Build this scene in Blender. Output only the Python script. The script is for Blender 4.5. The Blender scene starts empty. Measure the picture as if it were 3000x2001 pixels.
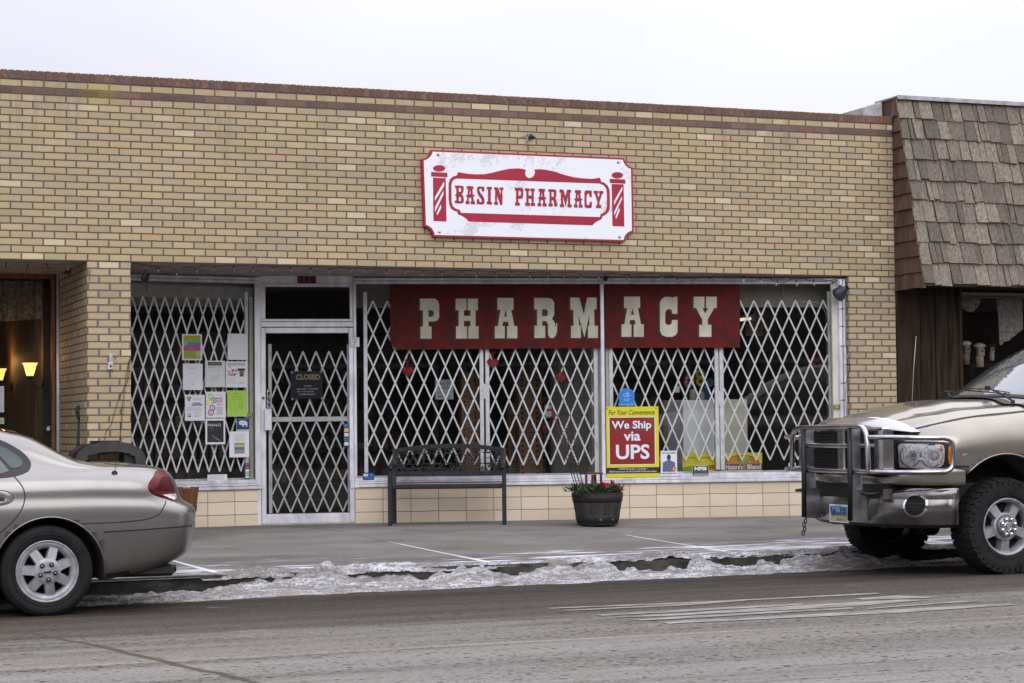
import bpy, math, random
from math import sin, cos, tan, atan, atan2, pi, radians, sqrt, hypot
from mathutils import Vector, Matrix, noise
from mathutils.geometry import tessellate_polygon
from mathutils.bvhtree import BVHTree
random.seed(7)
SC = bpy.context.scene
COL = SC.collection

# ------------------------------------------------------------------ camera
F, YAW, PITCH, ROLL = 5901.5, 0.3734, 0.0407, -0.0101
CAM = Vector((-2.3747, -19.0594, 1.0292))
_f = Vector((sin(YAW)*cos(PITCH), cos(YAW)*cos(PITCH), sin(PITCH)))
_r0 = Vector((cos(YAW), -sin(YAW), 0)); _u0 = _r0.cross(_f)
_r = cos(ROLL)*_r0 + sin(ROLL)*_u0; _u = -sin(ROLL)*_r0 + cos(ROLL)*_u0
cd = bpy.data.cameras.new('camera'); cam = bpy.data.objects.new('camera', cd); COL.objects.link(cam)
m = Matrix((( _r.x, _u.x, -_f.x, CAM.x), (_r.y, _u.y, -_f.y, CAM.y), (_r.z, _u.z, -_f.z, CAM.z), (0,0,0,1)))
cam.matrix_world = m
cd.sensor_width = 36; cd.lens = F/3000*36; cd.clip_start = .1; cd.clip_end = 2000
SC.camera = cam

# ------------------------------------------------------------------ world, sun, exposure
SUN_EL, SUN_AZ = radians(30), radians(190)
w = bpy.data.worlds.new("World"); SC.world = w; w.use_nodes = True
nt = w.node_tree; nt.nodes.clear()
def N(nt, t, **k):
    n = nt.nodes.new(t)
    for a, b in k.items(): setattr(n, a, b)
    return n
out = N(nt, 'ShaderNodeOutputWorld'); bg = N(nt, 'ShaderNodeBackground')
sky = N(nt, 'ShaderNodeTexSky', sky_type='NISHITA', sun_disc=False, sun_elevation=SUN_EL, sun_rotation=SUN_AZ)
tc = N(nt, 'ShaderNodeTexCoord'); sep = N(nt, 'ShaderNodeSeparateXYZ')
nt.links.new(tc.outputs['Generated'], sep.inputs[0])
el = N(nt, 'ShaderNodeMapRange'); el.inputs['From Min'].default_value = 0; el.inputs['From Max'].default_value = 1
el.inputs['To Min'].default_value = 5.35; el.inputs['To Max'].default_value = 23.0
nt.links.new(sep.outputs['Z'], el.inputs['Value'])
nz = N(nt, 'ShaderNodeTexNoise'); nz.inputs['Scale'].default_value = 2.2; nz.inputs['Detail'].default_value = 5
mp = N(nt, 'ShaderNodeMapping'); mp.inputs['Scale'].default_value = (1, 1, 3)
nt.links.new(tc.outputs['Generated'], mp.inputs[0]); nt.links.new(mp.outputs[0], nz.inputs['Vector'])
cr = N(nt, 'ShaderNodeMapRange'); cr.inputs['From Min'].default_value = .35; cr.inputs['From Max'].default_value = .65
cr.inputs['To Min'].default_value = .95; cr.inputs['To Max'].default_value = 1.06
nt.links.new(nz.outputs[0], cr.inputs['Value'])
ml = N(nt, 'ShaderNodeMath', operation='MULTIPLY'); nt.links.new(el.outputs[0], ml.inputs[0]); nt.links.new(cr.outputs[0], ml.inputs[1])
# cloud tint: lilac in the west, whiter in the east
xr = N(nt, 'ShaderNodeMapRange'); xr.inputs['From Min'].default_value = .08; xr.inputs['From Max'].default_value = .5
nt.links.new(sep.outputs['X'], xr.inputs['Value'])
cm = N(nt, 'ShaderNodeMix', data_type='RGBA'); cm.inputs[6].default_value = (.92, .915, 1.05, 1); cm.inputs[7].default_value = (1.16, 1.16, 1.19, 1)
nt.links.new(xr.outputs[0], cm.inputs[0])
vm = N(nt, 'ShaderNodeVectorMath', operation='SCALE'); nt.links.new(cm.outputs[2], vm.inputs[0]); nt.links.new(ml.outputs[0], vm.inputs['Scale'])
mx = N(nt, 'ShaderNodeMix', data_type='RGBA'); mx.inputs[0].default_value = .94
nt.links.new(sky.outputs[0], mx.inputs[6]); nt.links.new(vm.outputs[0], mx.inputs[7])
nt.links.new(mx.outputs[2], bg.inputs[0]); bg.inputs[1].default_value = .1
nt.links.new(bg.outputs[0], out.inputs[0])
sl = bpy.data.lights.new('sun', 'SUN'); sl.energy = 1.0; sl.angle = radians(50); sl.color = (1, .96, .9)
so = bpy.data.objects.new('sun', sl); COL.objects.link(so)
so.rotation_euler = (radians(90)-SUN_EL, 0, pi - SUN_AZ + 0)
SC.view_settings.view_transform = 'Standard'; SC.view_settings.look = 'None'
SC.view_settings.exposure = 0.08; SC.view_settings.gamma = 1.0
SC.render.engine = 'CYCLES'
SC.cycles.max_bounces = 8; SC.cycles.transparent_max_bounces = 24; SC.cycles.glossy_bounces = 4
SC.cycles.use_denoising = True

# ------------------------------------------------------------------ where a picture point lies on a real plane
def ray(u, v): return _r*((u-1500)/F) - _u*((v-1000.5)/F) + _f
def onz(u, v, z): d = ray(u, v); return CAM + d*((z-CAM.z)/d.z)
def onx(u, v, x): d = ray(u, v); return CAM + d*((x-CAM.x)/d.x)
def ony(u, v, y): d = ray(u, v); return CAM + d*((y-CAM.y)/d.y)
class Frame:
    """vertical plane: local x along it, local y = depth behind it, z up"""
    def __init__(s, p0, p1):
        s.o = Vector((p0[0], p0[1], 0)); s.a = atan2(p1[1]-p0[1], p1[0]-p0[0])
        s.t = Vector((cos(s.a), sin(s.a), 0)); s.n = Vector((-sin(s.a), cos(s.a), 0)); s.L = hypot(p1[0]-p0[0], p1[1]-p0[1])
    def px(s, u, v, d=0):
        r = ray(u, v); o = s.o + s.n*d; k = (o-CAM).dot(s.n)/r.dot(s.n); P = CAM + r*k - s.o
        return (P.dot(s.t), P.z)
    def w(s, x, d, z): return s.o + s.t*x + s.n*d + Vector((0, 0, z))
FAC = Frame((0, 0), (1, 0))
XD0, YD0 = 2.86, 1.47; XD1, YD1 = 3.80, 1.29
SL = Frame((1.10, 1.27), (XD0, YD0)); SD = Frame((XD0, YD0), (XD1, YD1)); SR = Frame((XD1, YD1), (9.05, .078))
SOF = 2.598; CH = .0674; BL = .2032
# ------------------------------------------------------------------ materials
MATS = {}
def mat(name, col=(.5,.5,.5), rough=.6, metal=0, coat=0, emit=None, es=1, spec=.5, var=0, vscale=6, bump=0, bscale=40, stretch=(1,1,1), col2=None, trans=0, det=5, rvar=0, coord='Object', alpha=1, crough=.05):
    if name in MATS: return MATS[name]
    m = bpy.data.materials.new(name); m.use_nodes = True; nt = m.node_tree; b = nt.nodes['Principled BSDF']
    b.inputs['Base Color'].default_value = (*col, 1); b.inputs['Roughness'].default_value = rough; b.inputs['Metallic'].default_value = metal
    b.inputs['Coat Weight'].default_value = coat; b.inputs['Coat Roughness'].default_value = crough; b.inputs['Specular IOR Level'].default_value = spec
    b.inputs['Transmission Weight'].default_value = trans
    if emit: b.inputs['Emission Color'].default_value = (*emit, 1); b.inputs['Emission Strength'].default_value = es
    if var or bump or col2 or rvar:
        tc = N(nt, 'ShaderNodeTexCoord'); mp = N(nt, 'ShaderNodeMapping'); mp.inputs['Scale'].default_value = stretch
        nt.links.new(tc.outputs[coord], mp.inputs[0])
        n = N(nt, 'ShaderNodeTexNoise'); n.inputs['Scale'].default_value = vscale; n.inputs['Detail'].default_value = det; n.inputs['Roughness'].default_value = .6
        nt.links.new(mp.outputs[0], n.inputs['Vector'])
        c2 = col2 or tuple(max(0, c*(1-var)) for c in col)
        c1 = col if col2 else tuple(min(1, c*(1+var*.6)) for c in col)
        rp = N(nt, 'ShaderNodeValToRGB'); rp.color_ramp.elements[0].position = .36; rp.color_ramp.elements[1].position = .64
        rp.color_ramp.elements[0].color = (*c2, 1); rp.color_ramp.elements[1].color = (*c1, 1)
        nt.links.new(n.outputs[0], rp.inputs[0]); nt.links.new(rp.outputs[0], b.inputs['Base Color'])
        if rvar:
            mr = N(nt, 'ShaderNodeMapRange'); mr.inputs['To Min'].default_value = rough-rvar; mr.inputs['To Max'].default_value = rough+rvar
            nt.links.new(n.outputs[0], mr.inputs['Value']); nt.links.new(mr.outputs[0], b.inputs['Roughness'])
        if bump:
            n2 = N(nt, 'ShaderNodeTexNoise'); n2.inputs['Scale'].default_value = bscale; n2.inputs['Detail'].default_value = 6
            nt.links.new(mp.outputs[0], n2.inputs['Vector'])
            bp = N(nt, 'ShaderNodeBump'); bp.inputs['Strength'].default_value = bump; bp.inputs['Distance'].default_value = .01
            nt.links.new(n2.outputs[0], bp.inputs['Height']); nt.links.new(bp.outputs[0], b.inputs['Normal'])
    MATS[name] = m; return m
def M_(nt, op, a, b=None, c=None):
    n = N(nt, 'ShaderNodeMath', operation=op)
    for i, x in enumerate((a, b, c)):
        if x is None: continue
        if isinstance(x, (int, float)): n.inputs[i].default_value = x
        else: nt.links.new(x, n.inputs[i])
    return n.outputs[0]
def ramp(nt, x, stops, interp='LINEAR'):
    r = N(nt, 'ShaderNodeValToRGB'); e = r.color_ramp.elements; r.color_ramp.interpolation = interp
    e[0].position, e[0].color = stops[0][0], (*stops[0][1], 1); e[1].position, e[1].color = stops[-1][0], (*stops[-1][1], 1)
    for p, c in stops[1:-1]: k = e.new(p); k.color = (*c, 1)
    nt.links.new(x, r.inputs[0]); return r.outputs[0]
def mixc(nt, f, a, b):
    n = N(nt, 'ShaderNodeMix', data_type='RGBA')
    for i, x in ((0, f), (6, a), (7, b)):
        if isinstance(x, (int, float)): n.inputs[i].default_value = x
        elif isinstance(x, tuple): n.inputs[i].default_value = (*x, 1)
        else: nt.links.new(x, n.inputs[i])
    return n.outputs[2]
def noise_n(nt, vec, scale, det=4, rough=.55, st=None):
    if st:
        mp = N(nt, 'ShaderNodeMapping'); mp.inputs['Scale'].default_value = st; nt.links.new(vec, mp.inputs[0]); vec = mp.outputs[0]
    n = N(nt, 'ShaderNodeTexNoise'); n.inputs['Scale'].default_value = scale; n.inputs['Detail'].default_value = det; n.inputs['Roughness'].default_value = rough
    nt.links.new(vec, n.inputs['Vector']); return n.outputs[0]
def smooth(nt, x, a, b, lo=0, hi=1):
    n = N(nt, 'ShaderNodeMapRange', interpolation_type='SMOOTHSTEP'); n.inputs['From Min'].default_value = a; n.inputs['From Max'].default_value = b
    n.inputs['To Min'].default_value = lo; n.inputs['To Max'].default_value = hi; nt.links.new(x, n.inputs['Value']); return n.outputs[0]

def brick_mat(name, stops, mortar, mu, mv, redrow=None, off=.5, bumpd=.004, rough=.75, streak=.25, stack=False):
    """UV in units of one brick; mu, mv = half joint as a share of the brick"""
    m = bpy.data.materials.new(name); m.use_nodes = True; nt = m.node_tree; b = nt.nodes['Principled BSDF']
    uv = N(nt, 'ShaderNodeUVMap'); wn = noise_n(nt, uv.outputs[0], 1.3, 2)
    sp = N(nt, 'ShaderNodeSeparateXYZ'); nt.links.new(uv.outputs[0], sp.inputs[0])
    U, V = sp.outputs[0], sp.outputs[1]
    V = M_(nt, 'ADD', V, M_(nt, 'MULTIPLY', M_(nt, 'SUBTRACT', wn, .5), .10))
    row = M_(nt, 'FLOOR', V); odd = M_(nt, 'FLOORED_MODULO', row, 2.0)
    rj = N(nt, 'ShaderNodeTexWhiteNoise', noise_dimensions='1D'); nt.links.new(row, rj.inputs['W'])
    U2 = M_(nt, 'ADD', U, M_(nt, 'MULTIPLY', odd, 0 if stack else off)); U2 = M_(nt, 'ADD', U2, M_(nt, 'MULTIPLY', M_(nt, 'SUBTRACT', rj.outputs[0], .5), 0 if stack else .07))
    col = M_(nt, 'FLOOR', U2)
    fu, fv = M_(nt, 'FRACT', U2), M_(nt, 'FRACT', V)
    du = M_(nt, 'MINIMUM', fu, M_(nt, 'SUBTRACT', 1.0, fu)); dv = M_(nt, 'MINIMUM', fv, M_(nt, 'SUBTRACT', 1.0, fv))
    bu, bv = smooth(nt, du, mu*.65, mu*1.35), smooth(nt, dv, mv*.65, mv*1.35)
    brick = M_(nt, 'MULTIPLY', bu, bv)
    cb = N(nt, 'ShaderNodeCombineXYZ'); nt.links.new(col, cb.inputs[0]); nt.links.new(row, cb.inputs[1])
    wh = N(nt, 'ShaderNodeTexWhiteNoise', noise_dimensions='2D'); nt.links.new(cb.outputs[0], wh.inputs['Vector'])
    c = ramp(nt, wh.outputs[0], stops)
    # fine within-brick mottling
    n1 = noise_n(nt, uv.outputs[0], 3.0, 6, .65, (1.0, 2.5, 1)); c = mixc(nt, M_(nt, 'MULTIPLY', smooth(nt, n1, .35, .65), streak), c, (.30, .22, .14) if not redrow else (.34, .27, .18))
    if redrow is not None:
        red = M_(nt, 'COMPARE', row, float(redrow), .1)
        rc = ramp(nt, wh.outputs[0], [(0, (.10, .052, .038)), (.5, (.145, .072, .052)), (1, (.19, .10, .07))])
        st = noise_n(nt, uv.outputs[0], 10, 2, .5, (6, .2, 1)); rc = mixc(nt, M_(nt, 'MULTIPLY', smooth(nt, st, .62, .68), .5), rc, (.35, .22, .18))
        c = mixc(nt, red, c, rc)
    big = noise_n(nt, uv.outputs[0], .12, 4, .6); c = mixc(nt, smooth(nt, big, .45, .75, 0, .22), c, (.22, .18, .13))
    mo = mixc(nt, noise_n(nt, uv.outputs[0], 5, 4), tuple(x*.75 for x in mortar), mortar)
    if redrow == 23:
        tcs = N(nt, 'ShaderNodeTexCoord'); ws = N(nt, 'ShaderNodeSeparateXYZ'); nt.links.new(tcs.outputs['Object'], ws.inputs[0])
        st = M_(nt, 'MULTIPLY', smooth(nt, M_(nt, 'ABSOLUTE', M_(nt, 'SUBTRACT', ws.outputs[0], .93)), .24, .10), smooth(nt, ws.outputs[2], 4.02, 4.2)); mo = mixc(nt, st, mo, (.20,.15,.012)); c = mixc(nt, M_(nt, 'MULTIPLY', st, .15), c, (.25,.2,.03))
        sk = noise_n(nt, tcs.outputs['Object'], 3.0, 5, .65, (2.2, 1, .22)); dn = smooth(nt, ws.outputs[2], 3.0, 4.25); c = mixc(nt, M_(nt, 'MULTIPLY', smooth(nt, sk, .52, .68, 0, .34), dn), c, (.16,.13,.10))
        chp = noise_n(nt, uv.outputs[0], 7, 3, .5, (1.4, .5, 1)); c = mixc(nt, smooth(nt, chp, .70, .74, 0, .5), c, (.19,.14,.10))
    c = mixc(nt, brick, mo, c)
    nt.links.new(c, b.inputs['Base Color']); b.inputs['Roughness'].default_value = rough
    bp = N(nt, 'ShaderNodeBump'); bp.inputs['Distance'].default_value = bumpd; bp.inputs['Strength'].default_value = .9
    h = M_(nt, 'ADD', brick, M_(nt, 'MULTIPLY', n1, .25)); h = M_(nt, 'ADD', h, M_(nt, 'MULTIPLY', wh.outputs[0], .25))
    nt.links.new(h, bp.inputs['Height']); nt.links.new(bp.outputs[0], b.inputs['Normal'])
    MATS[name] = m; return m
def glass_mat(name, tint=(1,1,1), refl=1.0, dirt=.015, rough=0.0):
    m = bpy.data.materials.new(name); m.use_nodes = True; nt = m.node_tree; nt.nodes.remove(nt.nodes['Principled BSDF'])
    o = nt.nodes['Material Output']
    fr = N(nt, 'ShaderNodeFresnel'); fr.inputs['IOR'].default_value = 1.52
    tr = N(nt, 'ShaderNodeBsdfTransparent'); tr.inputs[0].default_value = (*tint, 1)
    gl = N(nt, 'ShaderNodeBsdfGlossy'); gl.inputs['Roughness'].default_value = rough
    df = N(nt, 'ShaderNodeBsdfDiffuse'); df.inputs[0].default_value = (.5, .5, .5, 1)
    tc = N(nt, 'ShaderNodeTexCoord'); d = noise_n(nt, tc.outputs['Object'], 3, 6, .7)
    a = N(nt, 'ShaderNodeMixShader'); nt.links.new(smooth(nt, d, .5, .8, dirt*.25, dirt), a.inputs[0]); nt.links.new(tr.outputs[0], a.inputs[1]); nt.links.new(df.outputs[0], a.inputs[2])
    s = N(nt, 'ShaderNodeMixShader'); nt.links.new(M_(nt, 'MULTIPLY', fr.outputs[0], .9*refl), s.inputs[0])
    nt.links.new(a.outputs[0], s.inputs[1]); nt.links.new(gl.outputs[0], s.inputs[2]); nt.links.new(s.outputs[0], o.inputs[0])
    MATS[name] = m; return m

# ------------------------------------------------------------------ mesh builder
class MB:
    def __init__(s): s.v = []; s.f = []; s.m = []; s.uv = []; s.sm = []
    def face(s, pts, m=0, uv=None, smooth=False):
        i = len(s.v); s.v += [tuple(p) for p in pts]; s.f.append(tuple(range(i, i+len(pts)))); s.m.append(m); s.uv.append(uv); s.sm.append(smooth); return s
    def box(s, x0, x1, y0, y1, z0, z1, m=0, bev=0, rot=None):
        """box with optional chamfer"""
        if x1 < x0: x0, x1 = x1, x0
        if y1 < y0: y0, y1 = y1, y0
        if z1 < z0: z0, z1 = z1, z0
        e = min(bev, (x1-x0)*.45, (y1-y0)*.45, (z1-z0)*.45)
        if e <= 0:
            P = [(x, y, z) for x in (x0, x1) for y in (y0, y1) for z in (z0, z1)]
            Q = ((0,1,3,2),(4,6,7,5),(0,4,5,1),(2,3,7,6),(0,2,6,4),(1,5,7,3))
        else:
            P = []
            for x, sx in ((x0,1),(x1,-1)):
                for y, sy in ((y0,1),(y1,-1)):
                    for z, sz in ((z0,1),(z1,-1)):
                        P += [(x, y+e*sy, z+e*sz), (x+e*sx, y, z+e*sz), (x+e*sx, y+e*sy, z)]
            c = lambda a,b,d,k: (a*4+b*2+d)*3+k
            Q = []
            for a in (0,1): Q.append((c(a,0,0,0),c(a,0,1,0),c(a,1,1,0),c(a,1,0,0)))
            for b in (0,1): Q.append((c(0,b,0,1),c(1,b,0,1),c(1,b,1,1),c(0,b,1,1)))
            for d in (0,1): Q.append((c(0,0,d,2),c(0,1,d,2),c(1,1,d,2),c(1,0,d,2)))
            for b in (0,1):
                for d in (0,1): Q.append((c(0,b,d,1),c(0,b,d,2),c(1,b,d,2),c(1,b,d,1)))
            for a in (0,1):
                for d in (0,1): Q.append((c(a,0,d,0),c(a,0,d,2),c(a,1,d,2),c(a,1,d,0)))
            for a in (0,1):
                for b in (0,1): Q.append((c(a,b,0,0),c(a,b,0,1),c(a,b,1,1),c(a,b,1,0)))
            for a in (0,1):
                for b in (0,1):
                    for d in (0,1): Q.append((c(a,b,d,0),c(a,b,d,1),c(a,b,d,2)))
        ctr = Vector(((x0+x1)/2,(y0+y1)/2,(z0+z1)/2))
        if rot: P = [tuple(ctr + rot @ (Vector(p)-ctr)) for p in P]
        s._add(P, Q, m, ctr); return s
    def _add(s, P, Q, m, ctr=None, sm=False):
        i = len(s.v); s.v += [tuple(p) for p in P]
        for q in Q:
            if ctr is not None:
                a, b, c = (Vector(P[k]) for k in q[:3]); n = (b-a).cross(c-a); mid = sum((Vector(P[k]) for k in q), Vector())/len(q)
                if n.dot(mid-ctr) < 0: q = tuple(reversed(q))
            s.f.append(tuple(i+k for k in q)); s.m.append(m); s.uv.append(None); s.sm.append(sm)
    def prism(s, poly, y0, y1, m=0, holes=(), side=True, back=True, ax='y', ms=None):
        """polygon(s) in x,z extruded along y (front face at y0)"""
        polys = [poly]+list(holes)
        V3 = [[Vector((a, b, 0)) for a, b in q] for q in polys]; flat = [p for q in polys for p in q]
        T = tessellate_polygon(V3)
        mk = (lambda a, b, y: (a, y, b)) if ax == 'y' else ((lambda a, b, y: (y, a, b)) if ax == 'x' else (lambda a, b, y: (a, b, y)))
        i = len(s.v); n = len(flat); s.v += [mk(a, b, y0) for a, b in flat]+[mk(a, b, y1) for a, b in flat]
        for t in T:
            a, b, c = (flat[k] for k in t); cw = (b[0]-a[0])*(c[1]-a[1])-(b[1]-a[1])*(c[0]-a[0])
            t = tuple(t) if cw > 0 else tuple(reversed(t))
            if (ax == 'y') == (y0 > y1): t = tuple(reversed(t))
            s.f.append(tuple(i+k for k in t)); s.m.append(m); s.uv.append(None); s.sm.append(False)
            if back: s.f.append(tuple(i+n+k for k in reversed(t))); s.m.append(m if ms is None else ms); s.uv.append(None); s.sm.append(False)
        if side:
            o = 0
            for q in polys:
                for k in range(len(q)):
                    a, b = o+k, o+(k+1) % len(q); s.f.append((i+a, i+b, i+n+b, i+n+a)); s.m.append(m if ms is None else ms); s.uv.append(None); s.sm.append(False)
                o += len(q)
        return s
    def tube(s, pts, r, n=8, m=0, cap=True, sm=True, closed=False):
        pts = [Vector(p) for p in pts]; R = r if isinstance(r, (list, tuple)) else [r]*len(pts); i = len(s.v); up = None; L = len(pts)
        for k, p in enumerate(pts):
            if closed: d = (pts[(k+1) % L]-pts[k-1])
            else: d = (pts[min(k+1, L-1)]-pts[max(k-1, 0)])
            if d.length < 1e-9: d = Vector((0, 0, 1))
            d.normalize()
            if up is None: up = Vector((0, 0, 1)) if abs(d.z) < .9 else Vector((1, 0, 0))
            a = d.cross(up).normalized(); up = a.cross(d).normalized()
            for j in range(n): t = 2*pi*j/n; s.v.append(tuple(p+(a*cos(t)+up*sin(t))*R[k]))
        for k in range(L if closed else L-1):
            for j in range(n):
                a, b = k*n+j, k*n+(j+1) % n; c, e = ((k+1) % L)*n+(j+1) % n, ((k+1) % L)*n+j
                s.f.append((i+a, i+b, i+c, i+e)); s.m.append(m); s.uv.append(None); s.sm.append(sm)
        if cap and not closed:
            s.f.append(tuple(i+j for j in reversed(range(n)))); s.m.append(m); s.uv.append(None); s.sm.append(False)
            s.f.append(tuple(i+(L-1)*n+j for j in range(n))); s.m.append(m); s.uv.append(None); s.sm.append(False)
        return s
    def lathe(s, prof, n=32, m=0, M=None, sm=True, wob=None, caps=True):
        """profile of (radius, height) around z; M = matrix"""
        i = len(s.v); M = M or Matrix.Identity(4)
        for r, z in prof:
            for j in range(n):
                t = 2*pi*j/n; rr = r if not wob else r*wob(t, z); s.v.append(tuple(M @ Vector((rr*cos(t), rr*sin(t), z))))
        for k in range(len(prof)-1):
            for j in range(n):
                s.f.append((i+k*n+j, i+k*n+(j+1) % n, i+(k+1)*n+(j+1) % n, i+(k+1)*n+j)); s.m.append(m); s.uv.append(None); s.sm.append(sm)
        if caps:
            s.f.append(tuple(i+j for j in reversed(range(n)))); s.m.append(m); s.uv.append(None); s.sm.append(False)
            s.f.append(tuple(i+(len(prof)-1)*n+j for j in range(n))); s.m.append(m); s.uv.append(None); s.sm.append(False)
        return s
    def grid(s, P, m=0, sm=True, uvf=None, mf=None):
        """P[i][j] points"""
        i0 = len(s.v); nj = len(P[0])
        for r in P: s.v += [tuple(p) for p in r]
        for i in range(len(P)-1):
            for j in range(nj-1):
                s.f.append((i0+i*nj+j, i0+(i+1)*nj+j, i0+(i+1)*nj+j+1, i0+i*nj+j+1)); s.m.append(mf(i, j) if mf else m); s.sm.append(sm)
                s.uv.append([uvf(i, j), uvf(i+1, j), uvf(i+1, j+1), uvf(i, j+1)] if uvf else None)
        return s
    def text(s, txt, x0, x1, z0, z1, y, m=0, shear=0, ex=0, keep=False, bold=0, spacing=1.0, font=None):
        V, Fc = text_geo(txt, bold, spacing)
        if not V: return s
        ax, bx = min(p[0] for p in V), max(p[0] for p in V); ay, by = min(p[1] for p in V), max(p[1] for p in V)
        sx = (x1-x0)/max(bx-ax, 1e-6); sz = (z1-z0)/max(by-ay, 1e-6)
        if keep: sx = sz = min(sx, sz, key=abs)
        i = len(s.v)
        for p in V: s.v.append((x0+(p[0]-ax)*sx+(p[1]-ay)*sz*shear, y, z0+(p[1]-ay)*sz))
        for f in Fc: s.f.append(tuple(i+k for k in f)); s.m.append(m); s.uv.append(None); s.sm.append(False)
        return s
    def xf(s, M, i0=0):
        for k in range(i0, len(s.v)): s.v[k] = tuple(M @ Vector(s.v[k]))
        return s
    def build(s, name, mats, parent=None, loc=None, rz=0, weld=False):
        me = bpy.data.meshes.new(name); me.from_pydata(s.v, [], s.f)
        if not isinstance(mats, (list, tuple)): mats = [mats]
        for x in mats: me.materials.append(x)
        me.polygons.foreach_set('material_index', s.m); me.polygons.foreach_set('use_smooth', s.sm)
        if any(u is not None for u in s.uv):
            L = me.uv_layers.new(name='UVMap'); k = 0; d = []
            for f, u in zip(s.f, s.uv):
                for j in range(len(f)): d += list(u[j]) if u else [0, 0]
            L.data.foreach_set('uv', d)
        me.update()
        o = bpy.data.objects.new(name, me); COL.objects.link(o)
        if parent is not None: o.parent = parent
        if loc is not None: o.location = loc
        if rz: o.rotation_euler = (0, 0, rz)
        return o
_tc = {}
def text_geo(txt, bold=0, spacing=1.0):
    k = (txt, bold, spacing)
    if k in _tc: return _tc[k]
    c = bpy.data.curves.new('t', 'FONT'); c.body = txt; c.size = 1; c.resolution_u = 3; c.offset = bold; c.space_character = spacing
    o = bpy.data.objects.new('t', c); COL.objects.link(o)
    dg = bpy.context.evaluated_depsgraph_get(); me = bpy.data.meshes.new_from_object(o.evaluated_get(dg))
    V = [tuple(v.co[:2]) for v in me.vertices]; Fc = [tuple(p.vertices) for p in me.polygons]
    # keep every face toward the viewer (-y): x,z plane needs counter-clockwise order
    bpy.data.objects.remove(o); bpy.data.meshes.remove(me); bpy.data.curves.remove(c)
    _tc[k] = (V, Fc); return _tc[k]

def tag(o, label=None, cat=None, group=None, kind=None):
    if label: o['label'] = label
    if cat: o['category'] = cat
    if group: o['group'] = group
    if kind: o['kind'] = kind
    return o
def thing(name, label, cat, loc=(0,0,0), rz=0, group=None):
    o = bpy.data.objects.new(name, None); COL.objects.link(o); o.location = loc; o.rotation_euler = (0, 0, rz); o.empty_display_size = .1
    return tag(o, label, cat, group)
def struct(o): o['kind'] = 'structure'; return o
def arc(cx, cy, r, a0, a1, n=8, ry=None):
    return [(cx+r*cos(a0+(a1-a0)*i/n), cy+(ry or r)*sin(a0+(a1-a0)*i/n)) for i in range(n+1)]
def copy_tree(o, parent=None):
    c = o.copy(); COL.objects.link(c)
    if parent is not None: c.parent = parent; c.matrix_parent_inverse = o.matrix_parent_inverse
    for ch in [x for x in o.children]: copy_tree(ch, c)
    return c
# ------------------------------------------------------------------ palette
tan_stops = [(0, (.37,.285,.155)), (.12, (.39,.32,.20)), (.22, (.41,.315,.17)), (.40, (.43,.32,.175)), (.60, (.46,.345,.185)), (.72, (.45,.315,.185)), (.84, (.48,.365,.205)), (.965, (.50,.385,.23)), (.972, (.58,.46,.29)), (1, (.62,.51,.33))]
BRICK = brick_mat('tan_brick', tan_stops, (.105,.086,.080), .032, .092, redrow=23)
PIERB = brick_mat('pier_brick', tan_stops, (.14,.12,.12), .045, .105, redrow=99)
TILE = brick_mat('cream_tile', [(0, (.68,.57,.42)), (.5, (.74,.62,.47)), (1, (.79,.68,.53))], (.24,.17,.12), .010, .024, stack=True, bumpd=.003, rough=.28, streak=.08)
ALU = mat('aluminium', (.70,.70,.77), .42, .35, var=.22, vscale=9, rvar=.12, bump=.05, stretch=(1,1,.4))
ALUD = mat('aluminium_dull', (.40,.38,.37), .6, .1, var=.2, vscale=7)
WHITEP = mat('white_paint', (.66,.68,.70), .5, 0, var=.15, vscale=12)
CREAMP = mat('cream_paint', (.60,.60,.50), .6, 0, var=.12)
SOFM = mat('soffit_paint', (.36,.31,.28), .8, 0, var=.35, vscale=5, bump=.2)
GLASS = glass_mat('window_glass'); DGLASS = glass_mat('door_glass', (.8,.8,.8), 1.0)
DARK = mat('dark_interior', (.018,.016,.015), .9); BLACKM = mat('black_metal', (.014,.014,.017), .42, .2, var=.3, vscale=20, spec=.4)
BLACKP = mat('black_plastic', (.035,.032,.033), .55, var=.3, vscale=8, bump=.05); RUBBER = mat('rubber', (.013,.013,.014), .78, spec=.3, var=.35, vscale=14, bump=.1)
MORTAR = mat('mortar', (.16,.13,.12), .95, var=.3, vscale=30)
WOODBR = mat('brown_wood_trim', (.17,.075,.035), .6, var=.4, vscale=6, stretch=(8,8,1))
DKWOOD = mat('dark_stained_boards', (.030,.020,.013), .85, var=.65, vscale=3, stretch=(9,9,.5), bump=.5, bscale=30, spec=.2)
CONCB = mat('old_concrete', (.55,.54,.52), .9, var=.3, vscale=10, bump=.5)

# ------------------------------------------------------------------ ground
def road_z(y):
    P = [(-60, -.30), (-26, -.16), (-24.2, -.02), (-24, -.20), (-12, -.10), (-8, -.17), (-5, -.256), (-3.4, -.285), (-2.5, -.30)]
    for (a, za), (b, zb) in zip(P, P[1:]):
        if y <= b: return za+(zb-za)*max(0, y-a)/(b-a)
    return P[-1][1]
def walk_z(y): return 0.0 if y >= 0 else -.15*min(1, -y/2.95)
def kerb_y(x): return -3.10 - .06*max(0, min(1, (3.0-x)/2.5))**2*(1 if x < 3 else 0)

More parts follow.
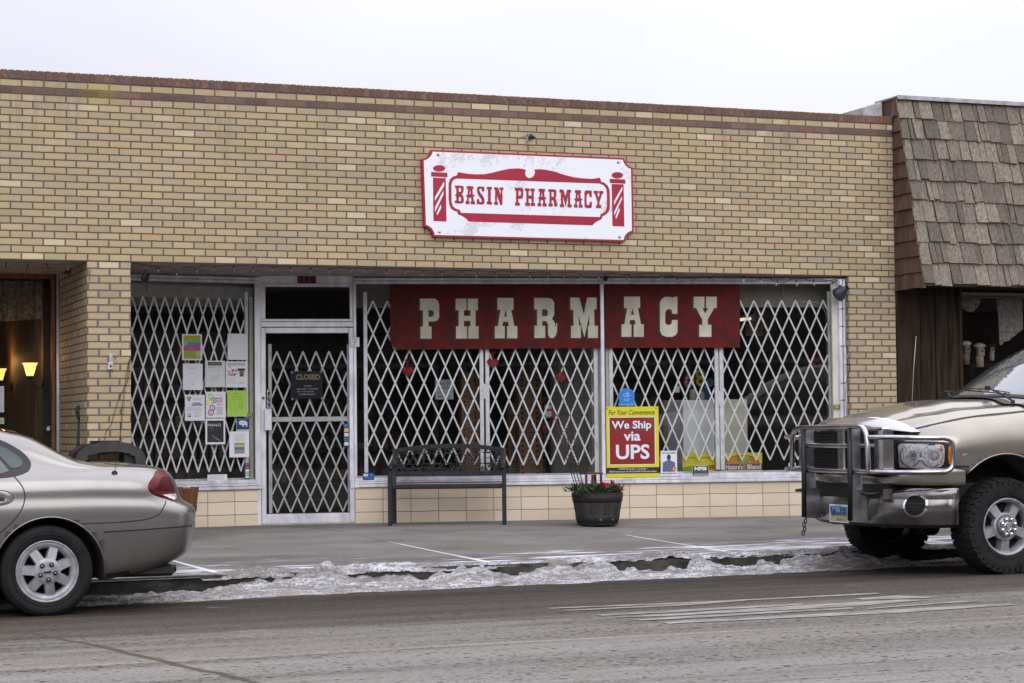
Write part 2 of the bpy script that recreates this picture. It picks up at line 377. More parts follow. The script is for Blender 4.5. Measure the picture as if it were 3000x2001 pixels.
def ground_mat(name, kind):
    m = bpy.data.materials.new(name); m.use_nodes = True; nt = m.node_tree; b = nt.nodes['Principled BSDF']
    tc = N(nt, 'ShaderNodeTexCoord'); O = tc.outputs['Object']; sp = N(nt, 'ShaderNodeSeparateXYZ'); nt.links.new(O, sp.inputs[0]); X, Y = sp.outputs[0], sp.outputs[1]
    if kind == 'road':
        n1 = noise_n(nt, O, 1.0, 6, .62, (.10, 1.3, 1)); n2 = noise_n(nt, O, 5, 5, .6, (.10, 1.6, 1)); n3 = noise_n(nt, O, 40, 4, .7)
        bn = noise_n(nt, O, 2.2, 4, .55, (.06, 1.0, 1)); gb = noise_n(nt, O, 2.6, 5, .6, (.16, 1.2, 1)); pt = noise_n(nt, O, 3.0, 4, .6, (.5, 1, 1))
        yy = M_(nt, 'ADD', Y, M_(nt, 'MULTIPLY', M_(nt, 'SUBTRACT', n1, .5), 1.5)); yy = M_(nt, 'ADD', yy, M_(nt, 'MULTIPLY', M_(nt, 'SUBTRACT', n2, .5), .8))
        t = M_(nt, 'MULTIPLY', M_(nt, 'ADD', yy, 11.0), 1/8.0)
        c = ramp(nt, t, [(0, (.215,.200,.182)), (.22, (.200,.185,.167)), (.34, (.165,.150,.134)), (.44, (.105,.091,.076)), (.54, (.070,.056,.044)), (.64, (.055,.043,.034)), (.75, (.038,.030,.024)), (.84, (.024,.020,.017)), (1, (.028,.024,.021))])
        far = smooth(nt, t, .62, .40)
        c = mixc(nt, M_(nt, 'MULTIPLY', smooth(nt, bn, .47, .60), .42), c, (.085,.076,.066)); c = mixc(nt, M_(nt, 'MULTIPLY', smooth(nt, bn, .44, .34), .5), c, mixc(nt, far, (.075,.062,.050), (.225,.218,.205)))
        def grit(sc, lo, hi, keep, colr, f_, st=(.75, 1, 1)):
            vo = N(nt, 'ShaderNodeTexVoronoi'); vo.inputs['Scale'].default_value = sc; mp = N(nt, 'ShaderNodeMapping'); mp.inputs['Scale'].default_value = st
            nt.links.new(O, mp.inputs[0]); nt.links.new(mp.outputs[0], vo.inputs['Vector'])
            wn = N(nt, 'ShaderNodeTexWhiteNoise', noise_dimensions='3D'); nt.links.new(vo.outputs['Position'], wn.inputs['Vector'])
            den = smooth(nt, gb, lo, hi, keep, 1.0); on = M_(nt, 'LESS_THAN', wn.outputs[0], den)
            k = M_(nt, 'MULTIPLY', on, smooth(nt, vo.outputs['Distance'], .34, .20)); return M_(nt, 'MULTIPLY', k, f_)
        dk = grit(34, .40, .62, .10, None, .85); c = mixc(nt, dk, c, (.030,.026,.025))
        dk2 = grit(17, .42, .66, .03, None, .9, (.8, 1, 1)); c = mixc(nt, dk2, c, (.022,.018,.017))
        lt = grit(46, .62, .40, .12, None, .55); c = mixc(nt, lt, c, mixc(nt, far, (.17,.15,.13), (.36,.34,.32)))
        c = mixc(nt, smooth(nt, n3, .55, .70, 0, .45), c, mixc(nt, far, (.11,.092,.076), (.29,.275,.255))); c = mixc(nt, smooth(nt, n3, .45, .30, 0, .5), c, (.045,.038,.034))
        s1 = noise_n(nt, O, 9, 5, .6, (.03, 1, 1)); c = mixc(nt, smooth(nt, s1, .58, .70, 0, .35), c, mixc(nt, far, (.13,.11,.09), (.26,.245,.225))); c = mixc(nt, smooth(nt, s1, .43, .30, 0, .45), c, (.055,.046,.040))
        c = mixc(nt, M_(nt, 'MULTIPLY', smooth(nt, pt, .66, .74), .3), c, (.34,.34,.36))
        # worn yellowish line along the street
        ln = M_(nt, 'ABSOLUTE', M_(nt, 'ADD', Y, 8.86)); wob = M_(nt, 'ADD', ln, M_(nt, 'MULTIPLY', M_(nt, 'SUBTRACT', n2, .5), .06)); lm = smooth(nt, wob, .035, .012, 0, .5)
        c = mixc(nt, M_(nt, 'MULTIPLY', lm, smooth(nt, n3, .35, .6)), c, (.44,.37,.22))
        # transverse crack
        cxn = M_(nt, 'ADD', M_(nt, 'MULTIPLY', Y, -.145), -1.58); cxn = M_(nt, 'ADD', cxn, M_(nt, 'MULTIPLY', M_(nt, 'SUBTRACT', noise_n(nt, O, 2.5, 4), .5), .12))
        dc = M_(nt, 'ABSOLUTE', M_(nt, 'SUBTRACT', X, cxn)); cm = M_(nt, 'MULTIPLY', smooth(nt, dc, .040, .016), M_(nt, 'LESS_THAN', Y, -6.0))
        c = mixc(nt, M_(nt, 'MULTIPLY', cm, .9), c, (.070,.058,.044))
        h = M_(nt, 'SUBTRACT', M_(nt, 'ADD', n3, M_(nt, 'MULTIPLY', n2, .4)), M_(nt, 'MULTIPLY', dk, .5))
        b.inputs['Specular IOR Level'].default_value = .12; rg = ramp(nt, t, [(0, (.95,)*3), (.55, (.9,)*3), (.74, (.75,)*3), (.85, (.6,)*3), (1, (.6,)*3)]); nt.links.new(rg, b.inputs['Roughness'])
    else:
        n1 = noise_n(nt, O, 1.2, 6, .6, (.35, 1.2, 1)); n2 = noise_n(nt, O, 35, 4, .7)
        c = ramp(nt, n1, [(.3, (.135,.125,.114)), (.5, (.195,.182,.168)), (.7, (.25,.235,.22))]); n6 = noise_n(nt, O, 2.4, 6, .65, (.5, 1, 1)); c = mixc(nt, smooth(nt, n6, .50, .66, 0, .5), c, (.27,.255,.24)); c = mixc(nt, smooth(nt, n6, .46, .34, 0, .5), c, (.09,.08,.072))
        e = smooth(nt, Y, -1.0, -2.2); c = mixc(nt, M_(nt, 'MULTIPLY', e, smooth(nt, noise_n(nt, O, .9, 4, .6, (.2, 1.6, 1)), .4, .6, .15, .6)), c, (.088,.082,.077))
        c = mixc(nt, smooth(nt, n2, .4, .65, 0, .25), c, (.17,.15,.14))
        # thin swept snow near the kerb, long and patchy
        sn = noise_n(nt, O, 4.0, 7, .68, (.28, 2.6, 1)); edge = smooth(nt, Y, -.9, -2.95, .36, .0); xe = smooth(nt, X, 3.0, 7.5, .05, -.05)
        sn2 = M_(nt, 'SUBTRACT', M_(nt, 'SUBTRACT', sn, edge), xe); ms = smooth(nt, sn2, .455, .56)
        # joints packed with snow
        xj = M_(nt, 'ADD', X, M_(nt, 'MULTIPLY', Y, .17)); xj = M_(nt, 'SUBTRACT', xj, .84)
        fr = M_(nt, 'FRACT', M_(nt, 'MULTIPLY', xj, 1/2.37)); dj = M_(nt, 'MULTIPLY', M_(nt, 'MINIMUM', fr, M_(nt, 'SUBTRACT', 1.0, fr)), 2.37)
        jm = smooth(nt, dj, .016, .007); js = smooth(nt, dj, M_ and .05, .008); c = mixc(nt, M_(nt, 'MULTIPLY', jm, .65), c, (.10,.09,.085))
        jsn = M_(nt, 'MULTIPLY', jm, smooth(nt, M_(nt, 'ADD', Y, M_(nt, 'MULTIPLY', noise_n(nt, O, 3, 3), .9)), -.6, -1.1)); jw = M_(nt, 'MULTIPLY', js, smooth(nt, M_(nt, 'ADD', Y, M_(nt, 'MULTIPLY', noise_n(nt, O, 6, 4), 1.3)), -1.4, -2.2))
        ms = M_(nt, 'MAXIMUM', ms, M_(nt, 'MAXIMUM', jsn, jw))
        c = mixc(nt, M_(nt, 'MULTIPLY', ms, .85), c, (.78,.80,.88)); h = M_(nt, 'ADD', n2, M_(nt, 'MULTIPLY', ms, .6)); b.inputs['Roughness'].default_value = .8; b.inputs['Specular IOR Level'].default_value = .15
    nt.links.new(c, b.inputs['Base Color'])
    bp = N(nt, 'ShaderNodeBump'); bp.inputs['Distance'].default_value = .006; bp.inputs['Strength'].default_value = .7; nt.links.new(h, bp.inputs['Height']); nt.links.new(bp.outputs[0], b.inputs['Normal'])
    return m
ROADM = ground_mat('road_surface', 'road'); WALKM = ground_mat('sidewalk_concrete', 'walk')
def strip(name, ys, zf, x0, x1, nx, m):
    b = MB(); b.grid([[(x0+(x1-x0)*i/nx, y, zf(y)) for y in ys] for i in range(nx+1)], 0, True)
    return struct(b.build(name, m))
struct(MB().face([(-400,-400,-.6),(400,-400,-.6),(400,400,-.6),(-400,400,-.6)]).build('ground', mat('ground_earth', (.16,.14,.12), .95, var=.3, vscale=.2)))
strip('road', [-24, -20, -16, -12, -10, -8, -7, -6, -5, -4.2, -3.4, -2.5], road_z, -120, 120, 12, ROADM)
strip('far_sidewalk', [-30, -26, -24.15, -23.95], lambda y: -.02 if y < -24 else -.35, -120, 120, 2, mat('far_paving', (.3,.28,.26), .9, var=.3))
b = MB(); X = [-60+120*i/240 for i in range(241)]
b.grid([[(x, kerb_y(x)+(0 if k == 0 else (-kerb_y(x)+yy)*1.0), walk_z(max(yy, kerb_y(x))) if k else -.155) for k, yy in enumerate((0, -2.4, -1.5, -.7, 0, 2.2, 5.0))] for x in X], 0, True)
b.build('sidewalk', WALKM)['kind'] = 'structure'
b = MB(); b.grid([[(x, kerb_y(x)+.002, -.158), (x, kerb_y(x)-.012, -.163), (x, kerb_y(x)-.03, -.18), (x, kerb_y(x)-.045, -.34)] for x in X], 0, True)
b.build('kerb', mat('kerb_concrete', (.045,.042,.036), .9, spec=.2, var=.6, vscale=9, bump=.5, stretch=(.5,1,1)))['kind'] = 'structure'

# painted arrow or letter strokes worn on the road
PAINT = mat('worn_road_paint', (.36,.34,.32), .9, col2=(.13,.118,.105), vscale=14, stretch=(.4,2,1), bump=.3, det=9, spec=.1)
b = MB()
def onroad(u, v):
    z = -.2
    for _ in range(4): P = onz(u, v, z); z = road_z(P.y)
    return P
def stroke(pts):
    P = [onroad(*q) for q in pts]; b.face([(p.x, p.y, road_z(p.y)+.004) for p in P])
g = lambda a, c: (1000+a/2.351, 1480+c/2.351); h = lambda a, c: (2000+a/2.351, 1480+c/2.351)
stroke([g(1400,712), g(1445,716), h(0,682), h(1360,614), h(1330,606), h(480,650), h(0,672)])
stroke([g(1520,727), g(1565,731), h(0,695), h(430,662), h(480,655), h(0,684)])
stroke([g(1740,760), g(1800,766), h(0,738), h(820,690), h(830,678), h(0,724)])
stroke([g(1860,775), g(1920,779), h(0,762), h(1180,700), h(1560,668), h(1700,655), h(1500,655), h(830,692), h(0,748)])
stroke([g(2000,793), g(2080,800), h(0,785), h(1180,716), h(1170,706), h(0,770)])
stroke([g(2200,812), g(2260,822), h(0,815), h(1500,745), h(2290,690), h(2240,680), h(1880,700), h(1290,732), h(400,782), h(380,792), h(340,793), h(320,786), h(0,797)])
stroke([h(1180,646), h(1490,624), h(1760,637), h(1690,642), h(1240,655)])
stroke([h(1260,720), h(1860,676), h(2090,664), h(1900,664), h(1290,712)])
tag(b.build('road_paint', PAINT), kind='structure')

# ------------------------------------------------------------------ snow along the kerb
def snow_mat(name, dirty=.5):
    m = bpy.data.materials.new(name); m.use_nodes = True; nt = m.node_tree; b = nt.nodes['Principled BSDF']
    tc = N(nt, 'ShaderNodeTexCoord'); O = tc.outputs['Object']
    n1 = noise_n(nt, O, 5, 7, .7, (.4, 1.2, 1.5)); n2 = noise_n(nt, O, 45, 5, .7)
    c = ramp(nt, n1, [(.34, (.16,.145,.135)), (.45, (.34,.33,.33)), (.56, (.56,.56,.60)), (.68, (.74,.76,.82))]); nst = noise_n(nt, O, 13, 6, .7, (.55, 1.8, 1.8)); c = mixc(nt, smooth(nt, nst, .56, .42, 0, .75), c, (.17,.16,.155))
    c = mixc(nt, smooth(nt, n2, .50, .38, 0, .9), c, (.13,.11,.10)); c = mixc(nt, smooth(nt, noise_n(nt, O, 1.1, 4, .6, (.5,1,1)), .56, .72, 0, .45), c, (.33,.27,.22))
    nt.links.new(c, b.inputs['Base Color']); b.inputs['Roughness'].default_value = .65; b.inputs['Subsurface Weight'].default_value = .0
    bp = N(nt, 'ShaderNodeBump'); bp.inputs['Distance'].default_value = .02; nt.links.new(n2, bp.inputs['Height']); nt.links.new(bp.outputs[0], b.inputs['Normal'])
    return m
SNOWM = snow_mat('dirty_snow')
fb = lambda x, y, z=0, o=4: noise.fractal(Vector((x, y, z)), .7, 2.1, o)
def front_edge(x): return -3.66 - .085*max(0, 6.5-x) - .10*fb(x*.8, 3.3) - .05*fb(x*4, 1.3) 
b = MB(); NX, NY = 860, 80; P = []; Q = []
for i in range(NX+1):
    x = -3.0 + 15.0*i/NX; fe = front_edge(x); row = []; ky = kerb_y(x); left = max(0, min(1, (1.5-x)/.4))
    bank = max(0, min(1, (1.6 if x < 3.7 else .28)+2.2*fb(x*.9, 12.2))) if left < .9 else .0     # how far the slush climbs the kerb
    for j in range(NY+1):
        y = fe + (ky+.004-fe)*j/NY; t = y-fe; d = ky-y; base = road_z(y)
        hgt = min(1, (t+.02)/.14)*(.020+.022*fb(x*1.6, y*6)+.018*fb(x*5, y*16, 2)+.010*fb(x*12, y*40, 5)+.006*fb(x*34, y*80, 5)) - .006
        hgt += bank*.125*max(0, 1-d/.40)**1.3*(1-left)*(.75+.6*fb(x*3.1, 8.8))
        hgt += .030*max(0, 1-d/.25)*(1-left)
        if bank < .2 or left > .3: hgt *= min(1, max(0, d+.02)/.16)**.6
        if left > 0: hgt -= left*.06*max(0, 1-d/.22)
        row.append((x, y, base+hgt))
    P.append(row); row = []
    cap = .008 + .034*max(0, fb(x*1.6, 7.7)+.12) + (.018 if x > 4.2 else 0); cap *= (1-left); cap += .012*max(0, min(1, (3.9-x)))*(1-left)
    for j in range(34):
        d = (-.045 if x < 3.7 else -.030)+.62*j/33; y = ky+d; base = walk_z(max(y, ky)); lump = .020*fb(x*5, y*10, 4)+.014*fb(x*14, y*26, 5)+.005*fb(x*40, y*60, 5)
        prof = sqrt(max(0, 1-((d-.06)/.105)**2)) if d < .06 else max(0, 1-((d-.06)/(.16+.14*fb(x*1.1, 4.4)))**1.3 if d-.06 < (.16+.14*fb(x*1.1, 4.4)) else 0)
        z = base - .004 + cap*prof + lump*min(1, cap*22)*max(0, 1-max(0, d)/.34) - .006*min(1, max(0, d)/.25)
        if d < 0: z -= .02+ (1-prof)*.02
        row.append((x, y, z if cap > .004 else base-.02))
    Q.append(row)
b.grid(P, 0, True); b.grid(Q, 0, True)
tag(b.build('snow', SNOWM), kind='stuff', label='dirty churned snow lying in the gutter along the kerb', cat='snow')

# ------------------------------------------------------------------ brick building
BB = thing('brick_building', 'long one-storey tan brick shop building with red brick coping and recessed pharmacy front', 'building', (0, 0, 0))
def quad_uv(b, p0, p1, z0, z1, m=0, du=BL, dv=CH, u0=0, v0=0, nseg=1):
    """vertical quad from p0 to p1 (left to right seen from the street) with brick uv"""
    L = hypot(p1[0]-p0[0], p1[1]-p0[1])
    b.face([(p0[0], p0[1], z0), (p1[0], p1[1], z0), (p1[0], p1[1], z1), (p0[0], p0[1], z1)], m, [(u0/du, (z0-v0)/dv), ((u0+L)/du, (z0-v0)/dv), ((u0+L)/du, (z1-v0)/dv), (u0/du, (z1-v0)/dv)])
XL, XR = -14.0, 9.625; ZC = 4.285
b = MB(); quad_uv(b, (XL, 0), (XR, 0), SOF, ZC, 0, v0=SOF, u0=XL-.0)
b.face([(XR, 0, SOF-2.7), (XR, 9, SOF-2.7), (XR, 9, ZC), (XR, 0, ZC)], 0, [(0, 0), (40, 0), (40, 50), (0, 50)])
b.face([(XL, 9, ZC+.02), (XR, 9, ZC+.02), (XR, 0.1, ZC+.02), (XL, 0.1, ZC+.02)], 0, [(0, 0)]*4)
b.build('brick_wall', BRICK, BB)
b = MB(); dv = .0692
PX0, PX1, PD = .808, 1.2165, 1.9
b = MB(); quad_uv(b, (PX0, .003), (PX1, .003), -.05, SOF-.004, 0, dv=dv, v0=SOF-dv, u0=.1)
quad_uv(b, (PX0, PD), (PX0, .003), -.05, SOF-.004, 0, dv=dv, v0=SOF-dv, u0=.05)
quad_uv(b, (PX1, .003), (PX1, PD), -.05, SOF-.004, 0, dv=dv, v0=SOF-dv, u0=.1)
b.build('brick_pier', PIERB, BB); b = MB()
QX0, QX1 = 9.035, 9.625
quad_uv(b, (QX0, .003), (QX1, .003), -.05, SOF-.004, 0, dv=dv, v0=SOF-dv, u0=.0)
quad_uv(b, (QX0, .5), (QX0, .003), -.05, SOF-.004, 0, dv=dv, v0=SOF-dv, u0=.05)
b.build('brick_pier', PIERB, BB); b = MB()
quad_uv(b, (-14, .003), (-5.5, .003), -.05, SOF-.004, 0, dv=dv, v0=SOF-dv, u0=.0)
b.build('brick_pier', PIERB, BB)
# coping of red bricks on edge
REDB = mat('red_coping_brick', (.16,.082,.056), .85, col2=(.12,.065,.05), vscale=9, stretch=(3,3,14), bump=.4)
b = MB(); x = XL; R = random.Random(3)
while x < XR-.03:
    w_ = .0585 if x < 9.28 else .165
    if x+w_ > XR: w_ = XR-x
    z1 = 4.374+R.uniform(-.0015, .0015); b.box(x, x+w_, R.uniform(-.003, .001), .20, 4.289, z1, R.choice((0, 0, 1, 2, 3)), .004); x += w_+.0092
b.box(XL, XR, .006, .19, ZC, 4.366, 4)
b.build('coping', [REDB, mat('red_brick_b', (.20,.10,.068), .85, var=.35, vscale=20, bump=.4), mat('red_brick_c', (.15,.09,.075), .85, var=.35, vscale=20, bump=.4), mat('red_brick_d', (.175,.082,.055), .85, var=.3, vscale=20, bump=.4), MORTAR], BB)
# soffit of the recess and lintel angle
b = MB(); b.face([(-14, .0, SOF), (-14, 2.2, SOF), (XR, 2.2, SOF), (XR, .0, SOF)]); b.face([(-14, .09, SOF-.002), (XR, .09, SOF-.002), (XR, .004, SOF-.002), (-14, .004, SOF-.002)])
b.build('soffit', SOFM, BB)
# inner shell: ceiling, floor, walls so that the shop is a real dark room
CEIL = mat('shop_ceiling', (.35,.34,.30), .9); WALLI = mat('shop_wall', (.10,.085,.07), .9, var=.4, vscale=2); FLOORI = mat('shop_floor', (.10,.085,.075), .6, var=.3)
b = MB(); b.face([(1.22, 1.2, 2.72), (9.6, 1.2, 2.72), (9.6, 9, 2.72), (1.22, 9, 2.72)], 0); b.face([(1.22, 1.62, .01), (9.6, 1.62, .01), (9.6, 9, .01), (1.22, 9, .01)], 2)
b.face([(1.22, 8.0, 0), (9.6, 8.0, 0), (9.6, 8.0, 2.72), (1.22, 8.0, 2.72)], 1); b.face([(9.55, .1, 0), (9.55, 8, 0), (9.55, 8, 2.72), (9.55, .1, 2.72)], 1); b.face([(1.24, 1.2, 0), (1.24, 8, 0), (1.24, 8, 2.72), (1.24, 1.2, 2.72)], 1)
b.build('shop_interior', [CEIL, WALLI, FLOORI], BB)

def shopfront(fr, nm, s0, s1, zs, zh, mulls=(), tilejoint=0, lw=.035, rw=.035):
    """tile wall, frame, pane and inner sill for one window; local frame coordinates"""
    root = BB
    def place(mb, name, mats, parent=root): mb.xf(Matrix.Translation(fr.o) @ Matrix.Rotation(fr.a, 4, 'Z')); return mb.build(name, mats, parent)
    b = MB(); b.face([(s0, 0, -.02), (s1, 0, -.02), (s1, 0, zs-.012), (s0, 0, zs-.012)], 0, [((s0-tilejoint)/.2938, (-.02-.1147)/.1339), ((s1-tilejoint)/.2938, (-.02-.1147)/.1339), ((s1-tilejoint)/.2938, (zs-.012-.1147)/.1339), ((s0-tilejoint)/.2938, (zs-.012-.1147)/.1339)])
    b.face([(s0, 0, zs-.012), (s1, 0, zs-.012), (s1, .012, zs), (s0, .012, zs)], 0, [(.1, .3), (.2, .3), (.2, .5), (.1, .5)])
    place(b, 'tiled_base', TILE)
    b = MB(); b.box(s0, s1, -.03, .10, zs, zs+.034, 0, .006); b.box(s0, s1, -.012, .08, zs+.037, zs+.062, 0, .004); b.box(s0, s1, .004, .09, zs+.064, zs+.10, 0, .003)
    b.box(s0, s1, -.010, .08, zh+.036, zh+.062, 0, .004); b.box(s0, s1, .0, .085, zh, zh+.030, 0, .004); b.box(s0, s1, .03, .10, zh+.062, SOF+.01, 1)
    b.box(s0, s1, .012, .085, zh+.030, zh+.036, 1)
    b.box(s0, s0+lw, .0, .085, zs+.10, zh, 0, .004); b.box(s1-rw, s1, .0, .085, zs+.10, zh, 0, .004)
    for a in mulls: b.box(a-.020, a+.020, -.006, .08, zs+.10, zh, 0, .004)
    f = place(b, 'window_frame', [ALU, ALUD])
    b = MB(); b.face([(s0+.01, .04, zs+.08), (s1-.01, .04, zs+.08), (s1-.01, .04, zh+.02), (s0+.01, .04, zh+.02)]); p = place(b, 'pane', GLASS, f)
    b = MB(); b.box(s0, s1, .36, .38, zh-.235, zh+.18, 0); place(b, 'valance', CREAMP if 0 else mat('valance_paint', (.30,.285,.235), .85, var=.12), root)
    b = MB(); b.box(s0, s1, .10, .15, zs+.02, zs+.118, 0, .006); b.box(s0, s1, .17, .62, zs-.02, zs+.075, 0, .004); place(b, 'inner_sill', WHITEP, root)
s89 = (Vector((8.9, .1126, 0))-SR.o).dot(SR.t)
sm, _ = SR.px(1767.5, 1200)
shopfront(SR, 'r', 0.0, SR.L-.012, .3745, 2.5187, (sm,), s89-4.9303, rw=.09)
tj, _ = SL.px(608.6, 1450); shopfront(SL, 'l', -.15, SL.L, .3745, 2.5187, (), tj, rw=.05)
# right jamb strips
b = MB()
for a0, a1, c in ((2440, 2456, 1), (2458, 2468, 0), (2470.5, 2478.5, 0)):
    x0, _ = SR.px(a0, 1000, -.02); x1, _ = SR.px(a1, 1000, -.02); b.box(x0, x1, -.03 if not c else .0, .05, .35, 2.56, c, .004)
b.xf(Matrix.Translation(SR.o) @ Matrix.Rotation(SR.a, 4, 'Z')); b.build('window_jamb', [ALU, CREAMP], BB)
# ------------------------------------------------------------------ door set
def q(fr, u0, v0, u1, v1, d=0):
    a = fr.px(u0, (v0+v1)/2, d); c = fr.px(u1, (v0+v1)/2, d); z1 = fr.px((u0+u1)/2, v0, d)[1]; z0 = fr.px((u0+u1)/2, v1, d)[1]; return a[0], c[0], z0, z1
SDM = Matrix.Translation(SD.o) @ Matrix.Rotation(SD.a, 4, 'Z')
SRM = Matrix.Translation(SR.o) @ Matrix.Rotation(SR.a, 4, 'Z'); SLM = Matrix.Translation(SL.o) @ Matrix.Rotation(SL.a, 4, 'Z')
ent = MB(); L = SD.L
gx0, gx1, gz0, gz1 = q(SD, 778, 840, 1025, 934)
lz1 = SD.px(900, 959.6)[1]; x_l = SD.px(765.5, 1200)[0]; x_r = SD.px(1037, 1200)[0]
ent.box(-.075, x_l-.004, -.015, .09, 0, SOF-.003, 0, .005); ent.box(x_r+.004, L+.0, -.015, .09, 0, SOF-.003, 0, .005)
ent.box(x_l-.003, x_r+.003, .0, .08, lz1+.006, gz0-.03, 0, .005); ent.box(x_l-.003, x_r+.003, .012, .075, gz0-.028, gz0, 0, .004)
ent.box(x_l-.003, gx0, .012, .075, gz0+.001, gz1-.001, 0, .004); ent.box(gx1, x_r+.003, .012, .075, gz0+.001, gz1-.001, 0, .004)
ent.box(x_l-.003, x_r+.003, .012, .075, gz1, gz1+.035, 0, .004); ent.box(x_l-.003, x_r+.003, .003, .07, gz1+.037, gz1+.125, 0, .003); ent.box(x_l-.003, x_r+.003, .008, .07, gz1+.128, SOF-.003, 0, .003)
ent.box(x_l, x_r, -.03, .12, -.01, .012, 1, .003)
ent.xf(SDM); e = ent.build('door_frame', [ALU, ALUD], BB)
MB().face([(gx0-.01, .045, gz0-.01), (gx1+.01, .045, gz0-.01), (gx1+.01, .045, gz1+.01), (gx0-.01, .045, gz1+.01)]).xf(SDM).build('transom_pane', DGLASS, e)
dx0, dx1, dz0, dz1 = q(SD, 779.6, 976, 1023, 1504)
b = MB(); z0 = .012
b.box(x_l, dx0, -.004, .045, z0, lz1, 0, .006); b.box(dx1, x_r, -.004, .045, z0, lz1, 0, .006); b.box(dx0, dx1, -.002, .043, z0, dz0, 0, .004); b.box(dx0, dx1, -.002, .043, dz1, lz1, 0, .004)
for z in (z0+.012,):
    for k in range(9): b.tube([(x_l+.06+k*.11, -.002, z), (x_l+.06+k*.11, -.006, z)], .004, 6, 1)
b.xf(SDM); D = b.build('door', [ALU, ALUD], BB)
MB().face([(dx0-.01, .02, dz0-.01), (dx1+.01, .02, dz0-.01), (dx1+.01, .02, dz1+.01), (dx0-.01, .02, dz1+.01)]).xf(SDM).build('pane', DGLASS, D)
hx0, hx1, hz0, hz1 = q(SD, 774, 1197, 796, 1261, -.04)
b = MB(); b.box(hx0, hx1, -.055, -.035, hz0, hz1, 0, .006); b.box(hx0, hx0+.02, -.035, -.003, hz0+.02, hz0+.05, 0); b.box(hx0, hx0+.02, -.035, -.003, hz1-.05, hz1-.02, 0); b.xf(SDM).build('handle', ALU, D)
lx, lz = SD.px(771.4, 1166); b = MB(); b.tube([(lx, -.003, lz), (lx, -.012, lz)], .017, 16, 0); b.tube([(lx, -.012, lz), (lx, -.0135, lz)], .009, 12, 1); b.xf(SDM).build('lock', [ALUD, BLACKM], D)
for v in (1002, 1417):
    for (ua, ub) in ((1027.5, 1038), (1041, 1053)):
        a0, a1, c0, c1 = q(SD, ua, v-14, ub, v+14, -.02)
        b = MB(); b.box(a0, a1, -.022, -.016, c0, c1, 0, .002)
        for k in range(3): b.tube([((a0+a1)/2, -.022, c0+.02+k*.03), ((a0+a1)/2, -.025, c0+.02+k*.03)], .004, 8, 1)
        b.xf(SDM).build('hinge', [ALU, BLACKM], D)
# PULL plate
px0, px1, pz0, pz1 = q(SD, 781, 1140, 791.5, 1196, -.006)
b = MB(); b.box(px0, px1, -.008, -.0045, pz0, pz1, 0); hh = (pz1-pz0)/4
for k, ch in enumerate('PULL'): b.text(ch, px0+.007, px1-.007, pz1-hh*(k+1)+.007, pz1-hh*k-.006, -.009, 1)
b.xf(SDM).build('pull_sign', [BLACKP, mat('sign_white', (.8,.8,.8), .5)], D)

# ------------------------------------------------------------------ folding security gates
GATEM = mat('gate_steel', (.86,.90,.93), .45, .1, var=.12, vscale=14)
def seg_clip(p, q_, x0, x1):
    (ax, az), (bx, bz) = p, q_
    if ax > bx: (ax, az), (bx, bz) = (bx, bz), (ax, az)
    if bx <= x0 or ax >= x1: return None
    if ax < x0: az += (bz-az)*(x0-ax)/(bx-ax); ax = x0
    if bx > x1: bz = az+(bz-az)*(x1-ax)/(bx-ax); bx = x1
    return (ax, az), (bx, bz)
def bar(b, p, q_, y, w=.0168, t=.003, m=0):
    dx, dz = q_[0]-p[0], q_[1]-p[1]; L = hypot(dx, dz)
    if L < .004: return
    nx, nz = -dz/L*w/2, dx/L*w/2
    b.prism([(p[0]-nx, p[1]-nz), (q_[0]-nx, q_[1]-nz), (q_[0]+nx, q_[1]+nz), (p[0]+nx, p[1]+nz)], y, y+t, m)
def lattice(b, x0, x1, zt, zb, x_apex, pitch, n, y, ext=0):
    """n half steps from top to bottom; apex at x_apex"""
    h = (zt-zb)/n; k0 = int((x0-x_apex)/pitch)-n; k1 = int((x1-x_apex)/pitch)+n+1
    e = ext
    for k in range(k0, k1+1):
        xa = x_apex+k*pitch
        s = seg_clip((xa, zt), (xa+(n+e)*pitch/2, zb-e*h), x0, x1)
        if s: bar(b, *s, y)
        s = seg_clip((xa, zt), (xa-(n+e)*pitch/2, zb-e*h), x0, x1)
        if s: bar(b, *s, y+.005)
        for i in range(0, n+1):
            x = xa+(i % 2)*pitch/2
            if x0+.004 < x < x1-.004:
                z = zt-i*h; b.tube([(x, y-.003, z), (x, y+.004, z)], .0058, 8, 0)
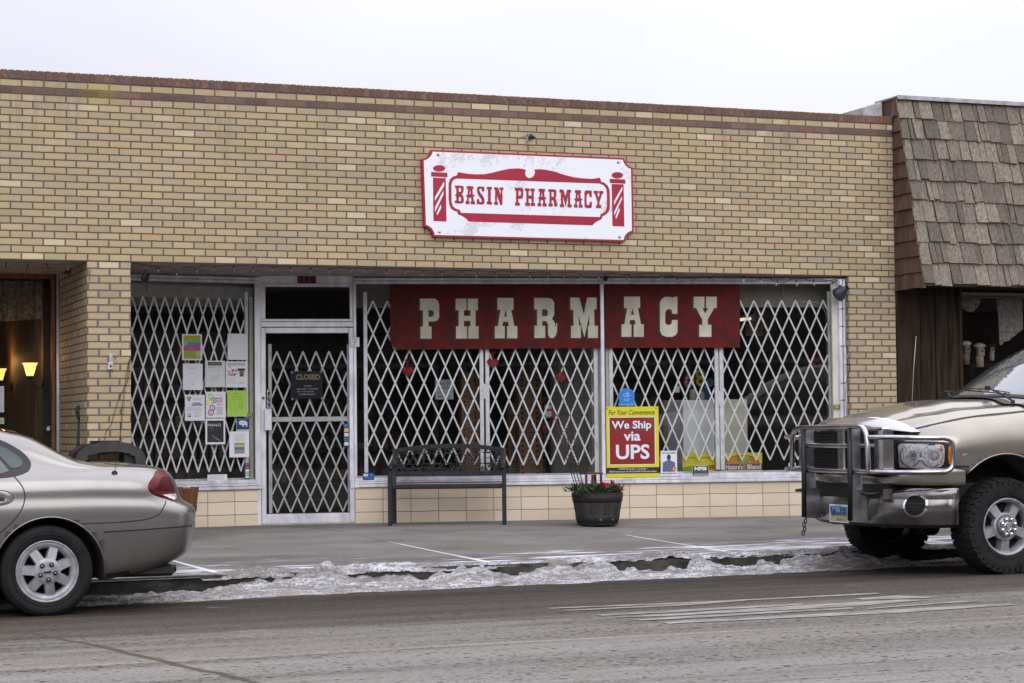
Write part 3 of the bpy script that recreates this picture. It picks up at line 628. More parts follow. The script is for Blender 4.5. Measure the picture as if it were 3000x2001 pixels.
def gate(fr, M, px0, px1, vt, vb, uap, pitchpx, n, label, posts, d=.115, vref=1100, group='white folding security gates', midrail=None, ext=0, name='security_gate', locks=()):
    x0 = fr.px(px0, vref, d)[0]; x1 = fr.px(px1, vref, d)[0]; um = (px0+px1)/2
    zt = fr.px(um, vt, d)[1]; zb = fr.px(um, vb, d)[1]; xa = fr.px(uap, vt, d)[0]
    um2 = uap+pitchpx*4*(1 if uap < (px0+px1)/2 else -1); pitch = abs(fr.px(um2, vt, d)[0]-xa)/4
    base = fr.w((x0+x1)/2, d, zb); R = thing(name, label, 'security gate', base, fr.a, group)
    Minv = Matrix.Translation((-(x0+x1)/2, -d, -zb))
    b = MB()
    if midrail is None: lattice(b, x0, x1, zt, zb, xa, pitch, n, d)
    else:
        v1, v2, zt2n, n2 = midrail; zm1 = fr.px(um, v1, d)[1]; zm2 = fr.px(um, v2, d)[1]
        lattice(b, x0, x1, zt, zm1, xa, pitch, n, d); lattice(b, x0, x1, zm2, zb, xa, pitch, n2, d, ext)
    b.xf(Minv).build('lattice', GATEM, R)
    if midrail: MB().box(x0, x1, d-.012, d+.012, zm2-.004, zm1+.004, 0, .003).xf(Minv).build('mid_rail', GATEM, R)
    for (ua, ub, va, vb2, mt) in posts:
        a0 = fr.px(ua, vref, d)[0]; a1 = fr.px(ub, vref, d)[0]; za = fr.px((ua+ub)/2, va, d)[1]; zc = fr.px((ua+ub)/2, vb2, d)[1]
        b = MB(); b.box(a0, a1, d-.018, d+.018, zc, za, 0, .003)
        for zz in (za-.12, zc+.30): b.box((a0+a1)/2-.003, (a0+a1)/2+.003, d-.0195, d-.017, zz-.035, zz+.035, 1)
        b.tube([((a0+a1)/2, d-.018, (za+zc)/2), ((a0+a1)/2, d-.021, (za+zc)/2)], .006, 8, 1)
        b.xf(Minv).build('post', [mt, ALUD], R)
    for (ua, ub, va, vb2) in locks:
        a0, a1, c0, c1 = q(fr, ua, va, ub, vb2, d); MB().box(a0, a1, d-.024, d-.014, c0, c1, 0, .003).xf(Minv).build('latch', GATEM, R)
    return R
G = GATEM
gate(SL, SLM, 360, 717, 872, 1383.5, 579, 31.9, 10, 'white folding gate behind the poster-covered window left of the door', [(716.8, 726, 855, 1400, G), (730, 741, 871, 1411, CREAMP)])
gate(SD, SDM, 796, 1016.5, 1030, 1500, 811, 38.2, 4, 'white folding gate with middle rail behind the door glass', [(785.7, 795.8, 1008, 1504, G), (1016.5, 1022, 1009, 1500, G)], d=.075, midrail=(1222, 1234, 0, 6), ext=.0)
gate(SR, SRM, 1076.7, 1404.8, 882, 1361.5, 1092.5, 42.2, 10, 'white folding gate nearest the door, behind the bench', [(1065.5, 1076.7, 856, 1385, G), (1404.8, 1416.3, 905, 1385, G)], locks=())
gate(SR, SRM, 1433, 1739, 882, 1361.5, 1488.5, 40.0, 10, 'white folding gate above the barrel planter, left of the yellow sign', [(1421.5, 1433, 905, 1385, G), (1739, 1751.5, 890, 1385, G)], locks=((1414, 1427, 1124, 1168),))
gate(SR, SRM, 1795, 2093, 880, 1349, 2003.5, 38.9, 10, 'white folding gate between the yellow sign and the white cabinet', [(1784, 1795, 890, 1385, G), (2093, 2104.5, 890, 1376, G)])
gate(SR, SRM, 2119, 2427, 880.5, 1347, 2208.7, 40.6, 10, 'white folding gate at the far right window above the truck grille', [(2107, 2119, 890, 1376, G), (2427, 2438, 854, 1376, G)], locks=((2104, 2110, 1144, 1187),))
# cream wooden posts beside the middle of the window
b = MB()
for ua, ub in ((1752.5, 1762), (1773.5, 1783)):
    a0 = SR.px(ua, 1100, .12)[0]; a1 = SR.px(ub, 1100, .12)[0]; b.box(a0, a1, .1, .16, .47, 2.28, 0, .004)
b.xf(SRM).build('window_post', CREAMP, BB)
# ------------------------------------------------------------------ vehicle tools
def crom(a, b, c, d, t):
    return .5*((2*b)+(-a+c)*t+(2*a-5*b+4*c-d)*t*t+(-a+3*b-3*c+d)*t**3)
def resample(rows, sub):
    """rows: list of equal-length point lists -> smooth between rows"""
    out = []
    for k in range(len(rows)-1):
        r0, r1, r2, r3 = rows[max(k-1, 0)], rows[k], rows[k+1], rows[min(k+2, len(rows)-1)]
        for s in range(sub):
            t = s/sub; out.append([tuple(crom(a[i], b_[i], c[i], d[i], t) for i in range(3)) for a, b_, c, d in zip(r0, r1, r2, r3)])
    out.append(rows[-1]); return out
def lerp_tab(tab, x):
    if x <= tab[0][0]: return tab[0][1]
    for (a, va), (b_, vb) in zip(tab, tab[1:]):
        if x <= b_:
            t = (x-a)/(b_-a); t = t*t*(3-2*t)*.5+t*.5; return va+(vb-va)*t
    return tab[-1][1]
def waterline(hw, xa, xb, ra, rb, ztab, n=70, pa=2.6, pb=2.6, wtab=None):
    """half plan curve from the front centre line round to the rear centre line; y = distance from centre"""
    pts = []
    for i in range(12):                      # front corner
        t = i/12*pi/2; pts.append((xa+ra*(1-sin(t)**(2/pa)) if 0 else xa+ra*(1-abs(cos(t))**(2/pa)), hw*abs(sin(t))**(2/pa)))
    for i in range(n+1): pts.append((xa+ra+(xb-rb-xa-ra)*i/n, hw))
    for i in range(1, 13):
        t = i/12*pi/2; pts.append((xb-rb+rb*abs(sin(t))**(2/pb), hw*abs(cos(t))**(2/pb)))
    return [(x, y*(lerp_tab(wtab, x) if wtab else 1), lerp_tab(ztab, x)) for x, y in pts]
def body_mesh(rows, yc, z0, name, mats, parent, cuts=(), sub=5, mfun=None):
    R = resample(rows, sub); near = [[(x, yc-y, z+z0) for x, y, z in r] for r in R]; far = [[(x, yc+y, z+z0) for x, y, z in r] for r in R]
    b = MB(); b.grid([list(c) for c in zip(*near)], 0, True, mf=mfun); b.grid([list(c) for c in zip(*far)][::-1], 0, True, mf=(lambda i, j: mfun(len(near[0])-2-i, j)) if mfun else None)
    bot = near[0]; botf = far[0]
    for i in range(len(bot)-1): b.face([bot[i], botf[i], botf[i+1], bot[i+1]], 1 if len(mats) > 1 else 0)
    top = near[-1]; topf = far[-1]
    if max(abs(a[1]-c[1]) for a, c in zip(top, topf)) > .002:
        for i in range(len(top)-1): b.face([top[i], top[i+1], topf[i+1], topf[i]], 0, None, True)
    o = b.build(name, mats, parent); o.matrix_parent_inverse = Matrix.Translation(-parent.location)
    import bmesh
    bm = bmesh.new(); bm.from_mesh(o.data); bmesh.ops.remove_doubles(bm, verts=bm.verts, dist=.0008)
    bmesh.ops.dissolve_degenerate(bm, edges=bm.edges, dist=.0005); bmesh.ops.recalc_face_normals(bm, faces=bm.faces); bm.to_mesh(o.data); bm.free()
    for c in cuts:
        co = c.build('cutter', mats); bm = bmesh.new(); bm.from_mesh(co.data); bmesh.ops.recalc_face_normals(bm, faces=bm.faces); bm.to_mesh(co.data); bm.free(); md = o.modifiers.new('b', 'BOOLEAN'); md.operation = 'DIFFERENCE'; md.object = co; md.solver = 'EXACT'
        bpy.context.view_layer.update(); dg = bpy.context.evaluated_depsgraph_get(); me = bpy.data.meshes.new_from_object(o.evaluated_get(dg))
        o.modifiers.clear(); o.data = me; bpy.data.objects.remove(co)
    me = o.data; bm = bmesh.new(); bm.from_mesh(me); bv = BVHTree.FromBMesh(bm); bm.free()
    return o, bv
def hit(bv, o, d):
    r = bv.ray_cast(Vector(o), Vector(d).normalized())
    return r
def proj(bv, x, z, off=.002, o=None, d=(0, 1, 0)):
    if o is None: o = (x-d[0]*4, -9 if d == (0, 1, 0) else 0, z)
    r = hit(bv, o, d)
    if r[0] is None: return None
    n = r[1] if r[1].dot(Vector(d)) < 0 else -r[1]
    return r[0]+n*off, n
def strip_on(b, bv, pts, w=.006, off=.0015, m=0, step=.02, fn=None):
    """dark shut line laid on a body side; pts are (x,z)"""
    P = []
    for (x0, z0_), (x1, z1_) in zip(pts, pts[1:]):
        n = max(1, int(hypot(x1-x0, z1_-z0_)/step))
        for k in range(n): P.append((x0+(x1-x0)*k/n, z0_+(z1_-z0_)*k/n))
    P.append(pts[-1]); prev = None; fn = fn or (lambda x, z, o: proj(bv, x, z, o))
    L = []
    for i, (x, z) in enumerate(P):
        a = P[max(i-1, 0)]; c = P[min(i+1, len(P)-1)]; dx, dz = c[0]-a[0], c[1]-a[1]; l = hypot(dx, dz) or 1
        h1 = fn(x-dz/l*w/2, z+dx/l*w/2, off); h2 = fn(x+dz/l*w/2, z-dx/l*w/2, off)
        L.append((h1[0], h2[0]) if h1 and h2 else None)
    for a, c in zip(L, L[1:]):
        if a and c and (a[0]-c[0]).length < .1: b.face([a[0], c[0], c[1], a[1]], m, None, True)
def patch_on(b, bv, poly, off=.003, m=0, rings=6, fn=None, n=8, rim=0):
    """polygon (x,z) draped over a body side"""
    cx = sum(p[0] for p in poly)/len(poly); cz = sum(p[1] for p in poly)/len(poly); P = []
    for a, c in zip(poly, poly[1:]+poly[:1]):
        for k in range(n): P.append((a[0]+(c[0]-a[0])*k/n, a[1]+(c[1]-a[1])*k/n))
    fn = fn or (lambda x, z, o: proj(bv, x, z, o)); G = []
    for r in range(rings+1):
        s = 1-r/rings; row = []
        for x, z in P:
            h = fn(cx+(x-cx)*s, cz+(z-cz)*s, off if r else off-rim); row.append(h[0] if h else None)
        G.append(row)
    for r in range(rings):
        for i in range(len(P)):
            q4 = [G[r][i], G[r][(i+1) % len(P)], G[r+1][(i+1) % len(P)], G[r+1][i]]
            if all(v is not None for v in q4):
                if r == rings-1: q4 = q4[:3]
                b.face(q4, m, None, True)
def smooth_poly(pts, n=5, closed=True):
    out = []; L = len(pts)
    for i in range(L if closed else L-1):
        g_ = lambda k: pts[k % L] if closed else pts[max(0, min(L-1, k))]
        for s in range(n):
            t = s/n; out.append(tuple(crom(g_(i-1)[j], g_(i)[j], g_(i+1)[j], g_(i+2)[j], t) for j in range(len(pts[0]))))
    if not closed: out.append(pts[-1])
    return out
def paint(name, col, flake=.5, rough=.30, metal=.55, dirtz=None):
    m = bpy.data.materials.new(name); m.use_nodes = True; nt = m.node_tree; b = nt.nodes['Principled BSDF']
    tc = N(nt, 'ShaderNodeTexCoord'); O = tc.outputs['Object']; n = noise_n(nt, O, 3.0, 6, .65); n2 = noise_n(nt, O, 9, 6, .7)
    c = mixc(nt, smooth(nt, n, .35, .7, 0, .20), col, tuple(x*.62 for x in col))
    g = N(nt, 'ShaderNodeNewGeometry'); sp = N(nt, 'ShaderNodeSeparateXYZ'); nt.links.new(g.outputs['Position'], sp.inputs[0])
    dz = smooth(nt, M_(nt, 'ADD', sp.outputs[2], M_(nt, 'MULTIPLY', n, .25)), .55, .05); dirt = M_(nt, 'MULTIPLY', dz, smooth(nt, n2, .3, .7, .25, .8))
    c = mixc(nt, dirt, c, (.13,.11,.095))
    nt.links.new(c, b.inputs['Base Color']); b.inputs['Metallic'].default_value = metal; nt.links.new(M_(nt, 'ADD', M_(nt, 'MULTIPLY', dirt, .35), rough), b.inputs['Roughness'])
    b.inputs['Coat Weight'].default_value = .5; nt.links.new(M_(nt, 'ADD', M_(nt, 'MULTIPLY', dirt, .5), .06), b.inputs['Coat Roughness'])
    MATS[name] = m; return m
CARP = paint('beige_silver_paint', (.28,.27,.262), rough=.26, metal=.85); TRUKP = paint('champagne_paint', (.335,.31,.272), rough=.26, metal=.85)
CARG = mat('car_glass', (.012,.014,.014), .03, 0, coat=1, spec=.9); CARG2 = mat('car_glass_reflection', (.05,.075,.075), .10, 0, coat=.15, spec=.4)  # greenish reflection put into the base colour of the quarter pane
TRIM = mat('black_trim', (.012,.012,.013), .5, var=.2, vscale=15); UNDER = mat('wheel_well', (.006,.006,.006), .95)
CHROME = mat('chrome', (.78,.78,.80), .10, 1.0, var=.10, vscale=8, rvar=.05); STEELD = mat('dull_chrome', (.42,.42,.45), .30, .9, var=.3, vscale=9, rvar=.1)
ALLOY = mat('wheel_silver', (.34,.34,.37), .45, .4, var=.25, vscale=18); REDL = mat('tail_lamp_red', (.11,.001,.004), .35, 0, coat=.08, spec=.25, var=.45, vscale=9, crough=.1)
DKRED = mat('tail_lamp_dark_red', (.05,.001,.002), .5, 0, spec=.15); CLEARL = mat('lamp_clear', (.62,.60,.62), .15, .3, coat=1, var=.25, vscale=30)
AMBER = mat('lamp_amber', (.75,.20,.015), .2, 0, coat=1, var=.3, vscale=30)

def wheel(name, parent, cx, cy, cz, R, Wd, rimR, style, tread=False, side=-1, label=None):
    """axis along y, outer face toward side"""
    T = Matrix.Translation((cx, cy, cz)) @ Matrix.Rotation(radians(90)*(1), 4, 'X')     # local z -> -y
    if side > 0: T = T @ Matrix.Rotation(pi, 4, 'X')
    root = bpy.data.objects.new('wheel', None); COL.objects.link(root); root.parent = parent; root.location = (0, 0, 0)
    b = MB(); h = Wd/2; k = .86 if tread else 1
    prof = [(rimR*.97, -h*.7), (rimR*1.12, -h*.98), (R*.80, -h*1.0), (R*.95, -h*.90), (R*.985, -h*.7), (R*.992, 0), (R*.985, h*.7), (R*.95, h*.90), (R*.86, h*1.03), (R*.80, h*1.04), (rimR*1.22, h*1.0), (rimR*1.06, h*.93), (rimR*1.0, h*.86), (rimR*.97, h*.6)]
    b.lathe(prof, 72, 0, T, caps=False)
    for rr in (R*.875, rimR*1.16): b.lathe([(rr-.003, h*1.035), (rr, h*1.065), (rr+.003, h*1.03)], 64, 0, T, caps=False)
    if tread:
        nb = 40
        for i in range(nb):
            for rowk, (ya, yb, rr, sk) in enumerate(((.62, 1.06, .93, 0), (.26, .60, .99, .5), (-.12, .22, 1.0, 0), (-.56, -.20, 1.0, .5), (-1.0, -.62, .95, 0))):
                a0 = 2*pi*(i+sk)/nb; i0 = len(b.v); wob = .05*sin(i*2.4+rowk)
                P = []
                for aa in (a0+.012, a0+2*pi/nb*.80+.01):
                    for yy in (ya+wob*.5, yb+wob): 
                        for r_ in (R*.93, R*(1.012 if rowk else (1.005 if yy > .8 else 1.012))*(.965 if (rowk == 0 and yy > .8) or (rowk == 4 and yy < -.8) else 1)):
                            aj = aa+(.04 if yy == yb+wob else 0)*(1 if rowk % 2 else -1); P.append(tuple(T @ Vector((r_*cos(aj), r_*sin(aj), yy*h))))
                b._add(P, ((0,1,3,2),(4,6,7,5),(0,4,5,1),(2,3,7,6),(0,2,6,4),(1,5,7,3)), 0, sum((Vector(p) for p in P), Vector())/8)
        for i in range(nb):      # side lugs reaching down the sidewall
            a0 = 2*pi*(i+.1)/nb; P = []
            for aa in (a0, a0+2*pi/nb*.72):
                for r_ in (R*(.86 if i % 2 else .82), R*.95):
                    for yy in (h*.98, h*1.075): P.append(tuple(T @ Vector((r_*cos(aa), r_*sin(aa), yy*(1 if r_ < R*.9 else .985)))))
            b._add(P, ((0,1,3,2),(4,6,7,5),(0,4,5,1),(2,3,7,6),(0,2,6,4),(1,5,7,3)), 0, sum((Vector(p) for p in P), Vector())/8)
    b.build('tyre', RUBBER, root)
    b = MB(); b.lathe([(rimR*.98, -h*.6), (rimR*.98, h*.5), (rimR*.96, h*.62), (rimR*1.0, h*.80), (rimR*1.055, h*.90), (rimR*1.05, h*.97), (rimR*.99, h*.93), (rimR*.94, h*.78), (rimR*.90, h*.6), (rimR*.88, h*.30)], 64, 0, T, caps=False)
    b.lathe([(.001, h*.05), (rimR*.9, h*.05)], 32, 1, T, caps=False)
    def sector(a, w0, w1, r0, r1, z0_, z1_, zt, m=0):
        P = [T @ Vector((r0*cos(a-w0), r0*sin(a-w0), z0_)), T @ Vector((r0*cos(a+w0), r0*sin(a+w0), z0_)), T @ Vector((r1*cos(a+w1), r1*sin(a+w1), z1_)), T @ Vector((r1*cos(a-w1), r1*sin(a-w1), z1_))]
        Q = [T @ Vector((r0*cos(a-w0*1.25), r0*sin(a-w0*1.25), z0_-zt)), T @ Vector((r0*cos(a+w0*1.25), r0*sin(a+w0*1.25), z0_-zt)), T @ Vector((r1*cos(a+w1*1.3), r1*sin(a+w1*1.3), z1_-zt)), T @ Vector((r1*cos(a-w1*1.3), r1*sin(a-w1*1.3), z1_-zt))]
        b.face(P, m); 
        for i in range(4): b.face([P[i], P[(i+1) % 4], Q[(i+1) % 4], Q[i]], m)
    if style == 'seven':
        for i in range(7): sector(radians(73.5+i*360/7), .36, .155, rimR*.42, rimR*.90, h*.97, h*.80, .03)
        b.lathe([(rimR*.76, h*.50), (rimR*.80, h*.80), (rimR*.90, h*.86), (rimR*1.03, h*.90), (rimR*1.06, h*.80)], 64, 0, T, caps=False)
        b.lathe([(.001, h*1.02), (rimR*.28, h*1.0), (rimR*.42, h*.98), (rimR*.46, h*.92), (rimR*.46, h*.6)], 40, 0, T, caps=False)
        for i in range(5):
            a = radians(60+i*72); M2 = T @ Matrix.Translation((rimR*.265*cos(a), rimR*.265*sin(a), h*1.0))
            b.lathe([(.0175, 0), (.0175, .006), (.013, .008)], 14, 0, M2, caps=False); b.lathe([(.0165, .0085), (.001, .008)], 14, 1, M2, caps=False); b.lathe([(.001, .013), (.007, .012), (.008, .005)], 8, 0, M2, caps=False)
        M2 = T @ Matrix.Translation((0, 0, h*1.02)) @ Matrix.Scale(.45, 4, (0, 1, 0)); b.lathe([(.001, .006), (.024, .005), (.028, .003)], 24, 2, M2, caps=False); b.lathe([(.028, .003), (.032, .0)], 24, 0, M2, caps=False)
    else:
        for i in range(5): sector(radians(-90+i*72)*(1), .36, .19, rimR*.42, rimR*.95, h*.72, h*.60, .07)
        b.lathe([(rimR*.50, h*.3), (rimR*.52, h*.70), (rimR*.44, h*.76), (rimR*.40, h*.72)], 48, 0, T, caps=False)
        b.lathe([(.001, h*1.0), (rimR*.16, h*1.0), (rimR*.18, h*.96), (rimR*.34, h*.92), (rimR*.40, h*.82), (rimR*.41, h*.5)], 40, 4, T, caps=False)
        b.lathe([(rimR*.125, h*1.005), (rimR*.145, h*1.03), (rimR*.165, h*1.0)], 32, 3, T, caps=False)
        for i in range(8):
            a = radians(22+i*45); M2 = T @ Matrix.Translation((rimR*.29*cos(a), rimR*.29*sin(a), h*.92)); b.lathe([(.017, -.01), (.017, .02), (.012, .030), (.001, .033)], 10, 3, M2, caps=False)
        b.prism([(-.03, .02), (-.012, .035), (0, .02), (.012, .035), (.03, .02), (.012, -.005), (.010, -.03), (-.010, -.03), (-.012, -.005)], 0, .004, 3, ax='z')
        b.xf(T @ Matrix.Translation((0, 0, h*1.0)), len(b.v)-18)
    b.build('rim', [ALLOY, UNDER, mat('emblem_blue', (.02,.04,.16), .2, 0, coat=1), CHROME, mat('hub_grey', (.22,.22,.23), .35, .7)], root)
    return root

# ------------------------------------------------------------------ parked sedan
CZ = -.258; CY = -4.075
TA = thing('sedan', 'beige four-door sedan parked at the kerb on the left, cut off by the frame', 'car', (-1.8, CY, CZ))
def local(o, root): 
    o.matrix_parent_inverse = Matrix.Translation(-root.location); return o
def wl(hw, xb, rb, ztab, wtab=None, rf=.7): return waterline(hw, -4.25, xb, rf, rb, ztab, wtab=wtab)
fl = lambda z: [(-4.3, z), (1, z)]
rows = [
 [(x, 0 if 0 else y*.0, z) for x, y, z in wl(.86, .62, .30, [(-4.2, .25), (.1, .20), (.7, .34)])],
 wl(.86, .70, .36, [(-4.2, .24), (.05, .225), (.72, .345)]),
 wl(.905, .79, .32, [(-4.2, .32), (.1, .31), (.75, .40)]),
 wl(.925, .835, .33, [(-4.2, .48), (.75, .52)]),
 wl(.930, .845, .34, [(-4.2, .62), (.75, .64)]),
 wl(.926, .83, .34, [(-4.2, .70), (.1, .735), (.75, .715)]),
 wl(.915, .745, .36, [(-4.2, .74), (-2.6, .80), (.0, .80), (.75, .775)]),
 wl(.906, .715, .36, [(-4.2, .76), (-2.6, .86), (.0, .885), (.75, .865)]),
 wl(.872, .69, .36, [(-4.2, .78), (-2.6, .93), (-1.2, .955), (.0, .955), (.7, .925)]),
 wl(.80, .665, .34, [(-4.2, .79), (-2.8, .96), (-2.3, 1.04), (-1.2, 1.12), (-.6, 1.09), (-.1, .995), (.2, .985), (.66, .960)], [(-2.8, .98), (-1.2, .99), (-.5, .96), (0, 1)]),
 wl(.655, .635, .30, [(-4.2, .80), (-2.9, .98), (-2.6, 1.05), (-1.9, 1.34), (-1.3, 1.375), (-.9, 1.345), (-.45, 1.225), (-.02, 1.035), (.12, 1.015), (.35, 1.01), (.58, .985), (.64, .972)], [(-2.7, 1.1), (-1.7, .95), (-.6, .97), (0, 1.12), (.3, 1.12)]),
 [(x, y*.5, z) for x, y, z in wl(.60, .61, .30, [(-4.2, .82), (-2.9, 1.00), (-2.6, 1.08), (-1.9, 1.40), (-1.3, 1.432), (-.9, 1.395), (-.45, 1.27), (-.02, 1.06), (.12, 1.03), (.35, 1.025), (.58, 1.0), (.61, .985)])],
 [(x, 0, z) for x, y, z in wl(.60, .60, .30, [(-4.2, .835), (-2.9, 1.00), (-2.6, 1.08), (-1.9, 1.41), (-1.3, 1.445), (-.9, 1.405), (-.45, 1.28), (-.02, 1.065), (.12, 1.035), (.35, 1.03), (.58, 1.005), (.60, .99)])],
]
rows = rows[1:]
WX, WZ, WR = -.285, .300, .372
def archcut(x, z, r, y0, y1, n=48):
    c = MB(); T = Matrix.Translation((x, 0, z)); c.lathe([(r, 0), (r, y1-y0)], n, 1, Matrix.Translation((x, y1, z)) @ Matrix.Rotation(radians(90), 4, 'X')); return c
cuts = [archcut(xx, WZ+CZ, WR, a, c_) for xx in (WX, -3.05) for a, c_ in ((CY-1.3, CY-.60), (CY+.60, CY+1.3))]
sub = 5
def tm(i, j):
    return 0
body, bv = body_mesh(rows, CY, CZ, 'body', [CARP, UNDER], TA, cuts, sub); local(body, TA)
C1 = lambda a, c, y=-5.0: (lambda P: (P.x, P.z))(ony(a/2.24, 1150+c/2.24, y))
def addp(name, b, mats): o = b.build(name, mats, TA); return local(o, TA)
# shut lines
b = MB()
strip_on(b, bv, smooth_poly([C1(530, 862), C1(800, 850), C1(960, 832), C1(1040, 800), C1(1075, 750), C1(1096, 712)], 4, False), .008); addp('boot_gap', b, TRIM); b = MB()
strip_on(b, bv, smooth_poly([C1(100, 552), C1(150, 620), C1(165, 690), C1(140, 770), C1(80, 850), C1(0, 920), C1(-60, 990)], 4, False), .008); addp('door_gap', b, TRIM); b = MB()
strip_on(b, bv, [C1(655, 462), C1(900, 484), C1(1058, 500)], .005)
addp('deck_gap', b, TRIM)
b = MB(); strip_on(b, bv, smooth_poly([C1(680, 916), C1(900, 903), C1(1150, 885), C1(1286, 877)], 4, False), .010); addp('bumper_groove', b, TRIM)
b = MB(); strip_on(b, bv, smooth_poly([C1(682, 930), C1(900, 917), C1(1150, 899), C1(1286, 890)], 4, False), .008, .004); addp('bumper_strip', b, CARP)
# dark lower bumper skirt
b = MB(); strip_on(b, bv, [C1(700, 1205), C1(900, 1178), C1(1060, 1145), C1(1200, 1108)], .03, .002); addp('bumper_skirt', b, TRIM)
# rear side window: black surround, fixed pane, door pane
b = MB(); patch_on(b, bv, smooth_poly([C1(-700, 190), C1(-330, 165), C1(-130, 230), C1(0, 300), C1(80, 336), C1(165, 388), C1(212, 440), C1(222, 478), C1(196, 518), C1(112, 549), C1(0, 563), C1(-330, 585), C1(-780, 600)], 3), .004, 0, 8)
addp('window_surround', b, TRIM)
b = MB(); patch_on(b, bv, [C1(2, 347), C1(60, 370), C1(120, 405), C1(160, 440), C1(167, 465), C1(148, 490), C1(105, 504), C1(78, 492), C1(0, 402), C1(-40, 355)], .0065, 0, 4); addp('quarter_window', b, CARG2)
b = MB(); patch_on(b, bv, [C1(-640, 235), C1(-330, 205), C1(-120, 270), C1(-70, 330), C1(70, 520), C1(0, 540), C1(-330, 560), C1(-700, 575)], .0065, 0, 6); addp('door_window', b, CARG)
# rear window glass draped from above, and windscreen
def topfn(x, y, o):
    r = bv.ray_cast(Vector((x, y, 3)), Vector((0, 0, -1)))
    return None if r[0] is None else (r[0]+Vector((0, 0, 1))*o, r[1])
b = MB(); patch_on(b, bv, [(-.84, CY-.50), (-.84, CY+.50), (-.03, CY+.60), (-.03, CY-.60)], .004, 0, 8, topfn); addp('rear_window', b, CARG)
b = MB(); patch_on(b, bv, [(-2.62, CY-.60), (-2.62, CY+.60), (-1.95, CY+.50), (-1.95, CY-.50)], .004, 0, 8, topfn); addp('windscreen', b, CARG)
# olive strip added as the rear glass edge seen from the side
def camfn0(bvx):
    def f(u, v, o):
        d = ray(u, v).normalized(); r = bvx.ray_cast(CAM, d)
        if r[0] is None: return None
        n = r[1] if r[1].dot(d) < 0 else -r[1]
        return r[0]+n*o, n
    return f
b = MB(); strip_on(b, bv, [(a/2.24, 1150+c/2.24) for a, c in ((-400, 60), (-150, 128), (20, 204), (200, 280), (380, 362), (520, 424), (618, 462))], 9, .004, step=5, fn=camfn0(bv)); addp('rear_glass_edge', b, mat('glass_edge_olive', (.045,.042,.028), .25, coat=.5))
# tail lamp
b = MB(); tl = smooth_poly([C1(1065, 512), C1(1125, 516), C1(1156, 560), C1(1180, 625), C1(1186, 700), C1(1182, 724), C1(1110, 704), C1(1010, 672), C1(974, 632), C1(985, 590), C1(1022, 550)], 3)
tb = MB(); patch_on(tb, bv, [(x*1.0, z) for x, z in tl], .006, 0, 7, rim=.005); lamp = addp('tail_lamp', tb, REDL)
b = MB(); patch_on(b, bv, [C1(1068, 673), C1(1178, 668), C1(1183, 702), C1(1150, 712)], .010, 0, 4); o = b.build('reversing_lens', CLEARL, lamp)
b = MB(); patch_on(b, bv, [C1(1080, 560), C1(1140, 560), C1(1165, 640), C1(1110, 655), C1(1020, 640)], .009, 0, 4); o = b.build('lamp_core', DKRED, lamp)
# handle
b = MB(); patch_on(b, bv, smooth_poly([C1(-190, 660), C1(-100, 652), C1(20, 650), C1(80, 672), C1(86, 700), C1(60, 725), C1(-20, 740), C1(-150, 735), C1(-200, 700)], 3), .003, 0, 4, rim=.002)
h_ = addp('door_handle', b, CARP)
b = MB(); patch_on(b, bv, [C1(-120, 690), C1(30, 690), C1(30, 715), C1(-120, 722)], .006, 0, 3); o = b.build('handle_recess', TRIM, h_)
b = MB(); strip_on(b, bv, [C1(-140, 668), C1(0, 664), C1(32, 672)], .016, .020); strip_on(b, bv, [C1(-140, 680), C1(0, 678), C1(32, 684)], .012, .010); o = b.build('handle_grip', CARP, h_)
b = MB(); strip_on(b, bv, smooth_poly([C1(-180, 645), C1(0, 643), C1(62, 656), C1(90, 690), C1(70, 722), C1(0, 741), C1(-150, 742)], 4, False), .005, .002); addp('handle_outline', b, TRIM)
# arch lip and far details
b = MB(); P = []
for i in range(41):
    a = radians(-14+208*i/40); x, z = WX+(WR+.006)*cos(a), WZ+CZ+(WR+.006)*sin(a); h1 = proj(bv, x+.012*cos(a), z+.012*sin(a), .0)
    if h1: P.append(Vector((x, h1[0].y-.003, z)))
b.tube(P, .0045, 8); addp('arch_lip', b, CARP)
# aerial
A0 = proj(bv, *C1(765, 533), .0)[0]
b = MB(); b.tube([A0+Vector((0, .005, 0)), A0+Vector((0, -.008, 0))], .021, 24, 0); b.tube([A0+Vector((0, -.008, 0)), A0+Vector((0, -.012, 0))], .013, 20, 1)
ab = addp('aerial_base', b, [TRIM, BLACKP]); ab.matrix_parent_inverse = Matrix.Translation(-TA.location)
top = ony(379, 1054, A0.y-.06); b = MB(); b.tube([A0+Vector((0, -.01, .012)), A0+Vector((.012, -.02, .10)), A0.lerp(top, .5)+Vector((.006, 0, 0)), top], [.0022, .0018, .0014, .001], 6); b.tube([top-Vector((0, 0, .003)), top], .003, 8); addp('aerial', b, TRIM)
for xx, sd, yy in ((-.299, -1, -4.885), (-3.05, -1, -4.885), (-.299, 1, -3.265), (-3.05, 1, -3.265)):
    wv = wheel('w', TA, xx, yy, .306+CZ, .318, .215, .203, 'seven', side=sd); local(wv, TA)
b = MB(); b.box(.30, .36, -4.75, -4.55, -.03, .10, 0, .01); b.box(.36, .60, -4.5, -4.3, .02, .07, 0, .01); b.box(.10, .60, -4.9, -3.2, -.02, .06, 0, .02); b.tube([(.2, -4.45, -.0), (.70, -4.45, -.0)], .028, 14, 0); addp('exhaust', b, TRIM)
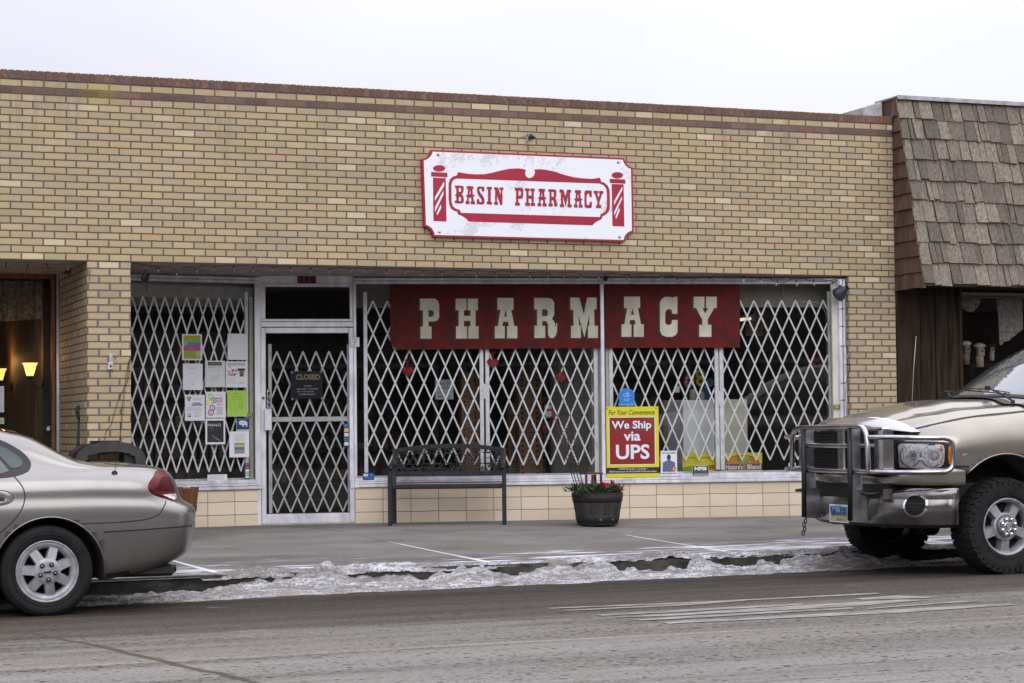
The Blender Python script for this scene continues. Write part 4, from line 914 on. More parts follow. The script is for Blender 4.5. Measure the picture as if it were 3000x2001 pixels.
# ------------------------------------------------------------------ buildings across the street (seen only as reflections)
def block(x0, x1, h, y0, label, colr, wins):
    R = thing('shopfront_building', label, 'building', ((x0+x1)/2, y0, 0), 0, None); cx = (x0+x1)/2
    b = MB(); b.box(x0-cx, x1-cx, -9, 0, -.1, h); b.build('wall', mat('far_wall_%d' % int(x0+99), colr, .9, var=.25, vscale=1.5), R)
    b = MB(); b.box(x0-cx-.05, x1-cx+.05, -9, .12, h-.35, h+.05, 0, .03); b.build('cornice', mat('far_cornice', (.12,.09,.07), .8), R)
    n = wins; wd = (x1-x0)/n
    for k in range(n):
        a = x0-cx+wd*k+.3; b = MB(); b.box(a, a+wd-.6, -.02, .05, .5, 2.5, 0, .02); f = b.build('window', mat('far_frame', (.3,.29,.28), .6), R)
        b = MB(); b.face([(a+.1, .056, .6), (a+wd-.7, .056, .6), (a+wd-.7, .056, 2.4), (a+.1, .056, 2.4)]); b.build('pane', mat('far_pane', (.02,.02,.025), .08, coat=.5), f)
block(-34, -14, 4.5, -26, 'dark brick block across the street to the west', (.05,.035,.027), 5)
block(-13.6, -2, 3.9, -26, 'low stucco shop across the street from the sedan', (.09,.075,.06), 4)
block(-1.6, 12, 4.6, -26, 'tall brown shop block across the street from the pharmacy', (.05,.038,.03), 4)
block(12.4, 40, 4.2, -26, 'long low brick row across the street to the east', (.06,.045,.036), 7)
# ------------------------------------------------------------------ parked pickup
TY, TZ = -4.0, -.25
TR = thing('pickup_truck', 'champagne pickup truck with chrome grille guard parked on the right, cut off by the frame', 'pickup truck', (9.0, TY, TZ))
def tadd(name, b, mats, parent=TR):
    o = b.build(name, mats, parent)
    if parent is TR: o.matrix_parent_inverse = Matrix.Translation(-TR.location)
    return o
def tw(hw, xa, ra, ztab, wtab=None, xb=12.6, rb=.25): return waterline(hw, xa, xb, ra, rb, ztab, n=90, pa=2.3, wtab=wtab)
g0 = -TZ
T_ = lambda tab: [(x, z+g0) for x, z in tab]
rows = [
 tw(.93, 6.70, .42, T_([(6.7, .60), (7.0, .60), (7.9, .22), (12.6, .22)])),
 tw(.99, 6.66, .46, T_([(6.7, .62), (7.0, .625), (7.9, .30), (12.6, .30)])),
 tw(1.005, 6.63, .48, T_([(6.7, .68), (7.0, .70), (7.9, .48), (12.6, .48)])),
 tw(1.008, 6.61, .50, T_([(6.6, .76), (7.2, .80), (12.6, .78)])),
 tw(.985, 6.60, .52, T_([(6.6, .83), (7.0, .885), (7.5, .94), (8.2, .95), (12.6, .95)])),
 tw(.905, 6.60, .55, T_([(6.6, .885), (6.9, .965), (7.35, 1.03), (7.84, 1.065), (8.4, 1.08), (12.6, 1.08)])),
 tw(.80, 6.60, .55, T_([(6.6, .915), (6.9, .995), (7.35, 1.058), (7.84, 1.092), (8.4, 1.10), (12.6, 1.10)])),
 tw(.68, 6.60, .48, T_([(6.6, .945), (6.8, 1.02), (7.0, 1.06), (7.35, 1.110), (7.84, 1.135), (8.2, 1.14), (12.6, 1.13)])),
 tw(.52, 6.60, .34, T_([(6.6, .955), (6.8, 1.03), (7.0, 1.073), (7.35, 1.118), (7.84, 1.140), (8.2, 1.15), (12.6, 1.13)])),
 tw(.38, 6.60, .24, T_([(6.6, .97), (6.75, 1.045), (6.9, 1.09), (7.1, 1.135), (7.43, 1.178), (7.84, 1.185), (8.2, 1.18), (12.6, 1.16)])),
 [(x, y*.5, z) for x, y, z in tw(.38, 6.60, .24, T_([(6.6, .975), (6.75, 1.055), (6.9, 1.105), (7.1, 1.15), (7.43, 1.195), (7.84, 1.20), (8.2, 1.19), (12.6, 1.165)]))],
 [(x, 0, z) for x, y, z in tw(.38, 6.60, .24, T_([(6.6, .98), (6.75, 1.06), (6.9, 1.11), (7.1, 1.155), (7.43, 1.20), (7.84, 1.205), (8.2, 1.195), (12.6, 1.17)]))],
]
TWX, TWZ, TWR = 7.527, .135, .50
cuts = [archcut(xx, TWZ+.02+dz, TWR, a, c_) for xx, dz in ((TWX-.02, .075), (11.1, .03)) for a, c_ in ((TY-1.3, TY-.55), (TY+.55, TY+1.3))]
tb_, tbv = body_mesh(rows, TY, TZ, 'body', [TRUKP, UNDER], TR, cuts, 5)
# cab greenhouse
def cabrow(hw, x0, bow, z, x1, n=10): 
    P = [(x0-bow*(1-(i/n)**2), hw*i/n, z+.02*(1-(i/n)**2)) for i in range(n)]
    P += [(x0+(x1-x0)*i/20, hw, z) for i in range(21)] + [(x1, hw*(1-i/6), z) for i in range(1, 7)]
    return P
cr_ = [cabrow(.80, 8.02, .20, 1.08+g0, 10.4), cabrow(.775, 8.10, .20, 1.19+g0, 10.38), cabrow(.72, 8.36, .19, 1.37+g0, 10.33), cabrow(.665, 8.62, .18, 1.54+g0, 10.28), cabrow(.60, 8.86, .17, 1.66+g0, 10.22), cabrow(.52, 9.02, .15, 1.71+g0, 10.15), [(x+.1, y*.5, z+.01) for x, y, z in cabrow(.40, 9.05, .12, 1.725+g0, 10.1)], [(x+.1, 0, z+.012) for x, y, z in cabrow(.40, 9.05, .12, 1.728+g0, 10.1)]]
cab, cabv = body_mesh(cr_, TY, TZ, 'cab', [TRUKP, UNDER], TR, (), 5)
def frontfn(bvx, x=5.0):
    def f(y, z, o):
        r = bvx.ray_cast(Vector((x, y, z)), Vector((1, 0, 0)))
        if r[0] is None: return None
        n = r[1] if r[1].x < 0 else -r[1]
        return r[0]+n*o, n
    return f
ff = frontfn(tbv); fc = frontfn(cabv)
C2 = lambda a, c, y: ony(2200+a/1.9125, 900+c/1.9125, y); C3 = lambda a, c, y: ony(2300+a/3.7333, 1180+c/3.7333, y); C4 = lambda a, c, y: ony(2600+a/3.92, 980+c/3.92, y)
def sp(P): return (P.x, P.z)
b = MB(); patch_on(b, cabv, smooth_poly([(TY-.70, 1.215), (TY-.35, 1.225), (TY, 1.225), (TY+.35, 1.225), (TY+.70, 1.215), (TY+.665, 1.36), (TY+.615, 1.51), (TY+.56, 1.625), (TY+.3, 1.665), (TY, 1.675), (TY-.3, 1.665), (TY-.56, 1.625), (TY-.615, 1.51), (TY-.665, 1.36)], 2), .008, 0, 8, fc); tadd('windscreen', b, mat('windscreen_glass', (.10,.12,.13), .03, 0, coat=1, spec=1.0))
b = MB(); wf = smooth_poly([(TY-.70, 1.215), (TY-.35, 1.225), (TY, 1.225), (TY+.35, 1.225), (TY+.70, 1.215), (TY+.665, 1.36), (TY+.615, 1.51), (TY+.56, 1.625), (TY+.3, 1.665), (TY, 1.675), (TY-.3, 1.665), (TY-.56, 1.625), (TY-.615, 1.51), (TY-.665, 1.36)], 3)
strip_on(b, cabv, wf+[wf[0]], .022, .010, fn=fc); tadd('windscreen_seal', b, TRIM)
b = MB(); patch_on(b, cabv, [(8.62, 1.16), (9.9, 1.16), (9.9, 1.56), (9.1, 1.58), (8.95, 1.52)], .006, 0, 5); tadd('door_window', b, CARG)
# cowl and wipers
b = MB(); fn_t = lambda bvx: (lambda x, y, o: (lambda r: None if r[0] is None else (r[0]+Vector((0, 0, o)), r[1]))(bvx.ray_cast(Vector((x, y, 3)), Vector((0, 0, -1)))))
ft = fn_t(tbv); cp = [(7.86+.10*abs(t)**2, TY+.72*t) for t in (-1, -.6, -.2, .2, .6, 1)]
strip_on(b, tbv, cp, .13, .016, fn=ft); tadd('cowl', b, mat('cowl_plastic', (.05,.05,.055), .6, var=.2))
def wiper(name, P0, P1, B0, B1):
    b = MB(); b.tube([P0, P0.lerp(P1, .5)+Vector((0, 0, .012)), P1], [.011, .008, .006], 8); b.tube([P0-Vector((0, 0, .02)), P0+Vector((0, 0, .012))], .018, 10)
    w = tadd(name, b, TRIM); b = MB(); d = (B1-B0)
    b.tube([B0, B1], .0055, 6); b.tube([B0+Vector((0, 0, .014)), B0.lerp(B1, .5)+Vector((-.01, 0, .028)), B1+Vector((0, 0, .014))], .005, 6)
    for t in (.1, .35, .65, .9): b.tube([B0.lerp(B1, t), B0.lerp(B1, t)+Vector((-.004, 0, .018))], .005, 6)
    b.box(P1.x-.02, P1.x+.02, P1.y-.02, P1.y+.02, P1.z-.02, P1.z+.018, 0, .005); b.build('wiper_blade', TRIM, w)
wiper('wiper', C4(1440, 765, -4.62), C4(1150, 612, -4.30), C4(885, 640, -4.05), C4(1405, 685, -4.55))
wiper('wiper', C4(720, 712, -3.75), C4(680, 668, -3.55), C4(600, 690, -3.45), C4(820, 690, -3.85))
# hood shut line and soft crease
b = MB(); P = [C2(a, c, -4.80) for a, c in ((822, 703), (900, 676), (1000, 650), (1120, 626), (1250, 605), (1380, 591), (1530, 578))]
fy = lambda x, y, o: (lambda r: None if r[0] is None else (r[0]+Vector((0, -.7, .7))*o, r[1]))(tbv.ray_cast(Vector((x, y, 3)), Vector((0, 0, -1))))
def seamfn(x, z, o): 
    r = tbv.ray_cast(Vector((x, -9, z)), Vector((0, 1, 0))); return None if r[0] is None else (r[0]+Vector((0, -.7, .7)).normalized()*o, r[1])
def camfn(bvx):
    def f(u, v, o):
        d = ray(u, v).normalized(); r = bvx.ray_cast(CAM, d)
        if r[0] is None: return None
        n = r[1] if r[1].dot(d) < 0 else -r[1]
        return r[0]+n*o, n
    return f
ct = camfn(tbv); K2 = lambda a, c: (2200+a/1.9125, 900+c/1.9125); K3 = lambda a, c: (2300+a/3.7333, 1180+c/3.7333); K4 = lambda a, c: (2600+a/3.92, 980+c/3.92)
b = MB(); strip_on(b, tbv, smooth_poly([K4(105, 1140), K4(300, 1088), K4(560, 1026), K4(820, 970), K4(1100, 928), K4(1400, 900), K4(1568, 882), K4(1800, 870)], 4, False), 3.2, .004, step=6, fn=ct); tadd('hood_gap', b, TRIM)
b = MB(); strip_on(b, tbv, [K2(1120, 893), K2(1222, 893)], 5, .003, step=6, fn=ct); tadd('fender_gap', b, TRIM)
# arch lip
b = MB(); P = []
for i in range(41):
    a = radians(-8+200*i/40); x, z = TWX-.02+(TWR+.008)*cos(a), TWZ+.095+(TWR+.008)*sin(a); h1 = proj(tbv, x+.014*cos(a), z+.014*sin(a), .0)
    if h1: P.append(Vector((x, h1[0].y-.004, z)))
b.tube(P, .006, 8); tadd('arch_lip', b, TRUKP)
# emblem on the fender
b = MB(); e0 = K4(880, 1380); rr = lambda a, c: K4(880+a, 1395+c)
patch_on(b, tbv, [rr(-34, -12), rr(-8, -30), rr(28, -30), rr(32, -18), rr(-2, -4)], .004, 0, 2, ct, 2); patch_on(b, tbv, [rr(-38, 12), rr(-30, -8), rr(10, -6), rr(30, -8), rr(30, 14), rr(-5, 26), rr(-36, 30)], .003, 1, 2, ct, 2); patch_on(b, tbv, [rr(-60, 44), rr(60, 44), rr(60, 54), rr(-60, 54)], .003, 1, 2, ct, 2)
tadd('fender_emblem', b, [CHROME, STEELD])
# headlamp, front lens wrapping to the side
b = MB(); hl = smooth_poly([K4(140, 1262), K4(320, 1258), K4(600, 1262), K4(650, 1300), K4(655, 1400), K4(640, 1480), K4(590, 1520), K4(400, 1528), K4(180, 1520), K4(142, 1500), K4(138, 1380)], 3)
patch_on(b, tbv, smooth_poly([K4(118, 1238), K4(600, 1235), K4(720, 1250), K4(762, 1300), K4(775, 1400), K4(765, 1502), K4(690, 1512), K4(600, 1540), K4(180, 1542), K4(118, 1530), K4(116, 1380)], 3), .004, 0, 7, ct, 3)
HB = tadd('headlight', b, TRIM)
b = MB(); patch_on(b, tbv, hl, .010, 0, 7, ct, 3); b.build('lens_base', mat('lamp_silver', (.62,.62,.66), .3, .35, coat=.6, var=.25, vscale=30), HB)
def ring(b, cx, cy, r, w, off, m): 
    P = [(cx+r*cos(2*pi*i/36), cy+r*1.06*sin(2*pi*i/36)) for i in range(37)]; strip_on(b, tbv, P, w, off, m, 4, ct)
b = MB()
for cx, cy, r in ((272, 1388, 112), (512, 1388, 118)):
    c_ = K4(cx, cy); R_ = r/3.92; patch_on(b, tbv, [(c_[0]+R_*cos(i*pi/10), c_[1]+R_*1.04*sin(i*pi/10)) for i in range(20)], .013, 1, 4, ct, 2)
    patch_on(b, tbv, [(c_[0]+R_*.5*cos(i*pi/6)+6, c_[1]+R_*.5*sin(i*pi/6)) for i in range(12)], .016, 2, 3, ct, 2); ring(b, c_[0], c_[1], R_, 3.2, .018, 0)
    patch_on(b, tbv, [(c_[0]+R_*.22*cos(i*pi/5)+9, c_[1]+R_*.25*sin(i*pi/5)) for i in range(10)], .022, 0, 2, ct, 2)
    for k in range(5): x0 = c_[0]-R_*.7+R_*.35*k; strip_on(b, tbv, [(x0, c_[1]-R_*.6), (x0+1.5, c_[1]+R_*.62)], 1.0, .017, 0 if k % 2 else 2, 5, ct)
b.build('reflector', [CHROME, mat('lamp_bowl', (.66,.66,.70), .22, .35, var=.4, vscale=40, rvar=.1), mat('lamp_dark', (.36,.36,.38), .25, .3, var=.5, vscale=60)], HB)
b = MB(); patch_on(b, tbv, [K4(606, 1275), K4(636, 1285), K4(632, 1325), K4(602, 1318)], .016, 0, 2, ct, 2); patch_on(b, tbv, [K4(612, 1440), K4(634, 1445), K4(630, 1478), K4(608, 1470)], .016, 0, 2, ct, 2)
patch_on(b, tbv, smooth_poly([K4(700, 1288), K4(728, 1296), K4(745, 1340), K4(750, 1400), K4(742, 1472), K4(700, 1480), K4(690, 1380)], 2), .014, 0, 3, ct, 2); b.build('turn_signal', AMBER, HB)
# grille: chrome cross and mesh inserts
GX = 6.535
b = MB(); b.box(GX+.045, GX+.12, TY-.60, TY+.60, .57, .965, 0); o = tadd('grille_mesh', b, mat('grille_mesh', (.012,.012,.012), .6))
b = MB()
for k in range(40): b.box(GX+.038, GX+.045, TY-.60+k*.03, TY-.595+k*.03, .585, .95, 0)
for k in range(13): b.box(GX+.035, GX+.041, TY-.60, TY+.60, .59+k*.028, .594+k*.028, 0)
tadd('grille_bars', b, mat('grille_bar', (.03,.03,.03), .4))
b = MB()
for s in (-1, 1):
    yo, yi = TY+s*.70, TY+s*.565
    b.prism([(min(yo, yi), .60), (max(yo, yi), .60), (max(yo, yi), .925), (min(yo, yi), .945)], GX-.01+.0, GX+.09, 0, ax='x')
b.box(GX, GX+.07, TY-.055, TY+.055, .60, .97, 0, .012); b.box(GX+.005, GX+.07, TY-.60, TY+.60, .795, .830, 0, .012)
b.box(GX+.005, GX+.08, TY-.66, TY+.66, .575, .612, 0, .012); b.box(GX+.012, GX+.09, TY-.66, TY+.66, .935, .968, 0, .012)
tadd('grille', b, CHROME)
# bug deflector along the hood edge
b = MB(); P = []
for i in range(33):
    t = -1+2*i/32; y = TY+.80*t; xx = 6.56+.10*t*t+.10*abs(t)**6; row = []
    for j in range(9):
        s = j/8; hgt = (.085*(1-abs(t)**5))*s; row.append((xx-.02+.10*s*s, y, .955+.012*(1-t*t)+hgt-.028*abs(t)**3))
    P.append(row)
b.grid(P, 0, True); tadd('bug_deflector', b, mat('deflector', (.45,.45,.48), .16, .8, coat=.3))
b = MB(); P = []
for i in range(41):
    t = i/40; y = TY+.02-.72*t; xx = 6.58+.09*t*t*1.3; row = []
    for j in range(11):
        s = j/10; e_ = sqrt(max(0, 1-(2*t-1)**2)); row.append((xx+.20*s, y, .965+.10*e_*sin(pi*min(1, s*1.1+.06))**.8+.006*fb(y*14, s*5)-.03*t))
    P.append(row)
b.grid(P, 0, True); sn = b.build('deflector_glare', mat('glare_white', (.86,.88,.93), .6, var=.06, bump=.3)); tag(sn, 'small white cap shaped as sky glare on the front edge of the truck hood', 'snow')  # white cap added in place of the sky's reflection on the deflector
# bumper
bw = [waterline(h, 6.53+dx, 7.05, .52, .01, [(0, z)], n=6, pa=2.5) for h, dx, z in ((.90, .06, .135), (.965, .02, .165), (.985, .0, .25), (.99, .0, .32), (.985, .012, .372))]
def half_shell(rows_, name, mats, mf=None, ymin=0, th=None):
    R = resample(rows_, 4); b = MB()
    for s in (-1, 1):
        b.grid([[(x, TY+s*y, z) for x, y, z in r] for r in R], 0, True, mf=mf); 
    t = R[-1]
    for i in range(len(t)-1):
        for s in (-1, 1): b.face([(t[i][0], TY+s*t[i][1], t[i][2]), (t[i+1][0], TY+s*t[i+1][1], t[i+1][2]), (max(t[i+1][0], 6.6)+.1, TY+s*t[i+1][1]*.85, t[i+1][2]), (max(t[i][0], 6.6)+.1, TY+s*t[i][1]*.85, t[i][2])], 0)
    return tadd(name, b, mats)
nr = 17
BUMPM = mat('bumper_chrome', (.25,.24,.235), .22, .92, var=.28, vscale=5, rvar=.08)
half_shell(bw[1:], 'bumper', BUMPM); half_shell([bw[0], bw[1]], 'bumper_valance', mat('valance_plastic', (.045,.047,.055), .6, var=.3, vscale=6))
cn = []
for h, dx, z in ((.985, .012, .372), (.983, .014, .42), (.98, .02, .458), (.965, .04, .470)): cn.append([p for p in waterline(h, 6.53+dx, 7.05, .52, .01, [(0, z)], n=6, pa=2.5) if p[1] > .66])
half_shell(cn, 'bumper_corner', BUMPM)
for s in (-1, 1): b = MB(); b.prism([(TY+s*.66, .372), (TY+s*.56, .372), (TY+s*.60, .385), (TY+s*.64, .42), (TY+s*.66, .458)] if s > 0 else [(TY+s*.56, .372), (TY+s*.66, .372), (TY+s*.66, .458), (TY+s*.64, .42), (TY+s*.60, .385)], 6.545, 6.64, 0, ax='x'); tadd('bumper_fillet', b, BUMPM)
b = MB(); b.box(6.66, 7.0, TY-.62, TY+.62, .30, .60, 0); b.box(6.80, 7.0, TY-.84, TY+.84, .30, .58, 0); b.box(6.60, 6.66, TY-.60, TY+.60, .36, .495, 0); tadd('bumper_void', b, TRIM)
# painted filler strip under the lamps
fs = [waterline(h, 6.555+dx, 7.13, .56, .01, [(0, z)], n=6, pa=2.5) for h, dx, z in ((.975, .012, .487), (.99, .0, .50), (.995, .0, .545), (.985, .02, .575))]
for r_ in fs[2:]:
    for i, (x, y, z) in enumerate(r_): r_[i] = (x, y, z+(.052*max(0, min(1, (y-.60)/.25))))
half_shell(fs, 'filler_panel', TRUKP)
b = MB()
for s in (-1, 1): b.tube([(6.52, TY+s*.52, .425), (6.44, TY+s*.50, .42), (6.44, TY+s*.60, .415), (6.53, TY+s*.62, .42)], .014, 10)
tadd('tow_hook', b, TRIM)
# fog lamp
for s in (-1, 1):
    r = 2.3; cy_ = TY+s*.845; b = MB(); bmv = BVHTree.FromPolygons([Vector(v.co)+Vector((0,0,0)) for v in bpy.data.objects['bumper'].data.vertices], [tuple(p.vertices) for p in bpy.data.objects['bumper'].data.polygons])
    def fb_(y, z, o): 
        r_ = bmv.ray_cast(Vector((5, y, z)), Vector((1, 0, 0)))
        if r_[0] is None: r_ = bmv.ray_cast(Vector((5, y, .36)), Vector((1, 0, 0)))
        if r_[0] is None: return None
        n = r_[1] if r_[1].x < 0 else -r_[1]; return Vector((r_[0].x, y, z))+n*o, n
    circ = [(cy_+.072*cos(i*pi/12), .325+.088*sin(i*pi/12)) for i in range(24)]
    patch_on(b, None, circ, .004, 0, 4, fb_, 2); strip_on(b, None, circ+[circ[0]], .014, .008, 1, .02, fb_)
    for k in range(3): strip_on(b, None, [(cy_-.05, .285+.027*k), (cy_+.05, .285+.027*k)], .006, .007, 2, .02, fb_)
    tadd('fog_lamp_opening', b, [UNDER, CHROME, TRIM])
# number plate
P0 = (TY+.10, TY-.215); b = MB(); px = 6.475
b.box(px, px+.008, TY-.215, TY+.10, .158, .312, 0, .003)
def pf(x0, x1, z0, z1, d, m): b.face([(px-d, x1, z0), (px-d, x0, z0), (px-d, x0, z1), (px-d, x1, z1)], m)
Y = lambda t: TY+.10-.315*t; Z = lambda t: .158+.154*t
def pq(a0, a1, c0, c1, d, m): b.face([(px-d, Y(a0), Z(c0)), (px-d, Y(a1), Z(c0)), (px-d, Y(a1), Z(c1)), (px-d, Y(a0), Z(c1))], m)
pq(.02, .98, .04, .96, .001, 1); pq(.05, .95, .40, .92, .002, 2); pq(.05, .95, .08, .40, .002, 3)
b.face([(px-.003, Y(a), Z(c)) for a, c in ((.15, .40), (.90, .40), (.80, .52), (.62, .46), (.48, .62), (.40, .55), (.32, .70), (.22, .58))], 4)
i0 = len(b.v); b.text('335', .56, .92, .50, .86, 0, 5, bold=.03); b.text('9', .09, .18, .50, .86, 0, 5, bold=.03); b.text('TRUCK', .40, .72, .12, .26, 0, 5); b.text('WYOMING', .30, .70, .90, .99, 0, 4)
for k in range(i0, len(b.v)): x, y, z = b.v[k]; b.v[k] = (px-.0045, Y(x), Z(z))
b.face([(px-.0045, Y(a), Z(c)) for a, c in ((.22, .36), (.30, .42), (.27, .60), (.33, .72), (.30, .80), (.25, .68), (.20, .60), (.16, .44))], 5)
tadd('number_plate', b, [mat('plate_edge', (.6,.6,.6), .4), mat('plate_white', (.75,.74,.68), .4), mat('plate_blue', (.10,.28,.50), .4), mat('plate_gold', (.42,.36,.20), .4, var=.3, vscale=40), mat('plate_hill', (.06,.09,.14), .4), mat('plate_ink', (.01,.012,.05), .4)])
# grille guard
gd = bpy.data.objects.new('grille_guard', None); COL.objects.link(gd); gd.parent = TR; gd.matrix_parent_inverse = Matrix.Translation(-TR.location)
def hoop(pts, r, nm='tube'): b = MB(); b.tube(smooth_poly(pts, 6, False), r, 14); b.build(nm, mat('guard_chrome', (.46,.46,.48), .14, 1.0, var=.2, vscale=9, rvar=.05), gd)
HY = .635; gx = 6.41
hoop([(gx, TY-HY-.02, .585), (gx, TY-HY-.015, .70), (gx, TY-HY, .86), (gx, TY-HY+.03, .94), (gx, TY-HY+.10, .972), (gx-.005, TY-.3, .975), (gx-.005, TY, .972), (gx-.005, TY+.3, .968), (gx, TY+HY-.14, .960), (gx, TY+HY-.06, .93), (gx, TY+HY-.03, .85), (gx, TY+HY-.02, .70), (gx, TY+HY-.02, .585)], .023, 'hoop')
for z in (.812, .598): hoop([(gx+.012, TY-.39, z), (gx+.008, TY, z), (gx+.012, TY+.39, z)], .0215, 'cross_tube')
for s in (-1, 1):
    hoop([(gx+.01, TY+s*(HY-.24), .600), (gx+.012, TY+s*(HY), .600), (6.49, TY+s*.86, .600), (6.64, TY+s*1.0, .600), (6.80, TY+s*1.055, .600), (6.88, TY+s*1.065, .602), (6.935, TY+s*1.072, .632), (6.955, TY+s*1.075, .70), (6.955, TY+s*1.075, .78), (6.94, TY+s*1.072, .845), (6.89, TY+s*1.065, .872), (6.80, TY+s*1.055, .876), (6.64, TY+s*1.0, .880), (6.49, TY+s*.86, .885), (gx+.01, TY+s*(HY+.0), .885)], .0205, 'headlight_loop')
    b = MB(); y0 = TY+s*.385
    b.prism([(gx-.0, .955), (gx+.085, .955), (gx+.085, .62), (gx+.10, .50), (gx+.13, .42), (gx+.15, .18), (gx-.01, .18), (gx-.015, .50)], y0-.006, y0+.006, 0)
    b.box(gx+.06, gx+.072, y0-.05 if s < 0 else y0-.055, y0+.055 if s < 0 else y0+.05, .44, .60, 0, .004)
    b.build('upright', STEELD, gd)
    b = MB(); b.tube([(gx-.012, y0, .955), (gx-.014, y0, .55), (gx-.020, y0, .19)], .026, 4); b.build('rubber_strip', TRIM, gd)
# shackle hanging from the far upright
b = MB(); zc = .175
for k in range(4): b.tube([(gx+.0+.012*cos(a), TY+.40+(.02 if k % 2 else 0)+.008*k, zc-.035*k-.02+.022*sin(a)) for a in [2*pi*i/10 for i in range(10)]], .005, 6, closed=True)
tadd('hanging_chain', b, TRIM)
# front axle, frame, wheels
for xx, sd, yy in ((TWX, -1, TY-.862), (11.1, -1, TY-.862), (TWX, 1, TY+.862), (11.1, 1, TY+.862)):
    wv = wheel('w', TR, xx, yy, TWZ, .400, .265, .226, 'five', tread=True, side=sd); wv.matrix_parent_inverse = Matrix.Translation(-TR.location)
b = MB(); b.tube([(TWX, TY-.75, TWZ), (TWX, TY+.75, TWZ)], .045, 12); b.lathe([(.02, -.12), (.12, -.08), (.13, .05), (.03, .12)], 20, 0, Matrix.Translation((TWX, TY+.2, TWZ)) @ Matrix.Rotation(radians(90), 4, 'Y')); b.box(6.7, 12.4, TY-.45, TY-.36, .12, .28, 0); b.box(6.7, 12.4, TY+.36, TY+.45, .12, .28, 0); b.box(6.8, 12.2, TY-.80, TY+.80, .20, .5, 0)
b.tube([(TWX-.15, TY-.7, .12), (TWX-.15, TY+.7, .16)], .018, 8); tadd('axle_and_frame', b, TRIM)
# mud flap / inner liner behind bumper, roof light, aerial
ct2 = lambda u, v: (lambda r: Vector(r[0])-Vector((0, 0, .012)) if r else None)(camfn(cabv)(u, v, 0))
b = MB(); P0 = C2(1510, 222, TY); b.lathe([(.05, 0), (.048, .03), (.03, .055), (.001, .062)], 16, 0, Matrix.Translation((ct2(2992, 1022) or (8.98, TY, 1.715))) @ Matrix.Scale(1.3, 4, (0, 1, 0)), caps=False); tadd('roof_marker_lamp', b, AMBER)
a0 = C4(278, 778, -3.18); a1 = C4(330, 20, -3.20); b = MB(); b.tube([a0-Vector((0, 0, .05)), a0.lerp(a1, .5)+Vector((-.004, 0, 0)), a1], [.004, .003, .002], 6); tadd('aerial', b, mat('aerial_steel', (.45,.43,.40), .4, .6))
# ------------------------------------------------------------------ restaurant window at the left (same building)
RY = 1.70; RF = Frame((-7, RY), (.8, RY)); rx = lambda u, v=1000, d=0: RF.px(u, v, d)[0]; rz_ = lambda v, u=80, d=0: RF.px(u, v, d)[1]
RM = Matrix.Translation(RF.o)
b = MB(); x1 = rx(161.5); x0 = rx(150.5); zt = rz_(787)
b.box(x0, x1, -.03, .07, .45, zt, 0, .005); b.box(-4, x1, -.028, .07, zt, zt+.02, 0); b.box(-4, x0, -.01, .06, rz_(815), zt-.001, 0, .004); b.box(-4, x0, -.035, .06, rz_(800), zt-.004, 0, .006); b.box(-4, x1, -.04, .07, .40, .47, 0, .005); b.box(-5.0, x1+.3, -.01, .09, zt+.021, SOF+.0, 1)
b.box(4.2, 4.3, -.03, .07, .45, zt, 0, .005)
f = b.xf(RM).build('restaurant_window_frame', [WOODBR, SOFM], BB)
MB().face([(-4, .03, .4), (x0+.01, .03, .4), (x0+.01, .03, zt+.05), (-4, .03, zt+.05)]).xf(RM).build('pane', GLASS, f)
b = MB(); b.face([(-5, 0, -.05), (x1+.3, 0, -.05), (x1+.3, 0, .42), (-5, 0, .42)], 0, [(0, -.86), (22, -.86), (22, 2.3), (0, 2.3)]); b.xf(RM).build('restaurant_base', TILE, BB)
b = MB(); xc = rx(169); b.tube([(xc, -.03, .02), (xc, -.03, zt+.12)], .019, 12); b.tube([(rx(141, 1250), -.05, rz_(1253)), (rx(137, 1250), -.09, rz_(1258))], .018, 12, 0)
b.xf(RM).build('conduit', ALU, BB)
b = MB(); P = [(xc+.05, -.03, zt+.10), (xc+.06, -.035, 1.9), (xc+.075, -.035, 1.55), (xc+.04, -.04, 1.32), (xc+.045, -.04, 1.1), (xc+.03, -.04, .8), (xc+.06, -.04, .4)]; b.tube(smooth_poly(P, 5, False), .004, 6); b.xf(RM).build('hanging_wire', TRIM, BB)
# restaurant room
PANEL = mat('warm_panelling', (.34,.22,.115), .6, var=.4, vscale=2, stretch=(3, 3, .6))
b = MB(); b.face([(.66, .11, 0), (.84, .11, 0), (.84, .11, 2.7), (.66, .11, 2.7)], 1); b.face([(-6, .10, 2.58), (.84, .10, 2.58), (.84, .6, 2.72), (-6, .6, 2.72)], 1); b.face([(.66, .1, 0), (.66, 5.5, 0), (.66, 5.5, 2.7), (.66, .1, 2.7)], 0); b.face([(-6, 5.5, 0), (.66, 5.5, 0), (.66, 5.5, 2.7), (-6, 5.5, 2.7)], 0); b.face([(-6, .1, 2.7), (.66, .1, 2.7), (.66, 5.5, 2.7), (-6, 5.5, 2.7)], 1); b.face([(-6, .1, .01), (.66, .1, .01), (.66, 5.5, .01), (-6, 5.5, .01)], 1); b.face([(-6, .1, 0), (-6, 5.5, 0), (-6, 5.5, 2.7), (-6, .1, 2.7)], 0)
b.xf(Matrix.Translation((0, RY, 0))).build('restaurant_interior', [PANEL, DARK], BB)
